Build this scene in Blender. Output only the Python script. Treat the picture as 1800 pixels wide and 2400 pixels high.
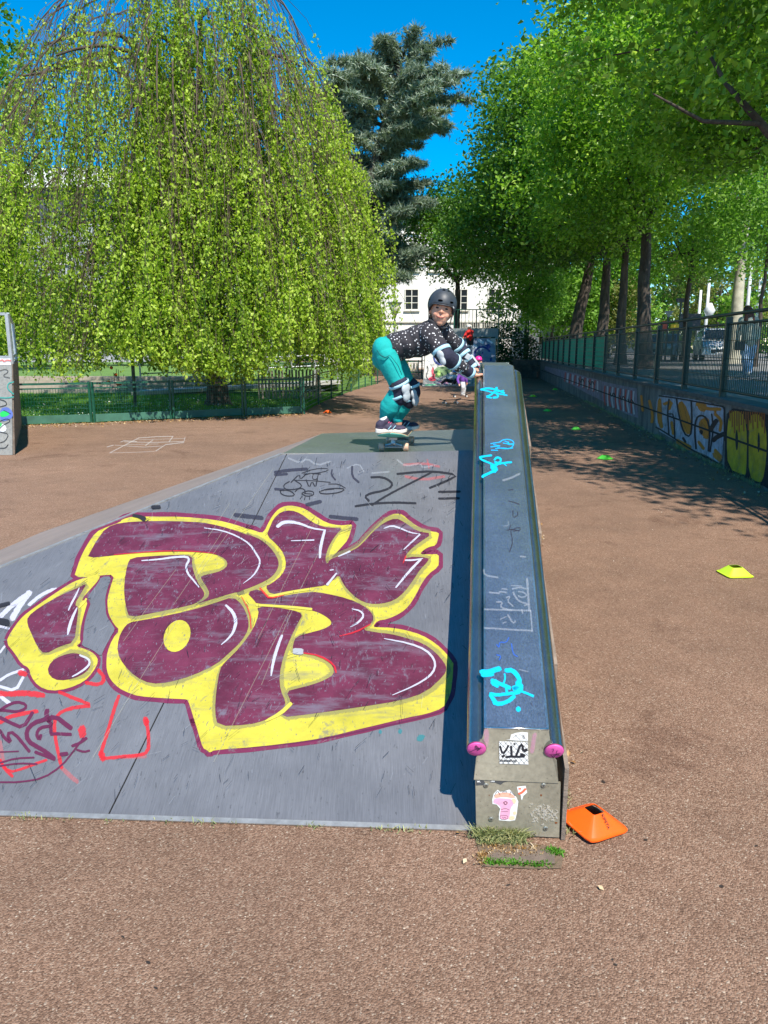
import bpy, bmesh, math, random
import numpy as np
from mathutils import Vector, Matrix, geometry, noise
R = math.radians
for o in list(bpy.data.objects): bpy.data.objects.remove(o)
scene = bpy.context.scene
COL = scene.collection

# ------------------------------------------------------------------ camera
CAMH = 1.65; PITCH = R(12.1); FPX = 1803.0
cam_d = bpy.data.cameras.new('camera'); cam = bpy.data.objects.new('camera', cam_d); COL.objects.link(cam)
cam.location = (0, 0, CAMH); cam.rotation_euler = (R(90) - PITCH, 0, 0)
cam_d.sensor_fit = 'VERTICAL'; cam_d.sensor_height = 24; cam_d.lens = 24 * FPX / 2400
cam_d.clip_start = 0.05; cam_d.clip_end = 2000
scene.camera = cam
# ------------------------------------------------------------------ light
SUNV = Vector((.26, -.66, 1.0)).normalized()
world = bpy.data.worlds.new('World'); scene.world = world; world.use_nodes = True
wn = world.node_tree; wn.nodes.clear()
sky = wn.nodes.new('ShaderNodeTexSky'); sky.sky_type = 'NISHITA'; sky.sun_disc = False
sky.sun_elevation = math.asin(SUNV.z); sky.sun_rotation = R(158)
sky.altitude = 200; sky.air_density = 0.9; sky.dust_density = 0.0; sky.ozone_density = 4.0
hs = wn.nodes.new('ShaderNodeHueSaturation'); hs.inputs['Saturation'].default_value = 1.6; hs.inputs['Value'].default_value = 1.15
hs.inputs['Hue'].default_value = .492
bg = wn.nodes.new('ShaderNodeBackground'); bg.inputs['Strength'].default_value = 0.118
wo = wn.nodes.new('ShaderNodeOutputWorld')
wn.links.new(sky.outputs[0], hs.inputs['Color']); wn.links.new(hs.outputs[0], bg.inputs[0]); wn.links.new(bg.outputs[0], wo.inputs[0])
sl = bpy.data.lights.new('sun', 'SUN'); sl.energy = 5.0; sl.angle = R(.53); sl.color = (1, .94, .85)
so = bpy.data.objects.new('sun', sl); COL.objects.link(so); so.rotation_euler = SUNV.to_track_quat('Z', 'Y').to_euler()
scene.view_settings.view_transform = 'Standard'; scene.view_settings.look = 'None'
scene.view_settings.exposure = 0.64; scene.view_settings.gamma = 1
scene.render.engine = 'CYCLES'
try:
    scene.cycles.transparent_max_bounces = 16
except Exception: pass

# ------------------------------------------------------------------ measuring helpers (photo pixel -> place)
FW = Vector((0, math.cos(PITCH), -math.sin(PITCH))); UP = Vector((0, math.sin(PITCH), math.cos(PITCH))); CP = Vector((0, 0, CAMH))
def ray(x, y): return FW + Vector((1, 0, 0)) * ((x - 900) / FPX) + UP * ((1200 - y) / FPX)
def on_z(x, y, z=0.0):
    d = ray(x, y); return CP + d * ((z - CAMH) / d.z)
def at_Y(x, y, Y):
    d = ray(x, y); return CP + d * (Y / d.y)
def on_plane(x, y, p, n):
    d = ray(x, y); return CP + d * ((p - CP).dot(n) / d.dot(n))

# ------------------------------------------------------------------ object helpers
def tag(o, label=None, cat=None, group=None, kind=None):
    if label: o['label'] = label
    if cat: o['category'] = cat
    if group: o['group'] = group
    if kind: o['kind'] = kind
    return o
def thing(name, label, cat, loc=(0, 0, 0), group=None, rz=0):
    o = bpy.data.objects.new(name, None); COL.objects.link(o); o.location = loc; o.rotation_euler = (0, 0, rz)
    o.empty_display_size = .1
    return tag(o, label, cat, group)
def link(name, me, mat=None, parent=None, smooth=False):
    o = bpy.data.objects.new(name, me); COL.objects.link(o)
    if mat: me.materials.append(mat)
    if smooth: me.shade_smooth()
    if parent is not None:
        o.parent = parent
        # geometry is given in world coordinates
        o.matrix_parent_inverse = WM(parent).inverted()
    return o
def WM(o):
    m = Matrix.LocRotScale(o.location, o.rotation_euler, o.scale)
    if o.parent: m = WM(o.parent) @ o.matrix_parent_inverse @ m
    return m
class MB:
    def __init__(s): s.v = []; s.f = []
    def add(s, vs, fs):
        b = len(s.v); s.v += [tuple(v) for v in vs]; s.f += [tuple(i + b for i in f) for f in fs]; return s
    def box(s, c, d, M=None):
        hx, hy, hz = d[0] / 2, d[1] / 2, d[2] / 2
        vs = [Vector((x * hx, y * hy, z * hz)) for x in (-1, 1) for y in (-1, 1) for z in (-1, 1)]
        if M is not None: vs = [M @ v for v in vs]
        c = Vector(c)
        return s.add([c + v for v in vs], [(0, 1, 3, 2), (4, 6, 7, 5), (0, 4, 5, 1), (2, 3, 7, 6), (0, 2, 6, 4), (1, 5, 7, 3)])
    def bar(s, a, b, w, h=None, up=(0, 0, 1)):
        a = Vector(a); b = Vector(b); h = h or w
        d = (b - a); L = d.length
        if L < 1e-6: return s
        d.normalize(); u = Vector(up)
        if abs(d.dot(u)) > .98: u = Vector((1, 0, 0))
        x = d.cross(u).normalized(); z = x.cross(d)
        M = Matrix((x, d, z)).transposed()
        return s.box((a + b) / 2, (w, L, h), M)
    def tube(s, pts, rs, n=8, cap=True):
        pts = [Vector(p) for p in pts]
        if not hasattr(rs, '__len__'): rs = [rs] * len(pts)
        b = len(s.v); N = len(pts); prev = None
        for i, p in enumerate(pts):
            t = (pts[min(i + 1, N - 1)] - pts[max(i - 1, 0)])
            t = t.normalized() if t.length > 1e-9 else Vector((0, 0, 1))
            if prev is None:
                u = Vector((0, 0, 1)) if abs(t.z) < .9 else Vector((1, 0, 0)); x = t.cross(u).normalized()
            else: x = (prev - t * prev.dot(t)).normalized()
            prev = x; y = t.cross(x)
            for k in range(n):
                a = 2 * math.pi * k / n
                s.v.append(tuple(p + (x * math.cos(a) + y * math.sin(a)) * rs[i]))
        for i in range(N - 1):
            for k in range(n):
                k2 = (k + 1) % n
                s.f.append((b + i * n + k, b + i * n + k2, b + (i + 1) * n + k2, b + (i + 1) * n + k))
        if cap:
            s.f.append(tuple(b + k for k in reversed(range(n)))); s.f.append(tuple(b + (N - 1) * n + k for k in range(n)))
        return s
    def capsule(s, a, b, ra, rb, n=12):
        a = Vector(a); b = Vector(b); d = b - a; L = d.length
        d = d.normalized() if L > 1e-6 else Vector((0, 0, 1))
        P = []; Q = []
        for k in range(5):
            t = math.pi / 2 * (1 - k / 4); P.append(a - d * ra * math.sin(t)); Q.append(max(ra * math.cos(t), .0008))
        for k in range(5):
            t = math.pi / 2 * k / 4; P.append(b + d * rb * math.sin(t)); Q.append(max(rb * math.cos(t), .0008))
        if L < 1e-6: P.pop(5); Q.pop(5)
        return s.tube(P, Q, n)
    def ell(s, c, r, M=None, n=16, m=10, z0=-1.0, z1=1.0):
        c = Vector(c); b = len(s.v)
        for i in range(m + 1):
            z = z0 + (z1 - z0) * i / m if (z0 > -1 or z1 < 1) else -math.cos(math.pi * i / m)
            q = math.sqrt(max(0, 1 - z * z)); q = max(q, .004)
            for k in range(n):
                a = 2 * math.pi * k / n
                v = Vector((r[0] * q * math.cos(a), r[1] * q * math.sin(a), r[2] * z))
                if M is not None: v = M @ v
                s.v.append(tuple(c + v))
        for i in range(m):
            for k in range(n):
                k2 = (k + 1) % n
                s.f.append((b + i * n + k, b + i * n + k2, b + (i + 1) * n + k2, b + (i + 1) * n + k))
        s.f.append(tuple(b + k for k in reversed(range(n)))); s.f.append(tuple(b + m * n + k for k in range(n)))
        return s
    def prism(s, poly, ext):
        """poly: list of 3D points in a plane, ext: extrusion vector"""
        ext = Vector(ext); n = len(poly); P = [Vector(p) for p in poly]
        tris = geometry.tessellate_polygon([P])
        vs = P + [p + ext for p in P]
        fs = [tuple(t) for t in tris] + [tuple(i + n for i in reversed(t)) for t in tris]
        fs += [(i, (i + 1) % n, (i + 1) % n + n, i + n) for i in range(n)]
        return s.add(vs, fs)
    def quad(s, a, b, c, d): return s.add([a, b, c, d], [(0, 1, 2, 3)])
    def build(s, name, mat, parent=None, smooth=False, recalc=True):
        me = bpy.data.meshes.new(name); me.from_pydata(s.v, [], s.f)
        if recalc:
            bm = bmesh.new(); bm.from_mesh(me); bmesh.ops.recalc_face_normals(bm, faces=bm.faces); bm.to_mesh(me); bm.free()
        return link(name, me, mat, parent, smooth)
def bevel(o, w=.004, seg=2, angle=35):
    m = o.modifiers.new('bevel', 'BEVEL'); m.width = w; m.segments = seg; m.limit_method = 'ANGLE'; m.angle_limit = R(angle)
    o.data.shade_smooth()
    w2 = o.modifiers.new('wn', 'WEIGHTED_NORMAL'); w2.keep_sharp = False
    return o
def dup(root, loc, rz=None, label=None):
    r = root.copy(); COL.objects.link(r); r.location = loc
    if rz is not None: r.rotation_euler = (0, 0, rz)
    if label: r['label'] = label
    for ch in list(root.children):
        c = ch.copy(); COL.objects.link(c); c.parent = r
        for g in list(ch.children):
            d = g.copy(); COL.objects.link(d); d.parent = c
    return r
def bulk(name, V, F, mat, parent=None, attr=None):
    """fast mesh from numpy: V (n,3), F (m,k)"""
    me = bpy.data.meshes.new(name); V = np.asarray(V, np.float32); F = np.asarray(F, np.int32); m, k = F.shape
    me.vertices.add(len(V)); me.vertices.foreach_set('co', V.ravel())
    me.loops.add(m * k); me.loops.foreach_set('vertex_index', F.ravel())
    me.polygons.add(m); me.polygons.foreach_set('loop_start', np.arange(0, m * k, k, dtype=np.int32))
    if attr is not None:
        a = me.attributes.new('rnd', 'FLOAT', 'FACE'); a.data.foreach_set('value', np.asarray(attr, np.float32))
    me.update(calc_edges=True)
    return link(name, me, mat, parent)

# ------------------------------------------------------------------ material helpers
class NT:
    def __init__(s, name):
        s.m = bpy.data.materials.new(name); s.m.use_nodes = True; s.t = s.m.node_tree
        s.p = s.t.nodes['Principled BSDF']; s.out = s.t.nodes['Material Output']; s._co = None
    def n(s, typ, **kw):
        nd = s.t.nodes.new(typ)
        for k, v in kw.items():
            if k.startswith('_'): setattr(nd, k[1:], v)
            else: nd.inputs[k.replace('__', ' ')].default_value = v
        return nd
    def l(s, a, b): s.t.links.new(a, b)
    @property
    def co(s):
        if s._co is None: s._co = s.t.nodes.new('ShaderNodeTexCoord').outputs['Object']
        return s._co
    def noise(s, scale, detail=4, rough=.6, vec=None, dist=0):
        nd = s.n('ShaderNodeTexNoise', Scale=scale, Detail=detail, Roughness=rough, Distortion=dist)
        s.l(vec or s.co, nd.inputs['Vector']); return nd.outputs['Fac']
    def stretch(s, sc, rot=(0, 0, 0)):
        mp = s.n('ShaderNodeMapping'); mp.inputs['Scale'].default_value = sc; mp.inputs['Rotation'].default_value = rot
        s.l(s.co, mp.inputs[0]); return mp.outputs[0]
    def ramp(s, fac, stops, interp='LINEAR'):
        nd = s.t.nodes.new('ShaderNodeValToRGB'); cr = nd.color_ramp; cr.interpolation = interp
        while len(cr.elements) < len(stops): cr.elements.new(.5)
        for e, (p, c) in zip(cr.elements, stops):
            e.position = p; e.color = (c if hasattr(c, '__len__') else (c, c, c)) + (1,) if not hasattr(c, '__len__') or len(c) == 3 else c
        s.l(fac, nd.inputs[0]); return nd.outputs[0]
    def mix(s, f, a, b, typ='MIX'):
        nd = s.t.nodes.new('ShaderNodeMix'); nd.data_type = 'RGBA'; nd.blend_type = typ
        for sock, v in ((nd.inputs[0], f), (nd.inputs[6], a), (nd.inputs[7], b)):
            if hasattr(v, 'is_output'): s.l(v, sock)
            elif hasattr(v, '__len__'): sock.default_value = tuple(v) + (1,)
            else: sock.default_value = v
        return nd.outputs[2]
    def math(s, op, a, b=0.0, clamp=False):
        nd = s.t.nodes.new('ShaderNodeMath'); nd.operation = op; nd.use_clamp = clamp
        for sock, v in ((nd.inputs[0], a), (nd.inputs[1], b)):
            if hasattr(v, 'is_output'): s.l(v, sock)
            else: sock.default_value = v
        return nd.outputs[0]
    def bump(s, h, strength=.3, dist=.01):
        nd = s.n('ShaderNodeBump', Strength=strength, Distance=dist); s.l(h, nd.inputs['Height']); s.l(nd.outputs[0], s.p.inputs['Normal'])
    def col(s, c):
        if hasattr(c, 'is_output'): s.l(c, s.p.inputs['Base Color'])
        else: s.p.inputs['Base Color'].default_value = tuple(c) + (1,)
    def set(s, **kw):
        for k, v in kw.items():
            k = k.replace('__', ' ')
            if hasattr(v, 'is_output'): s.l(v, s.p.inputs[k])
            else: s.p.inputs[k].default_value = v
def simple(name, c, rough=.6, metal=0, var=.15, scale=8, bump=0.0, bscale=60):
    t = NT(name); a = tuple(x * (1 - var) for x in c); b = tuple(min(1, x * (1 + var)) for x in c)
    t.col(t.ramp(t.noise(scale), [(.3, a), (.7, b)])); t.set(Roughness=rough, Metallic=metal)
    if bump: t.bump(t.noise(bscale, 3), bump, .01)
    return t.m
def leafmat(name, stops, trans=.35, rough=.5):
    t = NT(name)
    at = t.t.nodes.new('ShaderNodeAttribute'); at.attribute_name = 'rnd'
    c = t.ramp(at.outputs['Fac'], stops); t.col(c); t.set(Roughness=rough); t.p.inputs['Specular IOR Level'].default_value = .35
    tr = t.t.nodes.new('ShaderNodeBsdfTranslucent'); c2 = t.mix(.5, c, (.9, 1, .25), 'MULTIPLY'); c3 = t.mix(1, c2, (1.5, 1.6, 1.2), 'MULTIPLY'); t.l(c3, tr.inputs[0])
    ms = t.n('ShaderNodeMixShader', Fac=trans); t.l(t.p.outputs[0], ms.inputs[1]); t.l(tr.outputs[0], ms.inputs[2]); t.l(ms.outputs[0], t.out.inputs[0])
    return t.m
# ------------------------------------------------------------------ ground
def asphalt():
    t = NT('red_asphalt')
    v = t.n('ShaderNodeTexVoronoi', Scale=190.0); t.l(t.co, v.inputs['Vector'])
    sp = t.ramp(v.outputs['Color'], [(.0, (.118, .068, .044)), (.45, (.225, .135, .090)), (.7, (.30, .19, .132)), (.86, (.33, .235, .17)), (1, (.56, .48, .38))])
    big = t.ramp(t.noise(.35, 6, .65), [(.3, (.76, .74, .72)), (.7, (1.16, 1.12, 1.08))])
    mid = t.ramp(t.noise(3.5, 6, .65), [(.3, (.88, .88, .88)), (.7, (1.08, 1.08, 1.08))])
    st = t.ramp(t.noise(1.1, 7, .75, dist=.6), [(.56, (1, 1, 1)), (.64, (.74, .71, .70))])
    c = t.mix(1, t.mix(1, t.mix(1, sp, big, 'MULTIPLY'), mid, 'MULTIPLY'), st, 'MULTIPLY')
    t.col(c); t.set(Roughness=.9); t.p.inputs['Specular IOR Level'].default_value = .25
    h = t.math('ADD', t.noise(230, 3), t.math('MULTIPLY', v.outputs['Distance'], -1.2)); t.bump(h, .75, .005)
    return t.m
def grass_ground():
    t = NT('lawn_soil'); t.col(t.mix(.5, t.ramp(t.noise(1.2, 5), [(.3, (.08, .18, .03)), (.7, (.15, .28, .05))]), t.ramp(t.noise(30, 4), [(.3, (.05, .12, .02)), (.7, (.18, .30, .07))])))
    t.set(Roughness=.9); t.bump(t.noise(60, 4), .8, .03); return t.m
def plaza_mat():
    t = NT('pale_asphalt'); t.col(t.mix(.5, t.ramp(t.noise(.7, 5), [(.3, (.16, .155, .15)), (.7, (.27, .26, .25))]), t.ramp(t.noise(60, 3), [(.3, (.12, .12, .12)), (.7, (.34, .33, .32))])))
    t.set(Roughness=.85); t.bump(t.noise(90), .3, .005); return t.m
M = {}
M['asphalt'] = asphalt(); M['lawn'] = grass_ground(); M['plaza'] = plaza_mat()
WS = .118
def wallX(Y): return 3.45 + WS * Y
PLZ = .94
g = MB(); g.quad((-300, -60, 0), (300, -60, 0), (300, 900, 0), (-300, 900, 0)); o = g.build('ground', M['asphalt']); tag(o, kind='structure')
# lawn on the left, up to the fence line
FENCE = [on_z(46, 997), on_z(219, 991), on_z(405, 983), on_z(573, 975), on_z(710, 970)]
FCURVE = [on_z(710, 970), on_z(747, 949), on_z(777, 935), on_z(802, 926), on_z(823, 918), on_z(841, 912), on_z(856, 907), on_z(871, 903), on_z(885, 900)]
FCURVE = [Vector((p.x, p.y, 0)) for p in FCURVE]
lf = [(-60, 12, .004), (-9.5, 15.6, .004)] + [(p.x - .02, p.y + .06, .004) for p in FENCE[:-1]] + [(p.x - .06, p.y + .05, .004) for p in FCURVE] + [(-.6, 46, .004), (-60, 46, .004)]
g = MB(); tris = geometry.tessellate_polygon([[Vector(p) for p in lf]]); g.add(lf, tris); o = g.build('lawn', M['lawn']); tag(o, kind='structure')
# upper plaza behind the retaining wall
g = MB(); pts = [(wallX(2) + .3, 2), (90, 2), (90, 140), (wallX(46) + .3, 140), (wallX(46) + .3, 46)]
g.prism([Vector((x, y, -.2)) for x, y in pts], (0, 0, PLZ - .03 + .2)); o = g.build('plaza', M['plaza']); tag(o, kind='structure')
# soil patch at the foot of the ledge and litter edges
def flatpoly(name, px, z, mat):
    P = [on_z(x, y, z) for x, y in px]; g = MB(); g.add(P, geometry.tessellate_polygon([P])); return g.build(name, mat)
M['soil'] = simple('dry_soil', (.16, .11, .07), .95, 0, .35, 40, .6, 180)
M['concrete_dark'] = simple('old_concrete', (.15, .112, .085), .9, 0, .25, 25, .4, 120)
o = flatpoly('soil_patch', [(1112, 1950), (1322, 1990), (1316, 2035), (1240, 2036), (1130, 2030)], .004, M['soil']); tag(o, kind='structure')
o = flatpoly('concrete_patch', [(1150, 1990), (1300, 1992), (1300, 2024), (1150, 2020)], .008, M['concrete_dark']); tag(o, kind='structure')

# ------------------------------------------------------------------ materials for ramp
def sheet_metal(name, base, rough=.38, metal=.75, scratch=.5, sc=(30, 1.2, 1.2), rotz=0.0, blotch=(.85, 1.12), nc=(.82, 1.12)):
    t = NT(name)
    n1 = t.noise(2.2, 6, .65); n2 = t.noise(14, 4, .6, vec=t.stretch(sc, (0, 0, rotz)))
    vor = t.noise(95, 2, .5, vec=t.stretch((1, .12, 1), (0, 0, .6))); 
    c = t.mix(1, t.ramp(n1, [(.3, tuple(x * blotch[0] for x in base)), (.7, tuple(x * blotch[1] for x in base))]),
              t.ramp(n2, [(.3, nc[0]), (.7, nc[1])]), 'MULTIPLY')
    c = t.mix(scratch, c, t.ramp(vor, [(.27, .25), (.33, 1), (.72, 1), (.78, 1.5)]), 'MULTIPLY')
    t.col(c); t.set(Metallic=metal, Roughness=t.math('ADD', t.math('MULTIPLY', n1, .25), rough - .12))
    t.bump(t.math('ADD', t.noise(1.6, 2), t.math('MULTIPLY', n2, .03 if 'ramp' in name or 'cover' in name else .10)), .16, .05)
    return t.m
M['bank'] = sheet_metal('worn_ramp_sheet', (.25, .245, .25), .32, .5, .45, (22, .8, 1))
M['plat'] = sheet_metal('worn_platform_sheet', (.19, .215, .19), .38, .5, .4, (3, 3, 1))
M['steel'] = sheet_metal('polished_steel', (.55, .53, .53), .18, .9, .3, (22, .35, 22), .11, (.75, 1.25), (.55, 1.35))  # lengthwise streaks in the base colour stand in for uneven sky reflections
M['tube'] = sheet_metal('steel_tube', (.46, .45, .41), .16, .95, .3, (40, .5, 40), .11, (.75, 1.2), (.6, 1.25))
M['cover'] = sheet_metal('dull_steel_cover', (.35, .315, .235), .5, .35, .6, (4, 4, 4), 0, (.65, 1.2))
def paint(name, c, wear=.5, rough=.55, var=.12, under=(.12, .12, .125), wscale=18):
    t = NT(name)
    n1 = t.noise(5, 5, .7); c1 = t.ramp(n1, [(.3, tuple(x * (1 - var) for x in c)), (.7, tuple(min(1, x * (1 + var)) for x in c))])
    w = t.noise(wscale, 9, .78, vec=t.stretch((1, .35, 1), (0, 0, .5)), dist=.4)
    w2 = t.noise(120, 2, .5, vec=t.stretch((1, .10, 1), (0, 0, -.5)))
    w3 = t.noise(7, 7, .72, vec=t.stretch((.35, 1.6, 1), (0, 0, .15)))
    m = t.math('MAXIMUM', t.math('MAXIMUM', t.ramp(w, [(.58 - wear * .02, 0.0), (.66, .7)]), t.ramp(w2, [(.66, 0.0), (.70, .7)])), t.ramp(w3, [(.50 + (1 - wear) * .12, 0.0), (.66 + (1 - wear) * .12, wear * .8)]))
    t.col(t.mix(m, c1, under)); t.set(Roughness=rough); t.p.inputs['Specular IOR Level'].default_value = .35
    return t.m
M['yel'] = paint('yellow_spray_paint', (.44, .39, .042), .75, var=.2)
M['plum'] = paint('plum_spray_paint', (.105, .020, .043), .8, .42, .4, (.15, .15, .19))
M['plum_line'] = paint('plum_outline_paint', (.14, .018, .055), .3)
M['white_p'] = paint('white_spray_paint', (.72, .70, .76), .4)
M['olive'] = paint('olive_paint', (.30, .33, .08), .3)
def spray(name, c, hard=.5, grain=160, rough=.6, op=1.0):
    """paint that thins out towards the edge of the stroke (attribute 'al' = coverage)"""
    t = NT(name); at = t.t.nodes.new('ShaderNodeAttribute'); at.attribute_name = 'al'
    n = t.noise(grain, 3, .7); n2 = t.noise(28, 7, .75)
    k = t.math('ADD', t.math('MULTIPLY', at.outputs['Fac'], 1.6), t.math('MULTIPLY', t.math('SUBTRACT', n, .5), 1.3)); 
    k = t.math('ADD', k, t.math('MULTIPLY', t.math('SUBTRACT', n2, .5), hard))
    a = t.math('MULTIPLY', t.ramp(k, [(.35, 0.0), (.75, 1.0)]), op)
    t.col(c); t.set(Roughness=rough); t.p.inputs['Specular IOR Level'].default_value = .3
    tr = t.t.nodes.new('ShaderNodeBsdfTransparent'); ms = t.t.nodes.new('ShaderNodeMixShader')
    t.l(a, ms.inputs[0]); t.l(tr.outputs[0], ms.inputs[1]); t.l(t.p.outputs[0], ms.inputs[2]); t.l(ms.outputs[0], t.out.inputs[0]); return t.m
M['s_cyan'] = spray('cyan_spray', (.0, .40, .64), 1.8)
M['s_white'] = spray('white_spray_line', (.44, .44, .52), 2.0, op=.9)
M['s_black'] = spray('black_marker', (.02, .02, .025), 1.8, 120, op=.92)
M['s_blackfaint'] = spray('faded_black_marker', (.03, .03, .05), 1.3, 110, op=.65)
M['s_red'] = spray('red_spray', (.60, .02, .03), 2.4, op=.65)
M['s_redf'] = spray('faint_red_spray', (.7, .12, .12), 1.2, op=.25)
M['s_plum'] = spray('plum_marker', (.10, .015, .05), 2.2, op=.92)
M['s_pale'] = spray('pale_scratch', (.55, .58, .62), 1.6, op=.18)
M['s_yelf'] = spray('faded_yellow_streak', (.45, .42, .3), 1.2, op=.22)
M['s_blue'] = spray('blue_marker', (.02, .10, .45), .8, op=.8)
M['s_teal'] = spray('teal_spots', (.03, .22, .25), .6, op=.6)
M['s_chalk'] = spray('white_chalk', (.8, .76, .72), 1.2, 90, op=.3)
M['s_pink'] = spray('faint_pink_overspray', (.75, .3, .5), .8, op=.3)

FINE = {'cap_scuff', 'sticker_hatch', 'sticker_print', 'torn_sticker_print', 'sticker_lines', 'glue_residue', 'rust_spot', 'scratch', 'dried_streak', 'side_tag', 'faded_streak', 'chalk_line', 'wall_drips', 'wall_scrawl'}
def smooth_pts(P, k=2, closed=False):
    for _ in range(k):
        Q = []; n = len(P)
        rng = range(n) if closed else range(n - 1)
        if not closed: Q.append(P[0])
        for i in rng:
            a = P[i]; b = P[(i + 1) % n]
            Q.append((a[0] * .75 + b[0] * .25, a[1] * .75 + b[1] * .25)); Q.append((a[0] * .25 + b[0] * .75, a[1] * .25 + b[1] * .75))
        if not closed: Q.append(P[-1])
        P = Q
    return P
def fill(name, polys, mp, lift, mat, parent, k=1, label=None):
    if len(polys) > 1:
        return [fill(name, [P], mp, lift + i * .00002, mat, parent, k, label) for i, P in enumerate(polys)]
    g = MB()
    for P in polys:
        P = smooth_pts(P, k, True) if k else P
        Q = [mp(x, y, lift) for x, y in P]
        fl = [Vector((x, -y, 0)) for x, y in P]
        g.add(Q, geometry.tessellate_polygon([fl]))
    o = g.build(name, mat, parent); 
    if label: o['label'] = label
    return o
def strokes(name, lines, mp, lift, mat, parent, soft=.45, sub=3, label=None, k=1):
    """lines: list of (pts, width in px [or list]); ribbons with coverage attribute"""
    if 1 < len(lines) <= 16 and name not in FINE:
        return [strokes(name, [ln], mp, lift + i * .00004, mat, parent, soft, sub, label, k) for i, ln in enumerate(lines)]
    V = []; F = []; A = []
    for li, (P, w) in enumerate(lines):
        if k: P = smooth_pts(P, k)
        n = len(P); ws = w if hasattr(w, '__len__') else [w] * n
        if len(ws) != n: ws = list(np.interp(np.linspace(0, 1, n), np.linspace(0, 1, len(ws)), ws))
        b = len(V)
        # end caps: extend
        pp = [Vector((p[0], p[1])) for p in P]
        T = []
        for i in range(n):
            t = pp[min(i + 1, n - 1)] - pp[max(i - 1, 0)]; T.append(t.normalized() if t.length > 0 else Vector((1, 0)))
        ext = [pp[0] - T[0] * ws[0] * .45] + pp + [pp[-1] + T[-1] * ws[-1] * .45]
        TT = [T[0]] + T + [T[-1]]; W = [ws[0] * .6] + list(ws) + [ws[-1] * .6]
        for i, p in enumerate(ext):
            nn = Vector((-TT[i].y, TT[i].x)); e = 0 if i in (0, len(ext) - 1) else 1
            for s, a in ((-1, 0), (-soft, 1), (soft, 1), (1, 0)):
                q = p + nn * (W[i] * .5 * s); V.append(tuple(mp(q.x, q.y, lift + li * .00004))); A.append(a * e)
        for i in range(len(ext) - 1):
            for j in range(3):
                F.append((b + i * 4 + j, b + i * 4 + j + 1, b + i * 4 + j + 5, b + i * 4 + j + 4))
    me = bpy.data.meshes.new(name); me.from_pydata(V, [], F)
    a = me.attributes.new('al', 'FLOAT', 'POINT'); a.data.foreach_set('value', A)
    o = link(name, me, mat, parent)
    if len(lines) > 1: o['kind'] = 'stuff'
    if label: o['label'] = label
    return o
# ------------------------------------------------------------------ skate ramp (bank + platform)
PH = .941
P_FL = Vector((-.695, 5.195, PH)); P_FR = Vector((.62, 5.195, PH)); P_BL = Vector((-.52, 6.45, PH)); P_BR = Vector((.80, 6.80, PH))
G_FL = Vector((-3.56, 2.60, .006)); G_FR = Vector((.335, 2.395, .006)); G_BL = Vector((-3.12, 6.75, .004))
BN = (P_FL - G_FL).cross(G_FR - G_FL).normalized()
if BN.z < 0: BN = -BN
# keep the bank exactly planar: top edge on the plane through bottom edge
BP = G_FR.copy(); BD = (P_FL - G_FR)
def bank_z(x, y): return BP.z - (BN.x * (x - BP.x) + BN.y * (y - BP.y)) / BN.z
def bankmap(x, y, lift=0.0): return on_plane(x, y, BP, BN) + BN * lift
def bank_pt(x, y): return Vector((x, y, bank_z(x, y)))
ramp = thing('skate_ramp', 'low grey metal skate ramp with sloped sides, sprayed with big plum and yellow letters', 'skate ramp', (-.5, 4.5, 0))
seam_b = bankmap(255, 1908); seam_t = bankmap(661, 1063); 
def bank_edge_y(x0):  # bottom edge y at x
    t = (x0 - G_FL.x) / (G_FR.x - G_FL.x); return G_FL.y + t * (G_FR.y - G_FL.y)
TY = 5.195
# panel polygons with thickness
tl = bank_pt(P_FL.x, TY); 
sb = bank_pt(-.99, bank_edge_y(-.99)); st_ = bank_pt(-.660, TY - .005)
gap = Vector((.003, 0, 0))
def panel(P, name='bank_panel', mat=None, th=.008):
    g = MB(); g.prism(P, BN * -th); return g.build(name, mat or M['bank'], ramp)
panel([bank_pt(G_FL.x, G_FL.y), sb - gap, st_ - gap, tl])
panel([sb + gap, bank_pt(.33, bank_edge_y(.33)), bank_pt(.645, TY), st_ + gap])
g = MB(); zt = [tl, bank_pt(.645, TY)]
pf = [Vector((P_FL.x, TY + .006, PH)), Vector((.645, TY + .006, PH + .02 * 0)), P_BR, P_BL]
g.prism([p + Vector((0, 0, .0)) for p in pf], (0, 0, -.008)); g.build('platform_sheet', M['plat'], ramp)
g = MB(); g.prism([Vector((P_FL.x - .006, TY, PH - .003)), P_BL + Vector((-.006, 0, -.003)), G_BL, bank_pt(G_FL.x, G_FL.y) + Vector((-.004, .02, 0))], (0, 0, -.006))
M['side'] = sheet_metal('weathered_side_sheet', (.25, .20, .175), .75, .05, .5, (3, 30, 3), .1)
g.build('side_bank_panel', M['side'], ramp)
g = MB(); g.prism([P_BL + Vector((0, .006, -.003)), P_BR + Vector((0, .006, -.003)), Vector((1.25, 9.6, .004)), Vector((-.9, 9.6, .004)), G_BL + Vector((0, .03, 0))], (0, 0, -.006)); g.build('rear_bank_panel', M['bank'], ramp)
# hip trim strips (thin metal angle along the edges)
M['trim'] = simple('bright_metal_edge', (.48, .46, .42), .4, .7, .2, 30)
g = MB(); g.bar(bank_pt(G_FL.x, G_FL.y) + Vector((0, .01, .005)), tl + Vector((0, 0, .003)), .016, .004, BN); g.build('edge_strip', M['trim'], ramp)
g = MB(); g.bar(Vector((P_FL.x, TY, PH + .002)), Vector((.64, TY, PH + .002)), .012, .005); g.build('edge_strip', M['trim'], ramp)
g = MB(); g.bar(bank_pt(-3.5, bank_edge_y(-3.5)) + Vector((0, -.004, .002)), bank_pt(.33, bank_edge_y(.33)) + Vector((0, -.004, .002)), .02, .006, BN); g.build('toe_strip', M['trim'], ramp)
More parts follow.
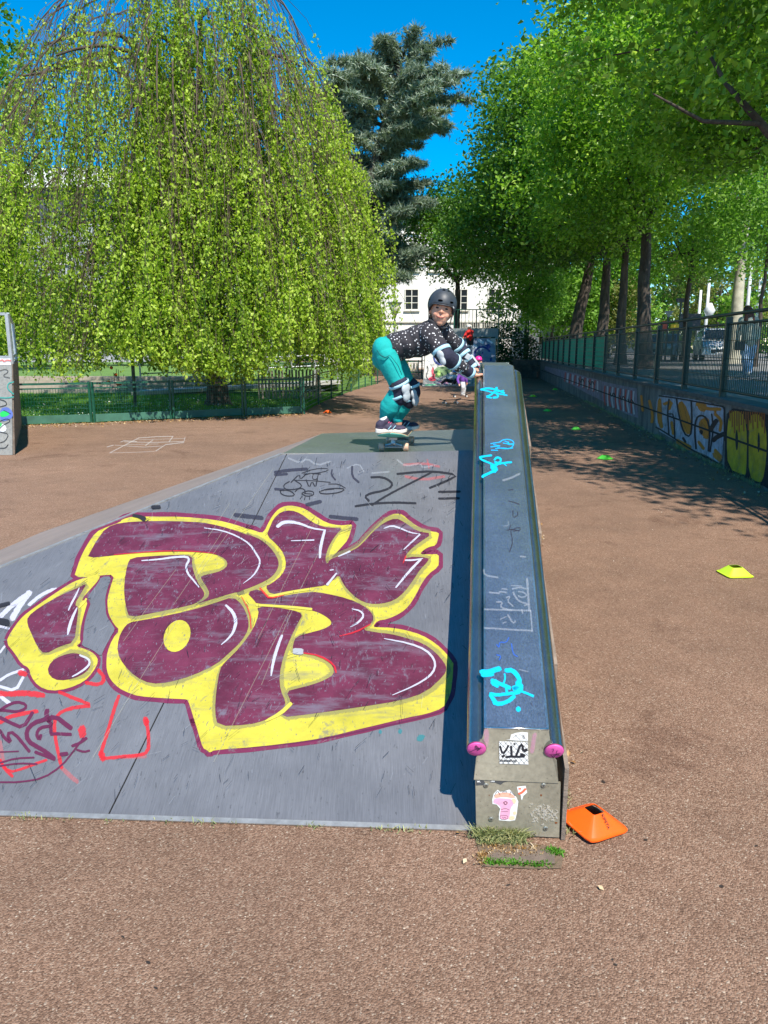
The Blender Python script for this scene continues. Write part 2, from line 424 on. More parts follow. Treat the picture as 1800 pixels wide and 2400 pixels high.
# --- letters
def zA(P): return [(x / 2.765, 1150 + y / 2.765) for x, y in P]
def zB(P): return [(550 + x / 3.0164, 1150 + y / 3.0164) for x, y in P]
def zC(P): return [(x / 2.765, 1550 + y / 2.765) for x, y in P]
def zD(P): return [(450 + x / 2.5523, 1400 + y / 2.5523) for x, y in P]
main_sil = zA([(690, 238), (780, 205), (790, 188), (860, 168), (1000, 170), (1180, 170), (1400, 190), (1540, 225), (1659, 268)]) \
  + zB([(60, 262), (130, 280), (190, 302), (215, 280), (240, 225), (270, 175), (310, 130), (360, 108), (420, 108), (500, 130), (570, 180), (650, 230), (740, 248), (800, 243), (831, 240), (825, 275), (800, 350), (760, 395), (720, 440), (672, 485), (760, 448), (850, 405), (880, 385), (950, 310), (1050, 205), (1110, 170), (1150, 163), (1190, 172), (1230, 210), (1300, 260), (1380, 288), (1445, 297), (1440, 330), (1425, 388), (1370, 400), (1330, 425), (1308, 452), (1380, 452), (1443, 450), (1443, 495), (1440, 540), (1370, 590), (1320, 660), (1280, 740), (1230, 820), (1170, 870), (1080, 910), (1010, 920), (975, 965), (1020, 968), (1100, 970), (1200, 985), (1320, 1020), (1420, 1080), (1500, 1155), (1550, 1230)]) \
  + zD([(1562, 400), (1560, 480), (1548, 570), (1530, 615), (1500, 665), (1400, 700), (1300, 718), (1150, 755), (1000, 790), (850, 828), (700, 858), (400, 895), (135, 914), (105, 932), (90, 915), (66, 905), (40, 820), (5, 700)]) \
  + zC([(1275, 440), (1250, 350), (1222, 262), (1210, 248), (1180, 246), (1050, 240), (900, 228), (830, 205), (770, 175), (715, 120), (692, 60)]) \
  + zA([(690, 1110), (695, 1050), (730, 960), (777, 905), (740, 870), (705, 805), (697, 750), (697, 700), (718, 620), (743, 545), (650, 550), (600, 562), (480, 562), (500, 500), (520, 440), (560, 360), (620, 270)])
excl_sil = zA([(38, 985), (70, 920), (130, 835), (180, 790), (300, 705), (420, 625), (480, 590), (550, 565), (650, 548), (640, 580), (600, 625), (520, 715), (572, 710), (545, 800), (525, 880), (517, 960), (525, 985), (490, 1010), (560, 1030), (615, 1060), (640, 1105), (605, 1175), (545, 1240), (440, 1285), (330, 1300), (250, 1270), (200, 1205), (190, 1150), (140, 1125), (100, 1060)])
plum = [
  zA([(688, 242), (780, 208), (1000, 197), (1250, 203), (1350, 213), (1500, 250), (1640, 303)]) + zB([(70, 300), (130, 325), (180, 345), (250, 400), (300, 470), (314, 520), (300, 565), (270, 605), (220, 640), (120, 685), (60, 705), (0, 727)]) + zA([(1600, 645), (1500, 668), (1380, 705), (1268, 738), (1330, 710), (1356, 680), (1352, 645), (1305, 575), (1300, 556), (1370, 540), (1440, 520), (1478, 485), (1462, 445), (1400, 415), (1300, 402), (1150, 396), (900, 404), (740, 422), (565, 440), (590, 390), (630, 320)]),
  zA([(850, 436), (1000, 425), (1140, 418), (1250, 425), (1243, 480), (1265, 560), (1290, 612), (1325, 660), (1322, 690), (1290, 720), (1240, 745), (1000, 793), (840, 825), (820, 770), (806, 690), (805, 600), (825, 480)]),
  zA([(835, 858), (900, 845), (1000, 828), (1240, 778), (1400, 728), (1510, 690), (1570, 740), (1610, 830), (1612, 900), (1565, 980), (1480, 1060), (1400, 1130), (1250, 1200), (1100, 1245), (980, 1255), (880, 1210), (800, 1130), (760, 1050), (768, 960), (800, 895)]),
  zA([(178, 820), (260, 755), (400, 675), (515, 628), (563, 602), (530, 660), (483, 740), (510, 760), (500, 850), (482, 985), (390, 1010), (290, 1065), (240, 1010), (205, 930), (178, 870)]),
  zA([(305, 1175), (330, 1110), (400, 1070), (480, 1052), (550, 1072), (590, 1112), (580, 1160), (520, 1205), (430, 1232), (350, 1228)]),
  zB([(226, 318), (245, 270), (275, 200), (330, 150), (400, 140), (470, 165), (540, 220), (620, 258), (700, 266), (762, 268), (720, 310), (680, 370), (652, 430), (640, 490), (655, 523), (672, 488), (750, 458), (850, 418), (900, 380), (980, 290), (1060, 225), (1140, 195), (1200, 225), (1290, 290), (1400, 306), (1300, 372), (1230, 430), (1200, 480), (1190, 515), (1215, 468), (1375, 475), (1365, 505), (1310, 560), (1270, 625), (1200, 720), (1130, 778), (1040, 803), (950, 803), (870, 770), (800, 705), (760, 650), (738, 596), (690, 640), (650, 672), (520, 690), (380, 715), (258, 740), (215, 678), (260, 660), (335, 600), (366, 530), (350, 450), (300, 385)]),
  zB([(85, 722), (178, 694), (245, 768), (350, 745), (540, 715), (650, 730), (800, 765), (910, 815), (965, 860), (985, 905), (965, 945), (900, 985), (1000, 1005), (1100, 1015), (1200, 1040), (1330, 1080), (1420, 1145), (1480, 1215), (1500, 1260), (1480, 1310)]) + zD([(1400, 570), (1250, 620), (1000, 660), (700, 702), (525, 722), (585, 655), (590, 620), (563, 565), (640, 545), (720, 525), (800, 495), (850, 462), (845, 415), (800, 375), (740, 350), (665, 338), (602, 330), (605, 280), (622, 238), (700, 215), (780, 195), (830, 170), (835, 145), (800, 115), (740, 85), (620, 60), (500, 45), (385, 40)]) + zB([(140, 780)]),
  zD([(388, 58), (500, 62), (600, 78), (665, 100), (635, 155), (592, 240), (548, 350), (522, 470), (530, 560), (560, 625), (555, 660), (500, 705), (440, 738), (340, 765), (155, 773), (137, 690), (145, 560), (167, 430), (195, 392), (290, 300), (365, 195), (402, 100)]),
]
# wide outline under the yellow
sil_c = main_sil + [main_sil[0]]; ex_c = excl_sil + [excl_sil[0]]
def ribbon_poly(name, lines, mp, lift, mat, parent, k=0):
    """hard edged ribbon"""
    g = MB()
    for P, w in lines:
        if k: P = smooth_pts(P, k)
        n = len(P); pp = [Vector(p) for p in P]; b = []
        ws = list(np.interp(np.linspace(0, 1, n), np.linspace(0, 1, len(w)), w)) if hasattr(w, '__len__') else [w] * n
        for i in range(n):
            t = pp[min(i + 1, n - 1)] - pp[max(i - 1, 0)]; t = t.normalized() if t.length > 1e-6 else Vector((1, 0)); nn = Vector((-t.y, t.x)) * ws[i] * .5
            jit = 1 + .08 * math.sin(i * 1.7)
            b += [mp(*(pp[i] + nn * jit), lift), mp(*(pp[i] - nn * jit), lift)]
        g.add(b, [(2 * i, 2 * i + 1, 2 * i + 3, 2 * i + 2) for i in range(n - 1)])
    return g.build(name, mat, parent)
def smc(P): return smooth_pts(P, 1, True)
ribbon_poly('letter_outline', [(smc(main_sil) + [smc(main_sil)[0]], 21)], bankmap, .0008, M['plum_line'], ramp)
ribbon_poly('letter_outline', [(smc(excl_sil) + [smc(excl_sil)[0]], 15)], bankmap, .0009, M['plum_line'], ramp)
fill('letter_ground', [main_sil, excl_sil], bankmap, .0016, M['yel'], ramp, 1)
edge = spray('grey_shading_paint', (.24, .23, .12), 1.6, 90, op=.42)
for i_, P_ in enumerate(plum): strokes('letter_shading', [(smooth_pts(P_, 1, True)[int(len(P_) * .25):int(len(P_) * 1.6)], [5, 22, 30, 16, 26, 8])], bankmap, .0019 + i_ * .00003, edge, ramp, .25, k=0)
fill('letter_fill', plum, bankmap, .0026, M['plum'], ramp, 1)
def ellp(cx, cy, rx, ry, a, n=22):
    return [(cx + rx * math.cos(t) * math.cos(a) - ry * math.sin(t) * math.sin(a), cy + rx * math.cos(t) * math.sin(a) + ry * math.sin(t) * math.cos(a)) for t in [2 * math.pi * i / n for i in range(n)]]
fill('letter_dot', [zA(ellp(1148, 945, 82, 108, .45))], bankmap, .0034, M['yel'], ramp, 0)
fill('letter_gap', [zA([(655, 562), (727, 558), (700, 630), (682, 700), (685, 760), (690, 815), (730, 872), (748, 905), (715, 955), (672, 1040), (655, 1080), (600, 1035), (530, 1010), (538, 980), (545, 950), (545, 880), (565, 800), (600, 705), (560, 700), (640, 600)])], bankmap, .0042, M['bank'], ramp, 1)
hl = [(zA([(920, 458), (1030, 450), (1130, 435), (1215, 432), (1228, 455), (1205, 490), (1215, 540), (1250, 580), (1290, 630)]), [3, 5, 6, 6, 6, 5, 3]),
      (zA([(1325, 246), (1440, 262), (1540, 300), (1620, 350), (1665, 420)]) + zB([(182, 500), (170, 550), (130, 610), (60, 662)]), [2, 4, 4, 5, 5, 4, 1]),
      (zA([(1465, 748), (1510, 790), (1532, 850), (1515, 920), (1480, 965), (1435, 1003)]), [6, 9, 10, 7, 5, 2]),
      (zA([(515, 635), (495, 680), (460, 745), (445, 780)]), [2, 6, 3]), (zA([(500, 765), (470, 830), (450, 890), (440, 940)]), [3, 8, 9, 3]),
      (zA([(520, 1072), (575, 1095), (585, 1125), (560, 1155), (510, 1190), (470, 1210)]), [5, 6, 6, 3]),
      (zB([(305, 258), (340, 230), (400, 225), (470, 240), (540, 270), (640, 285)]), [10, 9, 6, 3]), (zB([(638, 285), (620, 350), (605, 420), (603, 478)]), [6, 9, 6]),
      (zB([(1055, 272), (1110, 252), (1170, 270), (1240, 302), (1310, 312)]), [2, 5, 4, 2]), (zB([(1310, 315), (1250, 370), (1195, 422)]), [4, 5, 2]),
      (zB([(1205, 497), (1260, 498), (1330, 485)]), [4, 5, 2]), (zB([(1315, 492), (1230, 580), (1140, 690)]), [6, 7, 4]),
      (zB([(735, 470), (815, 435)]), [3, 5]), (zB([(655, 670), (720, 590)]), [7, 4]), (zB([(675, 568), (698, 565)]), 3),
      (zB([(830, 842), (890, 855), (915, 890), (880, 935), (820, 968)]), [2, 5, 6, 3]),
      (zB([(335, 1030), (300, 1120), (270, 1230), (258, 1315)]), [6, 9, 8, 3]), (zB([(400, 360), (560, 355)]), [2, 4]),
      (zD([(1150, 252), (1300, 280), (1400, 320), (1450, 375), (1455, 430), (1420, 480), (1330, 535), (1200, 590)]), [2, 5, 6, 6, 6, 4, 2])]
strokes('letter_highlight', hl, bankmap, .0050, M['s_white'], ramp, .5)
ol = [(zB([(180, 695), (215, 735), (245, 768), (350, 745)]), [6, 7, 2]), (zA([(1565, 690), (1620, 790), (1628, 900)]), [2, 4, 3]), (zD([(665, 338), (760, 352), (850, 405), (862, 455)]), [3, 6, 5]), (zB([(740, 1035), (860, 1005), (960, 950)]), [2, 5, 3]), (zB([(1210, 470), (1190, 520)]), [5, 2]), (zA([(740, 420), (1000, 398), (1200, 394), (1400, 412)]), [2, 3, 3, 1])]
strokes('letter_redline', ol, bankmap, .0056, M['s_red'], ramp, .3)
yl = [(zA([(515, 760), (548, 728), (560, 705)]), 5), (zB([(535, 700), (400, 720), (250, 752)]), 6), (zD([(715, 75), (600, 62), (385, 50)]), [6, 6, 5]), (zD([(592, 640), (530, 700), (440, 745)]), [9, 10, 4])]
strokes('letter_yellow_line', yl, bankmap, .0046, spray('yellow_line_paint', (.46, .41, .06), .8), ramp, .85)
# second lower outline (thin plum line running below the big yellow base)
strokes('underline', [(zD([(300, 902), (700, 865), (1000, 805), (1300, 740), (1440, 700), (1520, 672)]), 5)], bankmap, .0010, M['s_plum'], ramp)
# --- tags
tags_black = []
def z4(P): return [(500 + x / 2.5523, 980 + y / 2.5523) for x, y in P]
tb = [([(465, 385), (515, 335), (520, 370), (560, 330), (640, 335)], 4), ([(530, 330), (600, 305), (680, 300), (690, 315), (620, 330), (540, 335)], 3), ([(480, 372), (600, 375), (700, 385)], 3), ([(455, 380), (420, 400), (425, 425), (470, 430), (520, 420), (530, 400), (490, 375)], 4), ([(555, 370), (575, 420), (590, 375), (612, 420), (622, 365)], 4), ([(400, 435), (430, 430), (470, 440), (490, 465), (440, 468), (405, 455), (400, 435)], 4), ([(490, 440), (510, 420), (545, 425), (550, 450)], 4), ([(530, 450), (560, 435), (600, 440), (600, 462), (560, 470), (530, 455)], 4), ([(545, 452), (590, 455)], 3), ([(530, 470), (520, 485)], 3), ([(550, 472), (545, 490)], 3), ([(575, 470), (575, 488)], 3), ([(635, 440), (680, 425), (740, 420), (790, 425), (760, 445), (690, 455), (640, 452), (635, 440)], 4), ([(690, 395), (750, 395), (790, 420)], 3), ([(665, 430), (720, 425)], 4), ([(600, 330), (590, 365), (620, 370), (630, 330)], 3)]
strokes('marker_tag', [(z4(P), w * .8) for P, w in tb], bankmap, .0012, M['s_blue'] if 0 else M['s_black'], ramp, .5)
tb2 = [([(1100, 335), (1200, 325), (1310, 318), (1465, 340), (1400, 375), (1295, 418)], 9), ([(1310, 322), (1220, 370), (1100, 430), (1010, 480), (950, 520)], 8), ([(945, 355), (1010, 352), (1065, 380), (1070, 410), (1020, 435), (940, 450), (905, 470), (930, 495)], 9), ([(850, 528), (950, 512), (1080, 505), (1210, 510)], 9), ([(1350, 442), (1475, 440)], 9), ([(1350, 482), (1470, 480)], 9)]
strokes('marker_number', [(z4(P), w * .7) for P, w in tb2], bankmap, .0013, M['s_black'], ramp, .5)
tb3 = [([(370, 325), (450, 312), (560, 305)], 12), ([(370, 340), (440, 335)], 10), ([(370, 425), (420, 430)], 10), ([(130, 580), (290, 598)], 16), ([(700, 590), (860, 605)], 14), ([(710, 310), (705, 340), (730, 370)], 6), ([(830, 290), (830, 350), (870, 385)], 8), ([(560, 520), (640, 500)], 14)]
strokes('faded_marker', [(z4(P), w * .8) for P, w in tb3], bankmap, .0011, M['s_blackfaint'], ramp, .4)
tb4 = [([(450, 240), (520, 270), (560, 240), (620, 285), (700, 260)], 9), ([(1100, 250), (1150, 290), (1240, 270), (1250, 300), (1330, 280)], 8), ([(950, 330), (1050, 322)], 8), ([(800, 300), (870, 270), (900, 320)], 7)]
strokes('faded_streak', [(z4(P), w * .6) for P, w in tb4], bankmap, .0010, M['s_pale'], ramp, .4)
tb5 = [([(1140, 280), (1260, 270), (1350, 290)], 12), ([(1150, 350), (1250, 370), (1380, 350)], 14), ([(1280, 250), (1290, 300)], 8)]
strokes('faded_red', [(z4(P), w * .6) for P, w in tb5], bankmap, .0009, M['s_redf'], ramp, .3)
red = [(zC([(0, 210), (60, 215), (150, 205), (280, 220)]), 13), (zC([(385, 200), (480, 240), (610, 290), (500, 295), (400, 325), (360, 365), (350, 440), (370, 560), (400, 690)]), 8), (zC([(770, 225), (740, 310), (700, 450), (650, 610), (665, 632), (780, 620), (900, 610), (960, 590), (965, 500), (950, 380)]), 8), (zC([(942, 375), (948, 400)]), 13), (zC([(530, 440), (535, 475)]), 18), (zC([(655, 600), (670, 630)]), 15), (zC([(560, 140), (650, 155), (680, 110), (640, 60)]), 9), (zC([(130, 75), (165, 85)]), 13), (zC([(0, 400), (60, 360), (150, 340), (240, 325)]), 9), (zC([(0, 650), (60, 720), (140, 700), (300, 640)]), 6), (zC([(0, 640), (30, 700), (80, 745)]), 7)]
strokes('red_tag', [(p_, w_ * 1.35) for p_, w_ in red], bankmap, .0011, M['s_red'], ramp, .3)
strokes('red_overspray', [(zC([(400, 690), (460, 750), (500, 780)]), 14), (zC([(0, 520), (20, 640)]), 12), (zC([(780, 620), (940, 615)]), 14)], bankmap, .0010, M['s_redf'], ramp, .2)
pl = [(zC([(0, 320), (40, 290), (110, 262), (170, 280), (165, 310), (110, 330), (40, 320), (0, 318)]), 8), (zC([(0, 365), (60, 395), (150, 435), (210, 335)]), 10), (zC([(305, 320), (300, 350), (320, 380), (300, 400), (350, 350), (460, 435)]), 13), (zC([(300, 375), (220, 400), (170, 450), (180, 520), (250, 560), (300, 590), (350, 630)]), 12), (zC([(330, 420), (260, 430), (235, 470), (255, 515), (265, 480)]), 9), (zC([(330, 400), (330, 480), (350, 470), (460, 475)]), 9), (zC([(0, 450), (30, 500), (75, 535), (45, 470), (90, 460), (190, 585)]), 9), (zC([(230, 590), (350, 635)]), 9), (zC([(395, 605), (435, 600)]), 11), (zC([(540, 500), (480, 580), (400, 680), (280, 760), (130, 785), (0, 785)]), 5), (zC([(0, 660), (100, 630), (220, 625)]), 5), (zC([(0, 680), (120, 662), (240, 668)]), 5), (zC([(470, 550), (520, 530), (560, 500)]), 8), (zC([(500, 575), (545, 590), (580, 580)]), 6), (zC([(0, 590), (120, 585)]), 4)]
strokes('plum_tag', pl, bankmap, .0014, M['s_plum'], ramp, .6)
wt = [(zA([(80, 830), (130, 740), (190, 660)]), 17), (zA([(0, 820), (80, 740), (170, 680)]), 14), (zA([(190, 740), (260, 680), (330, 645), (370, 640)]), 10), (zA([(590, 672), (640, 672), (655, 680)]), 7), (zA([(0, 880), (60, 895)]), 7), (zA([(0, 1230), (60, 1190), (150, 1160)]), 8), (zA([(150, 1210), (100, 1300), (0, 1270)]), 9), (zA([(0, 1330), (60, 1380)]), 12), (zA([(600, 745), (640, 750), (680, 755)]), 5), (zA([(0, 1050), (30, 1010)]), 6)]
strokes('white_tag', wt, bankmap, .0007, M['s_white'], ramp, .4)
strokes('black_blot', [(zA([(865, 165), (905, 172), (935, 188)]), [7, 9, 13]), (zA([(990, 112), (1035, 110)]), 9), (zA([(0, 750), (60, 735)]), 9), (zA([(0, 850), (50, 860)]), 16)], bankmap, .0060, M['s_black'], ramp, .8)
strokes('grey_blot', [(zD([(615, 328), (655, 330)]), 15)], bankmap, .0060, spray('grey_blot_paint', (.3, .31, .33), .1), ramp, .9)
strokes('teal_blot', [(zD([(1125, 803), (1128, 808)]), 12), (zD([(1243, 800), (1246, 806)]), 14), (zD([(1360, 850), (1375, 835)]), 20)], bankmap, .0011, M['s_teal'], ramp, .1)
# dried water streaks and long scratches running down the bank
rs = random.Random(4); sc_ = []; sc2 = []
for i in range(22):
    x0 = rs.uniform(-1.6, .4); y0 = rs.uniform(2.5, 4.6); L = rs.uniform(.3, 1.5)
    a = (x0, y0); b = (x0 + L * (.18 + rs.uniform(-.02, .05)), y0 + L); 
    sc_.append(([a, ((a[0] + b[0]) / 2 + rs.uniform(-.006, .006), (a[1] + b[1]) / 2), b], .005))
for i in range(900):
    x0 = rs.uniform(-2.2, .45); y0 = rs.uniform(2.5, 5.1); L = rs.uniform(.008, .05) * rs.choice((1, 1, 1, 2)); an = rs.gauss(1.25, .45)
    sc2.append(([(x0, y0), (x0 + L * math.cos(an), y0 + L * math.sin(an))], rs.uniform(.0010, .0022) * (y0 / 2.5) ** 1.2))
def bankxy(x, y, l): return bank_pt(x, y) + BN * l
def inb(P): return all(bank_edge_y(x) < y < TY and (x > P_FL.x - (TY - y) * 1.1) for x, y in P)
strokes('dried_streak', [s for s in sc_[:12] if inb(s[0])], bankxy, .0066, M['s_yelf'], ramp, .3)
strokes('scratch', [s for s in sc2[:650] if inb(s[0])], bankxy, .0070, M['s_black'], ramp, .3, k=0)
strokes('scratch', [s for s in sc2[650:] if inb(s[0])], bankxy, .0070, M['s_pale'], ramp, .3, k=0)

# ------------------------------------------------------------------ grind ledge
LD = Vector((.1158, 1, .350)); W = Vector((.9985, -.055, 0)); LN = W.cross(LD).normalized()
Lf = Vector((.318, 2.372, 0))       # lower left corner of the front plate
LW = .283; LEN = 3.19
ledge = thing('grind_ledge', 'long sloping steel grind ledge with two pink tipped side tubes beside the ramp', 'grind ledge', tuple(Lf))
def LP(u, z, s=0.0): return Lf + W * u + Vector((0, 0, z)) + LD * s     # u across, z height above the ground at the front, s along the slope
def extr(prof, s0, s1, name, mat, lv=None, sm=False):
    """sheet profile [(u,z)] extruded along the slope"""
    g = MB(); n = len(prof)
    g.add([LP(u, z, s0) for u, z in prof] + [LP(u, z, s1) for u, z in prof], [(i, i + 1, i + 1 + n, i + n) for i in range(n - 1)])
    o = g.build(name, mat, ledge, sm); m = o.modifiers.new('solid', 'SOLIDIFY'); m.thickness = .004; m.offset = 0; return o
HT = .405
extr([(.020, HT - .03), (.022, HT), (.205, HT), (.207, HT - .03)], .0, LEN, 'top_plate', M['steel']) if 0 else None
c0 = .0
tp = extr([(.017, HT - .062), (.019, HT - .006), (.026, HT), (.205 + .02, HT), (.232, HT - .006), (.234, HT - .062)], 0, LEN, 'top_plate', M['steel'])
for u in (-.004, LW - .018 + .002):
    uu = u + .0
for i, u in enumerate((-.006, .252)):
    a = LP(u + .0, .336, -.012); b = LP(u, .336, LEN)
    g = MB(); n = 20
    g.tube([a, a + LD * .02, b], [.0335, .0335, .0335], n); o = g.build('side_tube', M['tube'], ledge, True)
    m = o.modifiers.new('e', 'EDGE_SPLIT'); m.split_angle = R(50)
    mt = bpy.data.materials.get('pink_cap') or simple('pink_cap', (.66, .09, .34), .5, 0, .15, 60)
    Mx = Matrix((W, LN, LD.normalized())).transposed()
    g = MB(); g.ell(a - LD * .003, (.0325, .0325, .007), Mx, 24, 6); o2 = g.build('tube_cap', mt, ledge, True)
    strokes('cap_scuff', [([(math.cos(q) * .012 * k + rs.uniform(-.012, .012), math.sin(q) * .018 + rs.uniform(-.01, .01)) for k in (0, .6, 1)], .0022) for q in [rs.uniform(0, 6.28) for _ in range(7)]],
            lambda x, y, l, a=a: a - LD.normalized() * (.0103 + l - .0015 * ((x * x + y * y) / .001)) + W * x + LN * y, .0004, M['s_black'], ledge, .5)
# body: side sheets, front cover and lower plate
def boxbody(name, u0, u1, zlow, zhigh, s0, s1, mat):
    g = MB(); pr = [(u0, zlow), (u1, zlow), (u1, zhigh), (u0, zhigh)]
    V = [LP(u, z, s0) for u, z in pr] + [LP(u, z, s1) for u, z in pr]
    for v in V:
        if v.z < .01: v.z = .01
    g.add(V, [(0, 1, 2, 3), (7, 6, 5, 4), (0, 4, 5, 1), (1, 5, 6, 2), (2, 6, 7, 3), (3, 7, 4, 0)]); return g.build(name, mat, ledge)
g = MB()
for u in (.004, .244):
    pts = [LP(u, 0, 0.012), LP(u, .33, .012), LP(u, .33, LEN), Vector((LP(u, 0, LEN).x, LP(u, 0, LEN).y, 0))]
    g2 = MB(); g2.prism([Vector((p.x, p.y, max(p.z, .005))) for p in pts], W * .012 * (1 if u < .1 else 1)); g2.build('side_sheet', M['tube'], ledge)
# front upper cover (bent sheet: drops from the top plate and flares to the full width)
g = MB()
A = [LP(.019, HT - .004, -.002), LP(.232, HT - .004, -.002)]; 
up_l = LP(-.012, .222, -.0135); up_r = LP(.272, .218, -.0135)
ml = LP(.003, .315, -.006); mr = LP(.247, .315, -.006); fl = LP(-.006, .30, -.012); fr = LP(.262, .30, -.012)
g.add([A[0], A[1], mr, fr, up_r, up_l, fl, ml], [(0, 1, 2, 7), (7, 2, 4, 5), (7, 5, 6), (2, 3, 4)])
o = g.build('front_cover', M['cover'], ledge); m = o.modifiers.new('s', 'SOLIDIFY'); m.thickness = .003; m.offset = 0
g = MB(); g.tube([A[0] + Vector((0, 0, .003)), A[1] + Vector((0, 0, .003))], .0035, 8); g.build('weld_bead', simple('bright_weld', (.8, .8, .8), .25, 1), ledge, True)
g = MB(); g.box((0, 0, 0), (.001, .001, .001)) if 0 else None
lowp = [LP(0, .012, 0), LP(.283, .006, 0), LP(.278, .214, 0), LP(-.008, .218, 0)]
g.prism([p + Vector((0, -.012, 0)) for p in lowp], (0, .008, 0)); o = g.build('front_plate', M['cover'], ledge)
FN = (lowp[1] - lowp[0]).cross(lowp[2] - lowp[1]).normalized()
if FN.y > 0: FN = -FN
def frontmap(x, y, l): return on_plane(x, y, lowp[0] + Vector((0, -.0125, 0)), FN) + FN * l
cn = (up_r - A[0]).cross(A[1] - A[0]).normalized(); cn = -cn if cn.y > 0 else cn
def covermap(x, y, l): return on_plane(x, y, A[0] + cn * .002, cn) + cn * l
def z5(P): return [(1050 + x / 3.6867, 1640 + y / 3.6867) for x, y in P]
bm_ = simple('bolt_steel', (.33, .32, .27), .4, .7, .2, 40)
for bx, by in ((328, 738), (824, 738), (372, 1030), (843, 1110)):
    c = frontmap(*z5([(bx, by)])[0], .0); g = MB(); g.tube([c, c + Vector((0, -.0025, 0)), c + Vector((0, -.004, 0))], [.0085, .0085, .006], 14); g.build('bolt', bm_, ledge)
    g = MB(); g.tube([c + Vector((0, -.004, 0)), c + Vector((0, -.0046, 0))], [.004, .0035], 6); g.build('bolt_socket', simple('dark_socket', (.05, .05, .045), .6), ledge)
strokes('rust_spot', [(z5([(355, 824), (357, 826)]), 3), (z5([(803, 824), (806, 826)]), 6), (z5([(352, 1100), (353, 1103)]), 3), (z5([(816, 1030), (818, 1026)]), 3), (z5([(776, 684), (786, 695)]), 1.5), (z5([(928, 1062), (940, 1062)]), 5)], frontmap, .0006, spray('rust_stain', (.2, .06, .015), .3), ledge, .3)
strokes('glue_residue', [(z5([(rx_, ry_), (rx_ + rs.uniform(-16, 16), ry_ + rs.uniform(-14, 14)), (rx_ + rs.uniform(-22, 22), ry_ + rs.uniform(-22, 22))]), rs.uniform(1.5, 5)) for rx_, ry_ in [(rs.triangular(670, 945, 900), rs.triangular(870, 1070, 980)) for _ in range(70)]], frontmap, .0005, spray('pale_glue', (.55, .50, .42), 2.0, 300, op=.55), ledge, .2)
# stickers
M['paper'] = simple('white_paper', (.74, .73, .70), .7, 0, .05, 20)
M['ink'] = simple('black_ink', (.02, .02, .02), .6, 0, .1, 20)
def text(body, size, M4, mat, name, parent, ext=.0002, align='LEFT', bold=0.0):
    cu = bpy.data.curves.new(name, 'FONT'); cu.body = body; cu.size = size; cu.extrude = ext; cu.align_x = align; cu.offset = bold; cu.resolution_u = 3
    ob = bpy.data.objects.new(name, cu); COL.objects.link(ob); 
    dg = bpy.context.evaluated_depsgraph_get(); me = bpy.data.meshes.new_from_object(ob.evaluated_get(dg)); bpy.data.objects.remove(ob)
    me.transform(M4); return link(name, me, mat, parent)
st = fill('sticker', [z5([(440, 358), (690, 362), (694, 558), (446, 550)])], covermap, .0010, M['paper'], ledge, 0)
hatch = []
for k in range(9):
    hatch.append((z5([(440, 358 + k * 34 - 60), (690, 620 + k * 34 - 110)]), 1.1))
clipb = (440, 694, 360, 552)
def clipseg(a, b):
    (x0, y0), (x1, y1) = a, b; t0, t1 = 0, 1
    for p, q in ((-(x1 - x0), x0 - clipb[0]), (x1 - x0, clipb[1] - x0), (-(y1 - y0), y0 - clipb[2]), (y1 - y0, clipb[3] - y0)):
        if p == 0: continue
        r = q / p
        if p < 0: t0 = max(t0, r)
        else: t1 = min(t1, r)
    if t0 >= t1: return None
    return [(x0 + (x1 - x0) * t0, y0 + (y1 - y0) * t0), (x0 + (x1 - x0) * t1, y0 + (y1 - y0) * t1)]
H = []
for k in range(-6, 9):
    for s in (1, -1):
        x = 440 + k * 45 if s > 0 else 694 - k * 45
        sg = clipseg((x, 360), (x + s * 180, 552))
        if sg: H.append((z5(sg), .9))
strokes('sticker_hatch', H, covermap, .0016, M['s_black'], ledge, .7, k=0)
blobs = [([(450, 400), (470, 470), (500, 440), (520, 395)], 5), ([(545, 400), (550, 490)], 6), ([(590, 480), (620, 400), (640, 380), (650, 440)], 6), ([(660, 440), (680, 430)], 8), ([(500, 495), (540, 488), (600, 492), (650, 488)], 6), ([(570, 380), (576, 380)], 5), ([(470, 490), (485, 480)], 6), ([(630, 470), (660, 480)], 7)]
strokes('sticker_print', [(z5(P), w) for P, w in blobs], covermap, .0014, M['s_black'], ledge, .8)
c_ = covermap(*z5([(448, 532)])[0], .0018); cx = (covermap(*z5([(690, 538)])[0], .0018) - c_).normalized(); cz = cn.copy(); cy = cz.cross(cx)
text('skateshop', .0140, Matrix.Translation(c_) @ Matrix((cx, cy, cz)).transposed().to_4x4(), M['ink'], 'sticker_lettering', ledge, bold=.0003)
fill('torn_sticker', [z5([(497, 345), (535, 342), (545, 300), (590, 285), (640, 278), (690, 282), (690, 354), (600, 352)])], covermap, .0008, M['paper'], ledge, 0)
strokes('torn_sticker_print', [(z5([(560, 330), (600, 300)]), 1), (z5([(575, 300), (625, 345)]), 1), (z5([(640, 300), (670, 330), (640, 335), (660, 300)]), 1.2), (z5([(610, 290), (680, 345)]), .8)], covermap, .0012, M['s_black'], ledge, .7)
strokes('pink_overspray', [(z5([(330, 270), (335, 330), (320, 400)]), 16), (z5([(750, 300), (735, 380), (725, 450)]), 13)], covermap, .0005, M['s_pink'], ledge, .2)
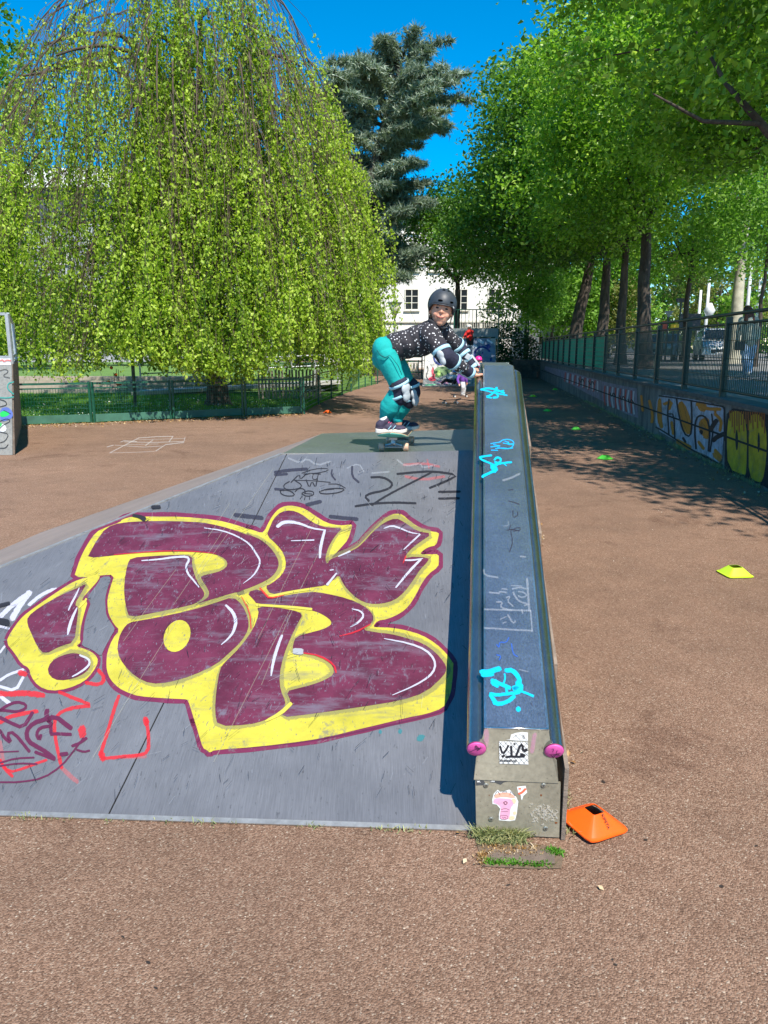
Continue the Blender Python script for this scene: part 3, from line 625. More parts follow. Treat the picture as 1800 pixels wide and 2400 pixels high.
# lower stickers
fill('sticker_scrap', [z5([(245, 660), (270, 655), (285, 690), (310, 700), (330, 735), (242, 738)])], frontmap, .0010, simple('grey_scrap', (.06, .06, .06), .7), ledge, 0)
c_ = frontmap(*z5([(250, 712)])[0], .0016); RM = Matrix(((1, 0, 0), (0, 0, -1), (0, 1, 0)))
text('w.', .013, Matrix.Translation(c_) @ RM.to_4x4(), M['paper'], 'scrap_lettering', ledge, bold=.0004)
fill('sticker_scrap', [z5([(362, 700), (372, 674), (440, 676), (500, 692), (518, 704), (480, 714), (455, 733), (410, 715), (365, 712)])], frontmap, .0010, bpy.data.materials['grey_scrap'], ledge, 0)
c_ = frontmap(*z5([(366, 708)])[0], .0016); text('.Sumo', .0125, Matrix.Translation(c_) @ RM.to_4x4(), M['paper'], 'scrap_lettering', ledge, bold=.0003)
M['spink'] = simple('pink_print', (.80, .36, .50), .6, 0, .1, 60); M['scoral'] = simple('coral_print', (.85, .40, .28), .6, 0, .1, 60); M['speach'] = simple('peach_print', (.85, .55, .35), .6, 0, .1, 60)
fill('sticker', [z5([(382, 860), (395, 810), (430, 775), (450, 795), (480, 790), (530, 775), (560, 800), (590, 840), (608, 880), (600, 930), (595, 980), (580, 1040), (530, 1048), (440, 1040), (440, 990), (450, 940), (420, 905), (384, 900)])], frontmap, .0008, M['paper'], ledge, 0)
fill('sticker_print', [z5([(388, 890), (400, 850), (470, 850), (560, 860), (570, 900), (540, 930), (535, 1000), (520, 1036), (446, 1034), (450, 980), (458, 930), (430, 900)])], frontmap, .0013, M['spink'], ledge, 1)
fill('sticker_print', [z5([(395, 850), (410, 815), (450, 800), (530, 800), (575, 830), (580, 850), (480, 835)])], frontmap, .0015, M['scoral'], ledge, 1)
fill('sticker_print', [z5([(545, 855), (580, 850), (590, 880), (570, 905)]), z5([(560, 965), (590, 960), (590, 990), (565, 995)]), z5([(530, 1005), (570, 1000), (580, 1025), (550, 1040), (525, 1030)])], frontmap, .0015, M['speach'], ledge, 1)
strokes('sticker_lines', [(z5([(472, 800), (475, 785), (485, 795), (492, 780), (498, 795), (508, 785), (510, 802), (472, 802)]), .9), (z5([(400, 830), (428, 780), (450, 822)]), 1.2), (z5([(535, 822), (540, 782), (580, 828)]), 1.2), (z5([(480, 885), (500, 875), (515, 890), (495, 905), (482, 890)]), 1.8), (z5([(450, 1000), (450, 1030), (515, 1030), (518, 995), (450, 1000)]), .8), (z5([(460, 945), (500, 935), (530, 950)]), .9), (z5([(460, 965), (520, 960)]), .8), (z5([(470, 1010), (480, 1022), (490, 1008), (500, 1022)]), .8)], frontmap, .0019, M['s_black'], ledge, .7)
fill('sticker', [z5([(595, 750), (670, 742), (684, 800), (650, 830), (640, 865), (632, 860), (628, 825), (605, 800)])], frontmap, .0008, M['paper'], ledge, 0)
strokes('sticker_heart', [(z5([(612, 768), (628, 768)]), 4), (z5([(615, 810), (640, 800), (668, 770)]), 6)], frontmap, .0012, spray('coral_ink', (.8, .15, .08), .1), ledge, .7)
# timber plank and top cap, level tail
M['plank'] = simple('grey_timber', (.20, .155, .12), .9, 0, .35, 12, .6, 60)
for s0, s1, dz in ((-.02, .42, -.02), (.43, 1.3, 0), (1.31, 2.2, 0), (2.21, LEN, 0)):
    g = MB(); pts = [LP(.290, 0, s0), LP(.290, .30 + dz, s0), LP(.272, .30, s1), LP(.272, 0, s1)]
    for p in pts: 
        if p.z < .012 or p is pts[0] or p is pts[3]: p.z = .004 + (.0)
    g.prism(pts, W * .014); g.build('side_board', M['plank'], ledge)
g = MB(); e = LEN; E0 = LP(.017, HT - .062, e); 
tail = Vector((.115, 1, 0)) * 1.15
for nm, prof in (('tail_plate', [(.017, HT - .062), (.019, HT - .006), (.026, HT), (.225, HT), (.232, HT - .006), (.234, HT - .062)]),):
    g = MB(); n = len(prof); V = [LP(u, z, e) for u, z in prof]; g.add(V + [v + tail for v in V], [(i, i + 1, i + 1 + n, i + n) for i in range(n - 1)]); o = g.build(nm, M['plat'], ledge); m = o.modifiers.new('s', 'SOLIDIFY'); m.thickness = .004
for u in (-.006, .252):
    g = MB(); a = LP(u, .336, e); g.tube([a, a + tail], .0335, 16); g.build('side_tube', M['tube'], ledge, True)
for u in (.0, .24):
    g = MB(); a = LP(u, .33, e); g.prism([a, a + tail, Vector(((a + tail).x, (a + tail).y, .0)), Vector((a.x, a.y, 0))], W * .012); g.build('side_sheet', M['tube'], ledge)
a = LP(0, HT, e) + tail; b = LP(.25, HT, e) + tail; g = MB(); g.prism([a, b, Vector((b.x, b.y, 0)), Vector((a.x, a.y, 0))], (0, .01, 0)); g.build('rear_sheet', M['tube'], ledge)
# paint on the top plate
TP = LP(.1, HT + .002, 0)
def topmap(x, y, l): return on_plane(x, y, TP, LN) + LN * l
if LN.z < 0: LN.negate()
def z2(P): return [(1040 + x / 3.95, 840 + y / 3.95) for x, y in P]
def z3(P): return [(1040 + x / 4.9167, 1350 + y / 4.9167) for x, y in P]
cy_ = [(z2([(345, 290), (400, 275), (470, 285), (560, 320)]), 6), (z2([(345, 290), (400, 300), (460, 320), (585, 342)]), 4), (z2([(487, 275), (487, 300)]), 9), (z2([(480, 300), (430, 345), (385, 355), (440, 365)]), 5), (z2([(487, 320), (510, 360), (460, 365)]), 6), (z2([(500, 310), (555, 298)]), 4),
       (z2([(335, 915), (390, 905), (440, 898)]), 6), (z2([(335, 915), (345, 935), (400, 960), (440, 975)]), 6), (z2([(470, 940), (490, 915), (525, 925), (530, 955), (500, 970), (475, 960)]), 6), (z2([(440, 990), (480, 990), (500, 975)]), 9), (z2([(500, 980), (560, 968), (625, 962)]), 6), (z2([(450, 1000), (470, 1020), (470, 1040)]), 17), (z2([(490, 1030), (430, 1060), (365, 1090), (360, 1098)]), 8), (z2([(540, 965), (580, 995)]), 3)]
strokes('cyan_figure', cy_, topmap, .0006, M['s_cyan'], ledge, .35)
cl = [([(435, 790), (520, 775)], 3), ([(435, 820), (520, 812)], 3), ([(440, 850), (500, 852)], 3), ([(520, 775), (545, 755), (600, 748), (645, 765), (650, 800), (620, 835), (560, 838), (500, 828)], 3), ([(565, 765), (600, 780), (610, 800)], 3), ([(550, 785), (640, 800)], 3), ([(480, 835), (540, 830), (600, 836), (640, 830)], 3), ([(460, 800), (520, 812)], 3), ([(600, 775), (590, 800), (640, 790)], 3)]
strokes('cyan_scribble', [(z2(P), w * .7) for P, w in cl], topmap, .0006, spray('cyan_marker', (.0, .38, .85), .3), ledge, .6)
cb = [([(440, 1110), (520, 1105), (640, 1070)], 15), ([(450, 1140), (560, 1130)], 14), ([(470, 1120), (580, 1095)], 14), ([(560, 1200), (560, 1240), (620, 1270)], 11), ([(590, 1210), (660, 1250), (760, 1290)], 11), ([(720, 1090), (790, 1085), (850, 1150), (880, 1220), (850, 1280), (780, 1300), (880, 1310)], 13), ([(850, 1230), (900, 1290), (850, 1340)], 15), ([(870, 1320), (960, 1355), (1030, 1385)], 7), ([(540, 1360), (620, 1375), (720, 1360), (840, 1350)], 10), ([(540, 1370), (580, 1440), (610, 1470)], 12), ([(580, 1460), (640, 1480), (740, 1450), (810, 1390)], 12), ([(855, 1530), (865, 1545)], 14), ([(700, 1130), (710, 1180), (690, 1240)], 5), ([(720, 1290), (730, 1360)], 8)]
strokes('cyan_blot', [(z3(P), w) for P, w in cb], topmap, .0007, M['s_cyan'], ledge, .45)
sp = [([(470, 600), (600, 605), (700, 615), (1020, 630)], 5), ([(470, 385), (620, 388), (1000, 400)], 5), ([(1000, 400), (1020, 640)], 4), ([(960, 30), (985, 400)], 6), ([(530, 190), (640, 200)], 5), ([(790, 150), (880, 130), (950, 150)], 4), ([(800, 190), (830, 250), (880, 300), (960, 320)], 5), ([(860, 180), (930, 190), (960, 230), (900, 250), (860, 230)], 4), ([(720, 250), (770, 230), (730, 290), (800, 350)], 4), ([(610, 300), (680, 300), (650, 350), (700, 380), (780, 395)], 5), ([(740, 450), (800, 550), (825, 520)], 5), ([(680, 545), (720, 530)], 3), ([(650, 500), (720, 470)], 3), ([(930, 340), (980, 330)], 4), ([(900, 390), (910, 430)], 4), ([(640, 180), (720, 190)], 4), ([(670, 150), (730, 155)], 4), ([(870, 1080), (970, 1105)], 3), ([(780, 110), (900, 120)], 3)]
sp_ = [(z3(P), w) for P, w in sp] + [(z2([(550, 1130), (620, 1110), (700, 1070)]), 6), (z2([(555, 1555), (600, 1550), (600, 1510)]), 2), (z2([(370, 1960), (380, 2010), (500, 2030)]), 5), (z2([(710, 1835), (755, 1838)]), 5)]
strokes('pale_writing', sp_, topmap, .0005, M['s_pale'], ledge, .4)
dk = [([(600, 1220), (640, 1215)], 3), ([(640, 1410), (640, 1480), (690, 1450), (680, 1420)], 3), ([(590, 1590), (640, 1580), (700, 1600)], 3), ([(620, 1600), (640, 1700), (610, 1790)], 3), ([(600, 1320), (640, 1330), (700, 1350)], 3), ([(620, 1540), (600, 1600), (700, 1560), (715, 1590), (640, 1600)], 2.5)]
strokes('dark_writing', [(z2(P), w) for P, w in dk] + [(z3([(1010, 1465), (1018, 1500)]), 1.5), (z3([(870, 965), (880, 970)]), 2)], topmap, .0005, M['s_blackfaint'], ledge, .4)
strokes('blue_writing', [(z3([(610, 790), (640, 830), (640, 760), (720, 770), (750, 710)]), 3), (z3([(780, 780), (800, 900), (850, 930)]), 3), (z3([(610, 910), (660, 920), (640, 970)]), 3)], topmap, .0005, M['s_blue'], ledge, .4)
# ------------------------------------------------------------------ training markers
def cone_mesh(name, label, cat, C0, e1, hgt, top, mat, group=None, flange=.012, th=.002):
    """low square marker with an open top. C0 centre, e1 half edge vector"""
    e2 = Vector((-e1.y, e1.x, 0)); t = thing(name, label, cat, tuple(C0), group)
    ring = lambda k, z: [C0 + (e1 * a + e2 * b) * k + Vector((0, 0, z)) for a, b in ((1, 1), (-1, 1), (-1, -1), (1, -1))]
    def rnd(k, z, r=.16):
        P = ring(k, z); Q = []
        for i in range(4):
            p = P[i]; pr = P[i - 1]; nx = P[(i + 1) % 4]
            Q += [p.lerp(pr, r), p.lerp(pr, r * .35).lerp(nx, r * .18), p.lerp(nx, r * .35).lerp(pr, r * .18), p.lerp(nx, r)]
        return Q
    L = [rnd(1, .002), rnd(1, .007), rnd(1 - flange * 6, .009), rnd(1 - flange * 9, .012), rnd(top, hgt), rnd(top * .93, hgt), rnd(top * .93 + .02, hgt - .004), rnd(.86, .010), rnd(.97, .002)]
    V = [p for r in L for p in r]; n = 16
    F = [(i * n + k, i * n + (k + 1) % n, (i + 1) * n + (k + 1) % n, (i + 1) * n + k) for i in range(len(L) - 1) for k in range(n)]
    g = MB(); g.add(V, F); o = g.build('marker_body', mat, t, True); m = o.modifiers.new('e', 'EDGE_SPLIT'); m.split_angle = R(28)
    return t
def plastic(name, c, tr=.25):
    t = NT(name); t.col(t.ramp(t.noise(30, 4), [(.3, tuple(x * .9 for x in c)), (.7, c)])); t.set(Roughness=.42); return t.m
M['orange'] = plastic('orange_plastic', (.95, .115, .005)); M['lime'] = plastic('lime_plastic', (.55, .80, .03)); M['green'] = plastic('green_plastic', (.10, .60, .05))
Fp = on_z(1348, 1990); Rp = on_z(1449, 1950); Lp = on_z(1325, 1912)
Cc = (Rp + Lp) / 2; Cc.z = 0.004; e = (Rp - Fp) / 2; hl_ = .1; e = e.normalized() * ((Rp - Fp).length + (Lp - Fp).length) / 4 * .95; Cc.y -= .012
big = cone_mesh('orange_marker', 'orange square training marker lying beside the foot of the steel ledge', 'training marker', Cc, e, .054, .30, M['orange'])
# lettering on the front-right face
e2 = Vector((-e.y, e.x, 0)); fc = Cc - e2 * .64 + Vector((0, 0, .0305)); nrm = (-e2.normalized() * .054 + Vector((0, 0, 1)) * (e2.length * .64)).normalized()
xd = nrm.cross(e.normalized()).normalized(); xd = -xd if xd.z > 0 else xd
yd = nrm.cross(xd)
tx = text('KIPSTA', .0165, Matrix.Translation(fc - xd * .036 + nrm * .0035) @ Matrix((xd, yd, nrm)).transposed().to_4x4(), simple('dark_print', (.10, .03, .01), .6), 'marker_lettering', big, bold=.0002)
big.rotation_euler = (0, R(4), 0); big.location.z += .006
for i, (px, py, key, lb, w) in enumerate([(1722, 1350, 'lime', 'lime yellow marker alone on the sunny asphalt right of the ledge', .2), (1418, 1079, 'green', 'green marker nearest to the camera in the tree shade', .19), (1350, 1010, 'green', 'green marker in the middle of the tree shade, second from the camera', .19), (1283, 967, 'green', 'green marker at the far edge of the tree shade', .19), (1249, 933, 'lime', 'small lime marker on the sunlit strip beyond the tree shade', .2), (1301, 917, 'green', 'small green marker near the retaining wall on the sunlit strip', .2), (1217, 899, 'green', 'farthest green marker, in shade behind the ledge top', .2), (768, 971, 'orange', 'small orange marker beside the curved green fence', .22)]):
    p = on_z(px, py - 3, .0); p.z = .004; d = Vector((w / 2, 0, 0)); d.rotate(Matrix.Rotation([.1, .5, -.2, .9, .3, .1, .6, .2][i], 4, 'Z'))
    cone_mesh('training_marker', lb, 'training marker', p, d, w * .3, .4, M[key], 'training markers set out on the asphalt')
# ------------------------------------------------------------------ retaining wall
M['wallc'] = NT('stained_concrete')
t = M['wallc']; t.col(t.mix(1, t.ramp(t.noise(2.5, 7, .65), [(.3, (.11, .105, .095)), (.7, (.24, .225, .20))]), t.ramp(t.noise(5, 5, .6, vec=t.stretch((1, 1, .15))), [(.35, .55), (.6, 1.05)]), 'MULTIPLY')); t.set(Roughness=.9); t.bump(t.noise(70, 5), .4, .01); M['wallc'] = t.m
wall = thing('retaining_wall', 'long concrete retaining wall covered in graffiti below the dark green railing', 'wall', (wallX(12), 12, 0))
WDIR = Vector((WS, 1, 0)).normalized(); WNRM = Vector((-1, WS, 0)).normalized()
rs = random.Random(7)
y = 2.2; k = 0
while y < 46:
    y2 = min(y + 2.0, 46.0)
    for (z0, z1) in ((-.05, .445), (.46, .885)):
        a = Vector((wallX(y + .004), y + .004, 0)); b = Vector((wallX(y2 - .004), y2 - .004, 0)); off = WNRM * rs.uniform(-.003, .003)
        g = MB(); g.prism([a + off + Vector((0, 0, z0)), b + off + Vector((0, 0, z0)), b + off + Vector((0, 0, z1)), a + off + Vector((0, 0, z1))], -WNRM * .25); g.build('concrete_block', M['wallc'], wall)
    a = Vector((wallX(y + .003), y + .003, .888)) + WNRM * .03; b = Vector((wallX(y2 - .003), y2 - .003, .888)) + WNRM * .03
    g = MB(); g.prism([a, b, b + Vector((0, 0, .055)), a + Vector((0, 0, .055))], -WNRM * .34); g.build('coping_slab', bpy.data.materials.get('dark_coping') or simple('dark_coping', (.10, .10, .09), .9, 0, .3, 5, .3, 60), wall)
    y = y2
g = MB(); a = Vector((wallX(2.2), 2.2, 0)) - WNRM * .02; b = Vector((wallX(46), 46, 0)) - WNRM * .02
g.prism([a, b, b + Vector((0, 0, .9)), a + Vector((0, 0, .9))], -WNRM * .2); g.build('wall_core', simple('dark_joint', (.03, .028, .025), .95), wall)
g = MB(); a = Vector((wallX(2.2), 2.2, .4525)) + WNRM * .010; b = Vector((wallX(46), 46, .4525)) + WNRM * .010; g.bar(a, b, .008, .026); g.build('joint_strip', bpy.data.materials['dark_joint'], wall)
WP0 = Vector((wallX(0), 0, 0))
def wallmap(x, y, l): return on_plane(x, y, WP0, WNRM) + WNRM * (l + .004)
def z6(P): return [(1160 + x / 2.592, 600 + y / 2.592) for x, y in P]
def wp(name, c, wear=.5): return paint(name, c, min(1, wear * 1.6 + .2), .8, .35, (.17, .15, .13), 3)
M['wyel'] = wp('mustard_wall_paint', (.52, .36, .02), .35); M['wblack'] = wp('black_wall_paint', (.02, .02, .025), .2); M['wwhite'] = wp('white_wall_paint', (.40, .40, .46), .6); M['worange'] = wp('orange_wall_paint', (.55, .20, .03), .4); M['wred'] = wp('red_wall_paint', (.35, .05, .04), .6); M['wpur'] = wp('mauve_wall_paint', (.24, .20, .25), .7)
fill('wall_paint', [z6([(1395, 1300), (1400, 1100), (1410, 960), (1450, 925), (1560, 945), (1640, 960), (1760, 980), (1760, 1480), (1640, 1400), (1500, 1340)])], wallmap, .001, M['wblack'], wall, 0)
fill('wall_paint', [z6([(1418, 1290), (1410, 1100), (1425, 960), (1470, 935), (1520, 970), (1535, 1100), (1530, 1310), (1520, 1335)]), z6([(1545, 1340), (1545, 1100), (1550, 970), (1600, 955), (1640, 1000), (1655, 1100), (1650, 1250), (1630, 1370), (1600, 1375)]), z6([(1670, 1400), (1672, 1000), (1750, 980), (1760, 1460)])], wallmap, .002, M['wyel'], wall, 1)
fill('wall_paint', [z6([(1468, 1180), (1462, 1110), (1472, 1040), (1482, 1110), (1478, 1180)]), z6([(1600, 1190), (1598, 1100), (1608, 1060), (1615, 1120), (1610, 1195)])], wallmap, .003, M['wblack'], wall, 1)
strokes('wall_drips', [(z6([(x, 940 + i), (x + 2, 1000 + (i * 37) % 80)]), 4) for i, x in enumerate(range(1430, 1650, 14))], wallmap, .0035, spray('rust_drip', (.30, .09, .02), .5, 60), wall, .4)
fill('wall_paint', [z6([(975, 1050), (980, 900), (1000, 840), (1100, 855), (1200, 870), (1300, 890), (1390, 910), (1398, 1000), (1390, 1110), (1380, 1270), (1300, 1215), (1200, 1175), (1080, 1110)])], wallmap, .001, M['wwhite'], wall, 1)
fill('wall_paint', [z6([(985, 1000), (990, 880), (1010, 850), (1020, 960), (1010, 1050)]), z6([(1110, 890), (1150, 880), (1200, 1010), (1195, 1080), (1160, 1085), (1120, 980)]), z6([(1225, 880), (1290, 890), (1285, 950), (1240, 940)]), z6([(1240, 1000), (1300, 970), (1310, 1060), (1300, 1120), (1270, 1100), (1240, 1060)]), z6([(1100, 1120), (1200, 1165), (1190, 1185), (1110, 1150)]), z6([(1320, 1190), (1380, 1200), (1378, 1260), (1330, 1225)]), z6([(1330, 930), (1350, 930), (1345, 990)])], wallmap, .002, M['worange'], wall, 1)
strokes('wall_colour', [(z6(P), w) for P, w in [([(1000, 880), (1000, 960), (1015, 1040)], 10), ([(1030, 900), (1080, 880), (1060, 930)], 9), ([(1075, 1010), (1085, 1080)], 8), ([(1130, 900), (1160, 1010), (1180, 1060)], 13), ([(1230, 900), (1290, 930), (1370, 930)], 10), ([(1270, 1000), (1300, 1040), (1280, 1100)], 12), ([(1340, 960), (1380, 1000), (1370, 1060)], 9), ([(1240, 1130), (1270, 1170)], 9), ([(1340, 1180), (1375, 1220)], 10), ([(1110, 1120), (1190, 1160)], 9), ([(940, 880), (960, 960), (955, 1010)], 8), ([(890, 850), (900, 940)], 7)]], wallmap, .0022, spray('orange_wall_spray', (.55, .19, .02), 1.2, 60), wall, .4)
strokes('wall_letters', [(z6(P), w) for P, w in [([(1060, 870), (1050, 950), (1060, 1090)], 4), ([(1060, 960), (1090, 960), (1095, 1105)], 4), ([(1105, 870), (1120, 970), (1150, 1080), (1190, 1100), (1200, 1020), (1195, 880)], 4.5), ([(1300, 1185), (1310, 1060), (1290, 985), (1255, 965), (1225, 985), (1215, 1060), (1225, 1170)], 5), ([(1255, 1075), (1250, 1060), (1262, 1065), (1258, 1080)], 6), ([(1310, 1060), (1340, 1010), (1350, 1000)], 12), ([(1330, 1120), (1350, 1100), (1395, 1080)], 12), ([(1000, 850), (1100, 862), (1390, 915)], 4), ([(1395, 920), (1398, 1120)], 4), ([(1300, 900), (1330, 900)], 4), ([(1310, 1190), (1330, 1050), (1320, 960)], 4), ([(980, 1040), (1010, 1055), (1080, 1100), (1200, 1180), (1380, 1270)], 4), ([(1145, 1105), (1160, 1130)], 6)]], wallmap, .003, M['s_black'], wall, .7)
fill('wall_paint', [z6([(650, 880), (648, 760), (760, 785), (862, 805), (872, 985), (800, 960), (700, 905)]), z6([(400, 740), (400, 692), (500, 715), (560, 735), (646, 755), (648, 878), (560, 835), (480, 790)]), z6([(300, 690), (305, 670), (398, 690), (398, 738)])], wallmap, .001, M['wpur'], wall, 0)
ws = [([(670 + i * 16, 790 + i * 3), (664 + i * 16 + 6 * math.sin(i * 2), 850 + i * 4), (672 + i * 16, 905 + i * 5)], 4) for i in range(12)] + [([(430 + i * 15, 710 + i * 4), (425 + i * 15 + 5 * math.sin(i * 3), 760 + i * 5)], 4) for i in range(14)]
strokes('wall_scrawl', [(z6(P), w) for P, w in ws[::2]], wallmap, .003, spray('dull_red_wall', (.42, .05, .04), .6, 60), wall, .5)
strokes('wall_scrawl', [(z6(P), w) for P, w in ws[1::2]], wallmap, .0035, spray('pale_wall_line', (.5, .48, .5), .8, 60), wall, .5)
strokes('wall_scrawl', [(z6([(x, y), (x + 14, y + 30), (x + 20, y - 5), (x + 34, y + 22)]), 3) for x, y in ((700, 830), (760, 850), (810, 870), (510, 745), (570, 760))], wallmap, .004, M['s_black'], wall, .6)
# ------------------------------------------------------------------ railing on the wall
M['dgreen'] = simple('dark_green_paint', (.008, .035, .026), .42, 0, .2, 12); M['pgreen'] = simple('green_panel_paint', (.02, .38, .22), .8, 0, .12, 2); M['fgreen'] = simple('fence_green_paint', (.012, .085, .050), .4, 0, .25, 10)
rail = thing('wall_railing', 'dark green metal railing with round top rails along the retaining wall', 'railing', (wallX(12) + .1, 12, PLZ))
PY = [4.92 + 2.11 * i for i in range(19)]
def wp_(y, z, off=.12): return Vector((wallX(y), y, z)) - WNRM * off
for y in PY:
    g = MB(); g.bar(wp_(y, PLZ - .02), wp_(y, PLZ + 1.13), .085, .06, WDIR); g.build('post', M['dgreen'], rail)
for z, r in ((PLZ + 1.16, .024), (PLZ + 1.03, .018), (PLZ + .10, .018)):
    for a, b in zip(PY[:-1], PY[1:]):
        g = MB(); g.tube([wp_(a + (0 if z > 2.08 else .04), z, .12 if z < 2.08 else .10), wp_(b - (0 if z > 2.08 else .04), z, .12 if z < 2.08 else .10)], r, 8, False); g.build('rail', M['dgreen'], rail, True)
for i, (a, b) in enumerate(zip(PY[:-1], PY[1:])):
    if i >= 8:
        g = MB(); P = [wp_(a + .06, PLZ + .12, .15), wp_(b - .06, PLZ + .12, .15), wp_(b - .06, PLZ + 1.0, .15), wp_(a + .06, PLZ + 1.0, .15)]; g.prism(P, WNRM * .004); g.build('green_panel', M['pgreen'], rail)
        g = MB()
        for z in np.linspace(PLZ + .2, PLZ + .95, 7): g.bar(wp_(a + .04, z), wp_(b - .04, z), .010)
        tag(g.build('wire_panel', M['dgreen'], rail), kind='stuff')
    else:
        g = MB(); n = int((b - a - .1) / (.075 if i < 5 else .10))
        for k in range(n + 1):
            yy = a + .05 + (b - a - .1) * k / n; g.bar(wp_(yy, PLZ + .10), wp_(yy, PLZ + 1.03), .010)
        for z in (PLZ + .3, PLZ + .55, PLZ + .8): g.bar(wp_(a + .04, z), wp_(b - .04, z), .008)
        tag(g.build('wire_panel', M['dgreen'], rail), kind='stuff')
# end of the lane: planter wall and hedge
plw = thing('planter_wall', 'low brown stone planter wall closing the far end of the lane', 'wall', (9.0, 44, 0))
for i in range(5):
    for j in range(3):
        g = MB(); g.box((5.95 + i * .52 + (.2 if j % 2 else 0), 42.5 + .02 * ((i * 7 + j) % 3), .17 + j * .33), (.505, .5, .315)); g.build('stone_block', simple('brown_stone', (.16, .11, .085), .9, 0, .35, 5, .6, 40) if 'brown_stone' not in bpy.data.materials else bpy.data.materials['brown_stone'], plw)
# ------------------------------------------------------------------ left fence
fence = thing('lawn_fence', 'straight green mesh fence with kickboards along the front of the lawn', 'fence', tuple(FENCE[0]))
FH = .90
ex = FENCE[0] + (FENCE[0] - FENCE[1]) * 1.0
FF = [ex] + FENCE
for p in FF:
    for dx in (-.035, .035):
        g = MB(); g.box((p.x + dx, p.y, FH / 2), (.045, .05, FH)); g.build('post', M['fgreen'], fence)
for a, b in zip(FF[:-1], FF[1:]):
    a = Vector((a.x + .06, a.y, 0)); b = Vector((b.x - .06, b.y, 0)); Z = lambda z: Vector((0, 0, z))
    g = MB(); g.bar(a + Z(FH - .03), b + Z(FH - .03), .04, .045); g.build('rail', M['fgreen'], fence)
    g = MB(); g.bar(a + Z(FH - .13), b + Z(FH - .13), .03, .03); g.build('rail', M['fgreen'], fence)
    g = MB(); g.bar(a + Z(.11), b + Z(.11), .012, .17); g.build('kickboard', simple('pale_green_board', (.05, .15, .10), .5, 0, .25, 4) if 'pale_green_board' not in bpy.data.materials else bpy.data.materials['pale_green_board'], fence)
    g = MB(); n = int((b - a).length / .055)
    for k in range(n + 1): p = a.lerp(b, k / n); g.bar(p + Z(.2), p + Z(FH - .13), .006)
    for z in np.arange(.24, FH - .15, .085): g.bar(a + Z(z), b + Z(z), .006)
    tag(g.build('mesh_panel', M['fgreen'], fence), kind='stuff')
cf = thing('curved_fence', 'curved green fence with level rails sweeping away around the lawn', 'fence', tuple(FCURVE[1]))
FCX = FCURVE + [Vector((.6, 43.5, 0)), Vector((2.0, 45.5, 0)), Vector((4.0, 46, 0))]
for p in FCX[1:]:
    g = MB(); g.box((p.x, p.y, FH / 2), (.05, .06, FH)); g.build('post', M['fgreen'], cf)
for a, b in zip(FCX[:-1], FCX[1:]):
    g = MB(); g.tube([a + Z(FH), b + Z(FH)], .022, 6); g.build('top_rail', M['fgreen'], cf)
    for z in np.arange(.12, .86, .12):
        g = MB(); g.bar(a + Z(z), b + Z(z), .012, .012); g.build('rail', M['fgreen'], cf)
# ------------------------------------------------------------------ side ramp at the left edge
qp = thing('quarter_pipe', 'tall skate quarter pipe with a graffitied grey side at the left edge of the picture', 'quarter pipe', (-6.4, 12, 0))
q0 = on_z(29, 1067); q1 = on_z(51, 1000); zt = 1.40
qx = q0.x; M['qside'] = sheet_metal('quarter_pipe_sheet', (.36, .36, .33), .55, .2, .3, (2, 2, 2))
g = MB(); pr = [Vector((-9.6, q0.y, 0.004)), Vector((q0.x, q0.y, .004)), Vector((q0.x + .13, q0.y, zt)), Vector((-7.2, q0.y, zt))] + [Vector((-9.6 + 2.4 * math.sin(a), q0.y, .06 + 1.34 * (1 - math.cos(a)))) for a in (1.3, 1.1, .9, .7, .5, .3, .1)]
g.prism(pr, (0, .03, 0)); g.build('side_panel', M['qside'], qp)
g = MB(); g.prism([q0 + Vector((.03, .02, .004)), q1 + Vector((0, 0, .004)), q1 + Vector((.06, 0, zt)), Vector((q0.x + .14, q0.y + .02, zt))], (-.03, 0, 0)); g.build('back_panel', M['plank'], qp)
g = MB(); g.prism([Vector((-7.2, q0.y, zt + .004)), Vector((q0.x, q0.y, zt + .004)), Vector((q1.x - .25, q1.y, zt + .004)), Vector((-8.8, q1.y, zt + .004))], (0, 0, .03)); g.build('deck', M['plat'], qp)
rows = []
for k in range(8):
    a0 = k * math.pi / 2 / 8 * .92; rows.append((-9.6 + 2.4 * math.sin(a0), .06 + 1.34 * (1 - math.cos(a0))))
g = MB(); g.add([Vector((x, q0.y + .03, z)) for x, z in rows] + [Vector((x - 1.6, q1.y, z)) for x, z in rows], [(i, i + 1, i + 9, i + 8) for i in range(7)]); g.build('riding_surface', M['bank'], qp)
M['wsteel'] = simple('pale_galvanised_steel', (.42, .44, .45), .45, .35, .15, 14)
def qmap(x, y, l): return at_Y(x, y, q0.y - .004 - l)
def z7(P): return [(x / 2.37, 700 + y / 2.37) for x, y in P]
for a, b in (((-7.1, q0.y + .05, zt), (-7.1, q0.y + .05, zt + .74)), ((q0.x + .11, q0.y + .05, zt + .0), (q0.x + .11, q0.y + .05, zt + .74)), ((q1.x + .02, q1.y, zt), (q1.x + .02, q1.y, zt + .74))):
    g = MB(); g.bar(a, b, .05, .05, (0, 1, 0)); g.build('rail_post', M['wsteel'], qp)
for z in (zt + .74, zt + .1):
    g = MB(); g.bar((-7.3, q0.y + .05, z), (q0.x + .09, q0.y + .05, z), .04); g.build('guard_rail', M['wsteel'], qp)
    g = MB(); g.bar((q0.x + .11, q0.y + .08, z), (q1.x + .02, q1.y, z), .04); g.build('guard_rail', M['wsteel'], qp)
for k in range(7):
    x = -7.1 + k * .2; g = MB(); g.bar((x, q0.y + .05, zt + .1), (x, q0.y + .05, zt + .74), .012); g.build('guard_bar', M['wsteel'], qp)
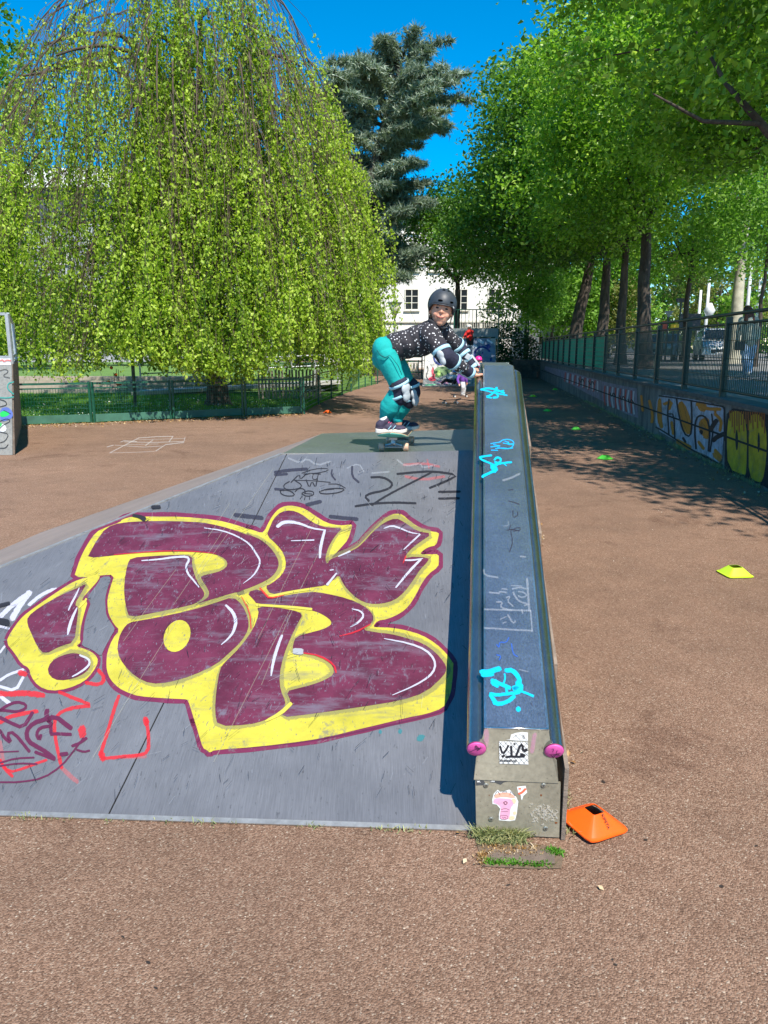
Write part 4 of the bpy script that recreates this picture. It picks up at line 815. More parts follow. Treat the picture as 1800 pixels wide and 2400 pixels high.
g = MB(); g.prism([Vector((-7.2, q0.y - .006, zt - .02)), Vector((q0.x + .12, q0.y - .006, zt - .02)), Vector((q0.x + .12, q0.y - .006, zt + .08)), Vector((-7.2, q0.y - .006, zt + .08))], (0, .004, 0)); g.build('top_board', M['paper'], qp)
strokes('side_red', [(z7([(0, 345), (15, 338), (20, 350), (40, 340), (60, 345)]), 4)], qmap, .012, M['s_red'], qp, .5)
strokes('side_tag', [(z7(P), w) for P, w in [([(0, 400), (30, 390), (50, 405), (10, 430), (55, 440)], 1.6), ([(0, 560), (30, 568), (40, 590), (0, 600)], 2), ([(0, 680), (40, 665), (60, 680), (20, 700), (0, 720)], 1.8), ([(0, 740), (50, 750), (30, 790), (0, 800)], 1.8), ([(0, 830), (30, 830), (45, 810)], 2), ([(20, 620), (60, 640)], 1.5)]], qmap, .004, M['s_black'], qp, .6)
strokes('side_teal', [(z7([(75, 462), (45, 470), (40, 500), (75, 530)]), 3), (z7([(0, 550), (40, 552), (75, 545)]), 3)], qmap, .003, spray('teal_paint', (.05, .35, .3), .2), qp, .6)
fill('side_paint', [z7([(0, 610), (40, 600), (70, 625), (72, 660), (30, 680), (0, 680)])], qmap, .0015, simple('blue_side_paint', (.12, .18, .5), .5), qp)
fill('side_paint', [z7([(0, 628), (35, 622), (56, 640), (35, 655), (0, 658)]), z7([(0, 685), (12, 695), (5, 712), (0, 712)])], qmap, .003, simple('bright_green_paint', (.02, .6, .12), .5), qp)
fill('side_paint', [z7([(0, 700), (25, 695), (40, 730), (10, 745), (0, 740)])], qmap, .002, simple('white_side_paint', (.7, .72, .72), .5), qp)
# chalk grid on the ground
def gmap(x, y, l): p = on_z(x, y, 0); p.z = l; return p
ck = [([(610, 858), (770, 775)], 2.2), ([(595, 825), (630, 815)], 2.2), ([(670, 798), (690, 790), (760, 795)], 2), ([(770, 775), (870, 768), (960, 766)], 2), ([(960, 768), (940, 795)], 2.4), ([(1028, 772), (1020, 800), (920, 812), (865, 848)], 2.2), ([(808, 818), (850, 786)], 2.2), ([(690, 797), (850, 800), (1020, 795)], 1.6), ([(640, 815), (800, 826), (900, 820)], 1.3), ([(615, 858), (740, 855), (860, 850)], 1), ([(700, 812), (880, 808)], 1), ([(760, 785), (950, 780), (1025, 778)], 1)]
cm = thing('chalk_grid', 'white chalk grid drawn on the asphalt in front of the mesh fence', 'chalk drawing', (-4.5, 13.5, 0))
strokes('chalk_line', [(z7(P), w) for P, w in ck], gmap, .004, M['s_chalk'], cm, .6, k=0)
# ------------------------------------------------------------------ far graffiti ramp
QY = 33.0
def px_at(x, y, Y): return at_Y(x, y, Y)
fr = thing('mural_ramp', 'tall far quarter pipe painted with a blue grey and red mural', 'quarter pipe', (3, 34, 0))
fx0 = px_at(990, 907, QY).x; fx1 = px_at(1150, 900, QY).x + .35; FHT = 2.05
def fsurf(u, v, l=0):  # u 0..1 across, v 0..1 up the curved face
    a = v * 1.15; yy = QY + 1.55 * math.sin(a) / math.sin(1.15); zz = .02 + (FHT - .02) * (1 - math.cos(a)) / (1 - math.cos(1.15))
    n = Vector((0, -math.sin(a * .9), math.cos(a * .9))); return Vector((fx0 + (fx1 - fx0) * u + .25 * v * (1 - u), yy, zz)) + n * l
NU, NV = 6, 14
for i in range(3):
    g = MB(); u0 = i / 3 + .002; u1 = (i + 1) / 3 - .002
    g.add([fsurf(u, v / NV) for v in range(NV + 1) for u in (u0, u1)], [(2 * j, 2 * j + 1, 2 * j + 3, 2 * j + 2) for j in range(NV)]); o = g.build('face_panel', M['qside'], fr, True)
g = MB(); P = [fsurf(0, v / NV) for v in range(NV + 1)] + [Vector((fx0 + .25, QY + 2.6, FHT)), Vector((fx0 + .25, QY + 2.6, 0))]; g.prism(P, (-.02, 0, 0)); g.build('side_panel', M['qside'], fr)
g = MB(); P = [fsurf(1, v / NV) for v in range(NV + 1)] + [Vector((fx1, QY + 2.6, FHT)), Vector((fx1, QY + 2.6, 0))]; g.prism(P, (.02, 0, 0)); g.build('side_panel', M['qside'], fr)
g = MB(); g.box(((fx0 + fx1) / 2 + .1, QY + 2.1, FHT - .02), (fx1 - fx0 - .1, 1.1, .05)); g.build('deck', M['plat'], fr)
g = MB(); g.tube([fsurf(0, 1, .02), fsurf(1, 1, .02)], .03, 8); g.build('coping', M['dgreen'], fr)
g = MB(); g.box(((fx0 + fx1) / 2 + .8, QY + 2.66, FHT + .2), (2.2, .05, .45)); g.build('deck_board', simple('slate_board', (.20, .22, .22), .7), fr)
def cell(P):  # photo pixels (zoom 5) -> surface uv
    out = []
    for x, y in P:
        X, Yp = 960 + x / 5.53, 640 + y / 5.53
        u = (X - 991) / (1152 - 991); v = min(1.0, max(0.0, (907 - Yp) / (907 - 797)))
        # invert the foreshortening approximately
        out.append((u, (v ** .62)))
    return out
def fmap(u, v, l): return fsurf(u, min(v, 1), l)
def ffill(name, polys, c, l): return fill(name, [cell(smooth_pts(p, 1, True)) for p in polys], fmap, l, simple(c[0], c[1], .6, 0, .25, 4), fr, 0)
ffill('mural_paint', [[(560, 1000), (640, 900), (760, 870), (1060, 870), (1060, 1260), (900, 1290), (700, 1240), (600, 1150)]], ('slate_blue_mural', (.16, .20, .28)), .010)
ffill('mural_paint', [[(280, 1215), (490, 1200), (530, 1240), (480, 1290), (300, 1370)]], ('mural_dark_green', (.10, .20, .06)), .010)
ffill('mural_paint', [[(270, 1090), (330, 1040), (430, 1060), (480, 1150), (400, 1190), (300, 1170)], [(830, 990), (900, 960), (990, 1040), (990, 1120), (860, 1130)]], ('mural_white', (.6, .62, .66)), .014)
ffill('mural_paint', [[(255, 1245), (275, 1205), (290, 1240), (280, 1290), (310, 1300), (300, 1340), (330, 1385), (260, 1400), (215, 1360), (280, 1330), (262, 1290)], [(780, 1380), (820, 1400), (840, 1440), (800, 1420)]], ('mural_red', (.62, .05, .08)), .018)
ffill('mural_paint', [[(190, 1450), (250, 1435), (340, 1445), (300, 1465), (200, 1470)]], ('mural_mint', (.15, .5, .28)), .018)
ffill('mural_paint', [[(340, 1400), (420, 1380), (500, 1400), (520, 1430), (420, 1450), (350, 1440)]], ('mural_pink', (.6, .3, .4)), .016)
ffill('mural_paint', [[(320, 1260), (360, 1250), (380, 1300), (330, 1340)], [(820, 1190), (880, 1180), (880, 1220), (830, 1230)]], ('mural_lime', (.30, .48, .1)), .016)
strokes('mural_line', [(cell(P), w) for P, w in [([(275, 1090), (300, 1160), (370, 1190), (440, 1160)], .03), ([(790, 1120), (800, 1020), (880, 970), (970, 1000), (1010, 1080), (1000, 1140)], .03), ([(940, 960), (1000, 1000), (970, 930), (960, 1010), (1010, 960), (940, 960)], .02), ([(850, 1060), (880, 1090), (900, 1040)], .02)]], fmap, .024, spray('navy_mural', (.02, .04, .2), .2, 30), fr, .7)
strokes('mural_line', [(cell(P), w) for P, w in [([(200, 1200), (220, 1250), (190, 1320), (230, 1380)], .012), ([(270, 1220), (300, 1280), (280, 1340)], .012), ([(350, 1400), (400, 1430), (480, 1390)], .014), ([(420, 1420), (450, 1390), (500, 1430)], .014), ([(550, 1450), (640, 1440), (760, 1450)], .014)]], fmap, .026, M['s_black'], fr, .7)
strokes('mural_line', [(cell(P), w) for P, w in [([(200, 1130), (240, 1150), (230, 1170)], .014), ([(760, 980), (800, 960), (830, 1000)], .05), ([(850, 900), (900, 930)], .05), ([(960, 900), (1020, 930)], .03), ([(640, 1000), (700, 960)], .05)]], fmap, .022, spray('pale_mural', (.55, .6, .68), .6, 30), fr, .4)
# high railing behind it
hr = thing('tall_green_railing', 'tall thin barred green railing standing behind the mural ramp', 'railing', (3, 36.3, 0))
for i in range(23):
    x = 2.2 + i * .17; 
    g = MB(); g.bar((x, 36.4, 2.0 if i % 6 else .0), (x, 36.4, 3.35), .05 if i % 6 == 0 else .022); g.build('bar', M['fgreen'], hr)
for z in (2.05, 3.33):
    g = MB(); g.bar((2.1, 36.4, z), (6.1, 36.4, z), .04); g.build('rail', M['fgreen'], hr)
# small bin bench at the fence end
bn = thing('slatted_bin', 'low green framed box with cream slats beside the mural ramp', 'planter box', (1.2, 41.5, 0))
for i in range(9):
    g = MB(); g.box((.45 + i * .16, 41.2, .62), (.12, .03, .42)); g.build('slat', simple('cream_slat', (.55, .50, .36), .7) if 'cream_slat' not in bpy.data.materials else bpy.data.materials['cream_slat'], bn)
for z in (.35, .9, 1.15):
    g = MB(); g.box((1.1, 41.25, z), (1.8, .06, .07)); g.build('frame_rail', M['fgreen'], bn)
for x in (.2, 2.0):
    g = MB(); g.box((x, 41.25, .6), (.07, .06, 1.2)); g.build('frame_post', M['fgreen'], bn)
# ------------------------------------------------------------------ terrace, handrails, picket fence behind the lawn
stp = thing('terrace_steps', 'long low stone terrace steps behind the lawn and the weeping tree', 'steps', (-12, 30, 0))
ms_ = simple('pale_step_stone', (.33, .28, .22), .85, 0, .2, 6, .3, 50)
for j in range(4):
    for i in range(14):
        g = MB(); g.box((-26 + i * 1.5, 28 + j * .45, .09 + j * .14), (1.485, .44, .13)); g.build('step_stone', ms_, stp)
o = MB().box((-25.3, 45, .28), (48, 30, .5)).build('terrace', M['lawn']); tag(o, kind='structure')
hd = thing('white_handrail', 'white tubular handrail beside a sloping path behind the lawn', 'handrail', (-3, 27, 0))
hp = [(-8.3 + i * .82, 26.6 + i * .35) for i in range(9)]
for i, (x, y) in enumerate(hp):
    g = MB(); g.bar((x, y, .15), (x, y, 1.15 + i * .03), .05); g.build('post', M['wsteel'], hd)
for k in (0, .38):
    for a, b, i in zip(hp[:-1], hp[1:], range(9)):
        g = MB(); g.tube([(a[0], a[1], 1.14 + i * .03 - k), (b[0], b[1], 1.17 + i * .03 - k)], .024, 6); g.build('rail', M['wsteel'], hd)
g = MB(); g.prism([Vector((-8.6, 26.4, .04)), Vector((-1.6, 29.2, .3)), Vector((-1.8, 30.4, .3)), Vector((-8.6, 27.8, .04))], (0, 0, .12)); o = g.build('ramp_path', simple('pale_path', (.42, .41, .38), .8, 0, .1, 5)); tag(o, kind='structure')
pk = thing('picket_fence', 'short weathered wooden picket fence on the lawn behind the green fence', 'fence', (-2.9, 25, 0))
rs = random.Random(3)
for i in range(19):
    x = -3.95 + i * .105; g = MB(); g.box((x, 24.6 + i * .02, .48), (.062, .025, .9 + rs.uniform(-.05, .08)), Matrix.Rotation(rs.uniform(-.05, .05), 3, 'Y')); g.build('picket', simple('weathered_wood', (.34, .29, .22), .9, 0, .3, 9) if 'weathered_wood' not in bpy.data.materials else bpy.data.materials['weathered_wood'], pk)
for z in (.3, .7): MB().bar((-4.0, 24.63, z), (-1.9, 25.0, z), .03).build('wire_rail', M['wsteel'], pk)
sign = thing('sign_post', 'plain grey post standing on the lawn among orange flowers', 'post', (-7.0, 22, 0))
MB().tube([(-6.9, 21.5, 0), (-6.9, 21.5, 1.6)], .05, 8).build('post_shaft', M['wallc'], sign)
fl = thing('orange_flower', 'orange red flowers growing by the grey post on the lawn', 'flower', (-7.2, 21.3, 0))
g = MB(); rs = random.Random(5)
for i in range(7): g.tube([(-7.3 + i * .05, 21.2, 0), (-7.35 + i * .06 + rs.uniform(-.05, .05), 21.2, .6 + rs.uniform(0, .5))], .008, 4)
g.build('stem', M['fgreen'], fl)
for i in range(6):
    p = Vector((-7.35 + rs.uniform(-.15, .25), 21.2, .9 + rs.uniform(-.3, .25))); g = MB(); g.ell(p, (.05, .05, .045), None, 8, 5); g.build('blossom', simple('orange_petal', (.8, .14, .02), .6), fl)

# ------------------------------------------------------------------ buildings
M['white_wall'] = simple('white_render', (.80, .78, .73), .85, 0, .05, 1.5, .15, 30); M['frame_w'] = simple('window_frame', (.75, .72, .63), .5)
gl = NT('window_glass'); gl.col((.02, .025, .03)); gl.set(Roughness=.08); M['glass'] = gl.m
M['roof'] = simple('zinc_roof', (.10, .11, .13), .5, .3, .15, 1)
def window(par, cx, y, cz, w, h, bars=0, mull=True):
    f = MB()
    for dx in (-1, 1): f.box((cx + dx * (w / 2 + .04), y - .03, cz), (.08, .1, h + .16))
    for dz in (-1, 1): f.box((cx, y - .03, cz + dz * (h / 2 + .04)), (w, .1, .08))
    fo = f.build('window', M['frame_w'], par)
    MB().box((cx, y - .005, cz), (w, .03, h)).build('pane', M['glass'], fo)
    if mull:
        g = MB(); g.box((cx, y - .035, cz), (.06, .04, h)); 
        for dz in ((-.17, .17) if h > 1.1 else (0,)): g.box((cx, y - .030, cz + dz * h), (w, .035, .045))
        g.build('glazing_bars', M['frame_w'], fo)
    if bars:
        g = MB()
        for k in range(bars): g.box((cx - w / 2 + (k + .5) * w / bars, y - .075, cz), (.035, .03, h))
        g.build('window_bars', M['frame_w'], fo)
    MB().box((cx, y - .06, cz - h / 2 - .12), (w + .3, .16, .08)).build('sill', M['frame_w'], fo)
BY = 62.0
hb = thing('white_building', 'large white rendered building with small paned windows beyond the trees', 'building', (4, BY, 0))
MB().box((4.3, BY + 5, 5.6), (18, 10, 11.2)).build('wall', M['white_wall'], hb)
MB().box((4.3, BY + 5, 11.9), (18.6, 10.6, 1.4)).build('roof', M['roof'], hb)
for zz in (2.9, 7.2): MB().box((4.3, BY - .06, zz + .7), (18.1, .14, .14)).build('string_course', M['frame_w'], hb)
def bp(px, py): v = at_Y(px, py, BY); return v.x, v.z
for px, py in ((965, 702), (1080, 702), (1160, 702), (1020, 610), (965, 610), (1080, 610), (965, 520), (1080, 520)):
    x, z = bp(px, py); window(hb, x, BY, z, .95, 1.45)
for px in (1081, 1112, 1142):
    for py in (760, 780):
        x, z = bp(px, py); window(hb, x, BY, z, .85, .55, 6, False)
cb_ = thing('concrete_building', 'pale concrete annex with two rows of zigzag fins right of the white building', 'building', (12, 56, 0))
for zz, h in ((2.0, 4.0), (6.4, 3.0)): pass
MB().box((13.6, 60, 2.5), (5.2, 8, 5.0)).build('wall', simple('pale_concrete', (.55, .52, .46), .85, 0, .08, 2, .2, 20), cb_)
MB().box((13.6, 60, 5.15), (5.4, 8.2, .3)).build('roof_edge', M['frame_w'], cb_)
for zc in (3.55, 2.25):
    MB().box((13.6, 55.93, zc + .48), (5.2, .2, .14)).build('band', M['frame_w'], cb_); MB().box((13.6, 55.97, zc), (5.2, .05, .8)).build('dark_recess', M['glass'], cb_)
    for k in range(14):
        x = 11.2 + k * .36; g = MB(); g.prism([Vector((x, 55.95, zc + .4)), Vector((x + .3, 55.95, zc + .4)), Vector((x + .15, 55.95, zc - .4))], (0, -.2, 0)); g.build('fin', bpy.data.materials['pale_concrete'], cb_)
lb_ = thing('left_building', 'long pale building with a dark roof half hidden behind the weeping tree', 'building', (-24, 60, 0))
MB().box((-26, 66, 5.5), (36, 10, 11)).build('wall', simple('grey_render', (.40, .41, .43), .85, 0, .08, 1), lb_)
MB().box((-26, 66, 12.1), (36.6, 10.4, 2.2)).build('roof', M['roof'], lb_); MB().box((-26, 60.6, 13.8), (36.6, .6, 1.3)).build('parapet', M['white_wall'], lb_)
for i in range(12):
    for zc in (2.5, 5.6, 8.7): window(lb_, -42 + i * 2.9, 61, zc, 1.1, 1.6)
# street furniture
def lamp(name, label, px, ytop, ybase, Y, base_z=0, bowl=True, mat=None, r=.05):
    a = at_Y(px, ytop, Y); t = thing(name, label, 'street lamp' if bowl else 'pole', (a.x, Y, base_z))
    MB().tube([(a.x, Y, base_z), (a.x, Y, a.z - (.65 if bowl else 0))], [r * 1.3, r * .8], 8).build('pole', mat or M['dgreen'], t, True)
    if bowl:
        g = MB(); g.tube([(a.x, Y, a.z - .7), (a.x, Y, a.z - .1)], [.06, .30], 12, False); o = g.build('lamp_bowl', simple('frosted_glass', (.55, .53, .45), .4) if 'frosted_glass' not in bpy.data.materials else bpy.data.materials['frosted_glass'], t, True); m = o.modifiers.new('s', 'SOLIDIFY'); m.thickness = .01
        g = MB(); g.tube([(a.x, Y, a.z - .1), (a.x, Y, a.z - .03)], [.33, .36], 12); g.build('lamp_cap', M['wsteel'], t, True)
    return t
lamp('street_lamp', 'funnel shaped park lamp in front of the white building', 925, 706, 800, 36.0)
lamp('street_lamp', 'thin park lamp half hidden by foliage right of the white building', 1241, 700, 800, 48.0)
M['wpole'] = simple('white_pole_paint', (.62, .63, .64), .5)
for i, (px, yt, Y, r, lb) in enumerate([(1521, 690, 30, .11, 'thick white pole just right of the large trunk'), (1643, 680, 52, .10, 'white pole behind the dark sign board'), (1663, 655, 54, .11, 'white pole with a ringed collar left of the mottled tree'), (1767, 560, 46, .10, 'tall grey pole above the walking person'), (1784, 640, 60, .1, 'short grey pole at the right edge')]):
    t_ = lamp('white_pole', lb, px, yt, 800, Y, PLZ - .05, False, M['wpole'], r)
    if i == 2:
        a = at_Y(px, 728, Y); MB().tube([(a.x, Y, a.z - .5), (a.x, Y, a.z), (a.x, Y, a.z + .5)], [.12, .38, .12], 10).build('collar', M['wpole'], t_, True)
def board(name, label, cat, px0, px1, py0, py1, Y, c, posts=True, shape='rect'):
    a = at_Y(px0, py0, Y); b = at_Y(px1, py1, Y); t = thing(name, label, cat, ((a.x + b.x) / 2, Y, PLZ))
    g = MB()
    if shape == 'rect': g.box(((a.x + b.x) / 2, Y, (a.z + b.z) / 2), (abs(b.x - a.x), .08, abs(a.z - b.z)))
    else: g.prism([Vector((a.x, Y, a.z)), Vector((b.x, Y, a.z)), Vector(((a.x + b.x) / 2, Y, b.z))], (0, .05, 0))
    g.build('sign_face', c, t)
    MB().bar(((a.x + b.x) / 2, Y + .1, PLZ - .05), ((a.x + b.x) / 2, Y + .1, a.z), .08).build('sign_post', M['dgreen'], t)
    return t
board('sign_board', 'dark board on a post behind the railing', 'sign', 1592, 1640, 735, 775, 44, simple('black_board', (.03, .03, .035), .5))
board('sign_board', 'small dark street name plate high beside the far trunk', 'sign', 1585, 1612, 699, 708, 43.5, bpy.data.materials['black_board'])
board('give_way_sign', 'grey back of a triangular road sign above the yellow panel', 'road sign', 1558, 1578, 729, 745, 42, simple('grey_sign_back', (.28, .30, .30), .5), True, 'tri')
board('yellow_sign', 'yellow arrow shaped panel behind the railing', 'sign', 1572, 1590, 760, 775, 41, simple('yellow_panel', (.85, .55, .03), .5))
board('red_white_sign', 'small red and white panel left of the yellow panel', 'sign', 1553, 1562, 752, 776, 41.5, simple('red_panel', (.7, .12, .08), .5))
# ------------------------------------------------------------------ cars
def car(name, label, c, paintc, ang, L=4.3, Wd=1.78, Hh=1.48, van=False):
    t = thing(name, label, 'van' if van else 'car', c, 'cars parked beyond the railing')
    Mr = Matrix.Rotation(ang, 3, 'Z'); C = Vector(c)
    def X(p): return C + Mr @ Vector(p)
    h = Hh; hood = .98 if not van else 1.15
    prof = [(-L / 2, .30), (-L / 2 + .02, .62), (-L / 2 + .12, .80), (-L / 2 + .95, hood - .05), (-L / 2 + 1.5, h - .12 if van else h - .2), (-L / 2 + 1.95, h), (L / 2 - 1.2, h), (L / 2 - .45 if not van else L / 2 - .1, h - .22), (L / 2 - .12, .95), (L / 2, .6), (L / 2 - .03, .30)]
    prof[4] = (-L / 2 + 1.45, h - .28)
    def width(z): return Wd / 2 - max(0, z - .92) * .28
    rows = []
    V = []; F = []; n = len(prof)
    for s in (-1, 1):
        V += [X((px_, s * width(pz), pz)) for px_, pz in prof]
    F += [tuple(range(n)), tuple(reversed(range(n, 2 * n)))] + [(i, i + n, (i + 1) % n + n, (i + 1) % n) for i in range(n)]
    g = MB(); g.add(V, F); o = g.build('body', paintc, t); bevel(o, .06, 3, 20)
    g = MB(); zb = hood + .02
    g.prism([X((-L / 2 + 1.02, s, z)) if 0 else X((xx, s, zz)) for xx, s, zz in ((-L / 2 + .98, -width(zb) + .1, zb), (-L / 2 + .98, width(zb) - .1, zb), (-L / 2 + 1.72, width(h) - .1, h - .1), (-L / 2 + 1.72, -width(h) + .1, h - .1))], Mr @ Vector((-.035, 0, .03))); g.build('windscreen', M['glass'], t)
    for s in (-1, 1):
        g = MB(); g.prism([X((xx, s * (width(zz) + .012), zz)) for xx, zz in ((-L / 2 + 1.2, zb), (L / 2 - .75, zb), (L / 2 - 1.1, h - .12), (-L / 2 + 1.85, h - .12))], Mr @ Vector((0, s * .006, 0))); g.build('side_window', M['glass'], t)
        for wx in (-L / 2 + .82, L / 2 - .85):
            g = MB(); g.tube([X((wx, s * (Wd / 2 - .2), .32)), X((wx, s * (Wd / 2 + .01), .32))], .32, 18); w = g.build('wheel', simple('tyre', (.02, .02, .02), .8) if 'tyre' not in bpy.data.materials else bpy.data.materials['tyre'], t)
            g = MB(); g.tube([X((wx, s * (Wd / 2 + .0), .32)), X((wx, s * (Wd / 2 + .025), .32))], [.21, .17], 10); g.build('rim', M['wsteel'], w)
        g = MB(); g.ell(X((-L / 2 + .1, s * (Wd / 2 - .28), .70)), (.10, .2, .085), Mr, 10, 6); g.build('headlight', simple('headlight_glass', (.7, .72, .75), .15) if 'headlight_glass' not in bpy.data.materials else bpy.data.materials['headlight_glass'], t, True)
        g = MB(); g.box(X((-L / 2 + 1.35, s * (Wd / 2 + .1), hood + .05)), (.12, .18, .13), Mr); g.build('wing_mirror', paintc, t)
    MB().box(X((-L / 2 + .02, 0, .52)), (.06, .9, .2), Mr).build('grille', bpy.data.materials['black_board'], t)
    MB().box(X((-L / 2 - .01, 0, .42)), (.03, .5, .11), Mr).build('number_plate', M['paper'], t)
    return t
cp = lambda c, n: (lambda t: (t.col(c), t.set(Roughness=.25, Metallic=.3), t.m)[2])(NT(n))
a = at_Y(1556, 820, 45); car('silver_car', 'silver hatchback parked behind the railing left of the dark posts', (a.x, 45, PLZ - .03), cp((.28, .31, .34), 'silver_car_paint'), R(60), 4.0)
a = at_Y(1675, 820, 44); car('white_van', 'white van parked facing the railing behind the walking person', (a.x, 44, PLZ - .03), cp((.72, .74, .76), 'white_car_paint'), R(75), 4.4, 1.85, 1.75, True)
a = at_Y(1460, 815, 60); car('grey_car', 'dark grey car parked farthest away beyond the large trunk', (a.x, 60, PLZ - .03), cp((.10, .11, .12), 'grey_car_paint'), R(40), 4.1)
# ------------------------------------------------------------------ vegetation
M['bark'] = NT('dark_bark'); t = M['bark']; t.col(t.ramp(t.noise(9, 7, .7, vec=t.stretch((1, 1, .25))), [(.3, (.025, .018, .014)), (.7, (.12, .095, .075))])); t.set(Roughness=.95); t.bump(t.noise(14, 6, .7, vec=t.stretch((1, 1, .2))), .8, .04); M['bark'] = t.m
M['twig'] = simple('brown_twig', (.085, .06, .042), .9, 0, .3, 3)
M['plane_bark'] = simple('mottled_pale_bark', (.42, .39, .30), .85, 0, .35, 3, .2, 20)
M['leaf_weep'] = leafmat('fresh_yellow_green_leaf', [(0, (.10, .18, .012)), (.35, (.24, .36, .03)), (.75, (.42, .55, .06)), (1, (.56, .64, .17))], .40)
M['leaf_lin'] = leafmat('linden_leaf', [(0, (.05, .12, .010)), (.45, (.145, .29, .024)), (.8, (.31, .50, .055)), (1, (.60, .72, .20))], .44, .36)
M['leaf_dark'] = leafmat('dark_leaf', [(0, (.03, .085, .010)), (.5, (.085, .19, .02)), (.85, (.18, .33, .038)), (1, (.36, .50, .11))], .35, .4)
M['leaf_light'] = leafmat('light_green_leaf', [(0, (.07, .17, .02)), (.5, (.15, .31, .035)), (1, (.30, .48, .08))], .42)
M['leaf_hedge'] = leafmat('hedge_leaf', [(0, (.010, .030, .008)), (.6, (.02, .065, .015)), (1, (.06, .15, .03))], .15)
M['leaf_olive'] = leafmat('olive_autumn_leaf', [(0, (.10, .13, .03)), (.6, (.18, .21, .05)), (1, (.34, .26, .08))], .35)
M['needle'] = leafmat('blue_cedar_needle', [(0, (.10, .14, .095)), (.6, (.23, .29, .21)), (1, (.45, .51, .40))], .2)

def leaf_arrays(P, size, rng, up=.6, droop=None, wid=.62, var=.35):
    n = len(P); N = rng.normal(size=(n, 3)); N[:, 2] += up; N /= np.linalg.norm(N, axis=1, keepdims=True)
    T = rng.normal(size=(n, 3)) if droop is None else rng.normal(size=(n, 3)) * .45 + np.array(droop)
    T -= N * np.sum(T * N, 1, keepdims=True); T /= np.linalg.norm(T, axis=1, keepdims=True) + 1e-9
    B = np.cross(N, T); s = size * (1 + var * rng.uniform(-1, 1, (n, 1)))
    fold = N * s * .12
    V = np.stack([P - T * s * .5, P + B * s * wid * .5 + T * s * .02 - fold * 0 + fold, P + T * s * .5 - fold * .6, P - B * s * wid * .5 + T * s * .02 + fold], 1).reshape(-1, 3)
    b = np.arange(n)[:, None] * 4
    F = np.concatenate([b + np.array([[0, 1, 2]]), b + np.array([[0, 2, 3]])], 1).reshape(-1, 3)
    return V, F
def ell_pts(rng, c, r, n, shell=.5, zb=None):
    d = rng.normal(size=(n, 3)); d /= np.linalg.norm(d, axis=1, keepdims=True)
    q = (shell ** 3 + (1 - shell ** 3) * rng.uniform(0, 1, (n, 1))) ** (1 / 3)
    return np.array(c) + d * q * np.array(r)
def limb(g, a, b, r0, r1, rng, n=6, sag=.0, seg=5, wob=.08):
    a = np.array(a, float); b = np.array(b, float); L = np.linalg.norm(b - a); P = []
    off = np.zeros(3)
    for i in range(seg + 1):
        t = i / seg; off = off + (rng.normal(size=3) * L * wob / seg if 0 < i < seg else 0)
        p = a + (b - a) * t + off * math.sin(math.pi * t) + np.array((0, 0, sag * L * math.sin(math.pi * t))); P.append(tuple(p))
    g.tube(P, list(np.linspace(r0, r1, seg + 1)), n, False); return P
def tree(name, label, base, top, r0, blobs, nleaf, size, mat, seed, cl=.55, leaves_per=60, group=None, bark=None, up=.6, shell=.45, nbr=26, flat=.7, cat='tree', extra=None, rtop=.55):
    rng = np.random.default_rng(seed); t = thing(name, label, cat, tuple(base), group)
    g = MB(); base = Vector(base); top = Vector(top)
    P = limb(g, tuple(base), tuple(top), r0, r0 * rtop, rng, 12, 0, 6, .05)
    # root flare
    g.tube([base + Vector((0, 0, -.05)), base + Vector((0, 0, .12)), base + Vector((0, 0, .5))], [r0 * 1.5, r0 * 1.2, r0 * 1.0], 12, False)
    vol = [b[3] * b[4] * b[5] for b in blobs]; tot = sum(vol); PP = []; cents = []
    for bl, v in zip(blobs, vol):
        n = max(3, int(nleaf / leaves_per * v / tot)); c = ell_pts(rng, bl[:3], bl[3:6], n, shell); cents.append(c)
    cents = np.concatenate(cents)
    per = rng.integers(int(leaves_per * .6), int(leaves_per * 1.4), len(cents))
    idx = np.repeat(np.arange(len(cents)), per)
    PP = cents[idx] + rng.normal(size=(len(idx), 3)) * np.array((cl, cl, cl * flat)) * .55
    V, F = leaf_arrays(PP, size, rng, up)
    tone = rng.uniform(0, 1, len(cents))[idx] * .55 + rng.uniform(0, 1, len(idx)) * .45
    bulk('crown', V, F, mat, t, np.repeat(tone, 2))
    sel = rng.choice(len(cents), min(nbr, len(cents)), replace=False)
    forks = [top.lerp(Vector(b[:3]), .45) for b in blobs]
    for bl, fk in zip(blobs, forks): limb(g, tuple(top), tuple(fk), r0 * .42, r0 * .26, rng, 7)
    for i in sel:
        c = Vector(cents[i]); fk = min(forks, key=lambda q: (q - c).length); m = fk.lerp(c, .5) + Vector(rng.normal(size=3) * .2)
        limb(g, tuple(fk), tuple(m), r0 * .2, r0 * .09, rng, 5, .03); limb(g, tuple(m), tuple(c), r0 * .09, r0 * .025, rng, 4, .03)
    if extra: extra(g, rng)
    g.build('trunk', bark or M['bark'], t, True, False)
    return t
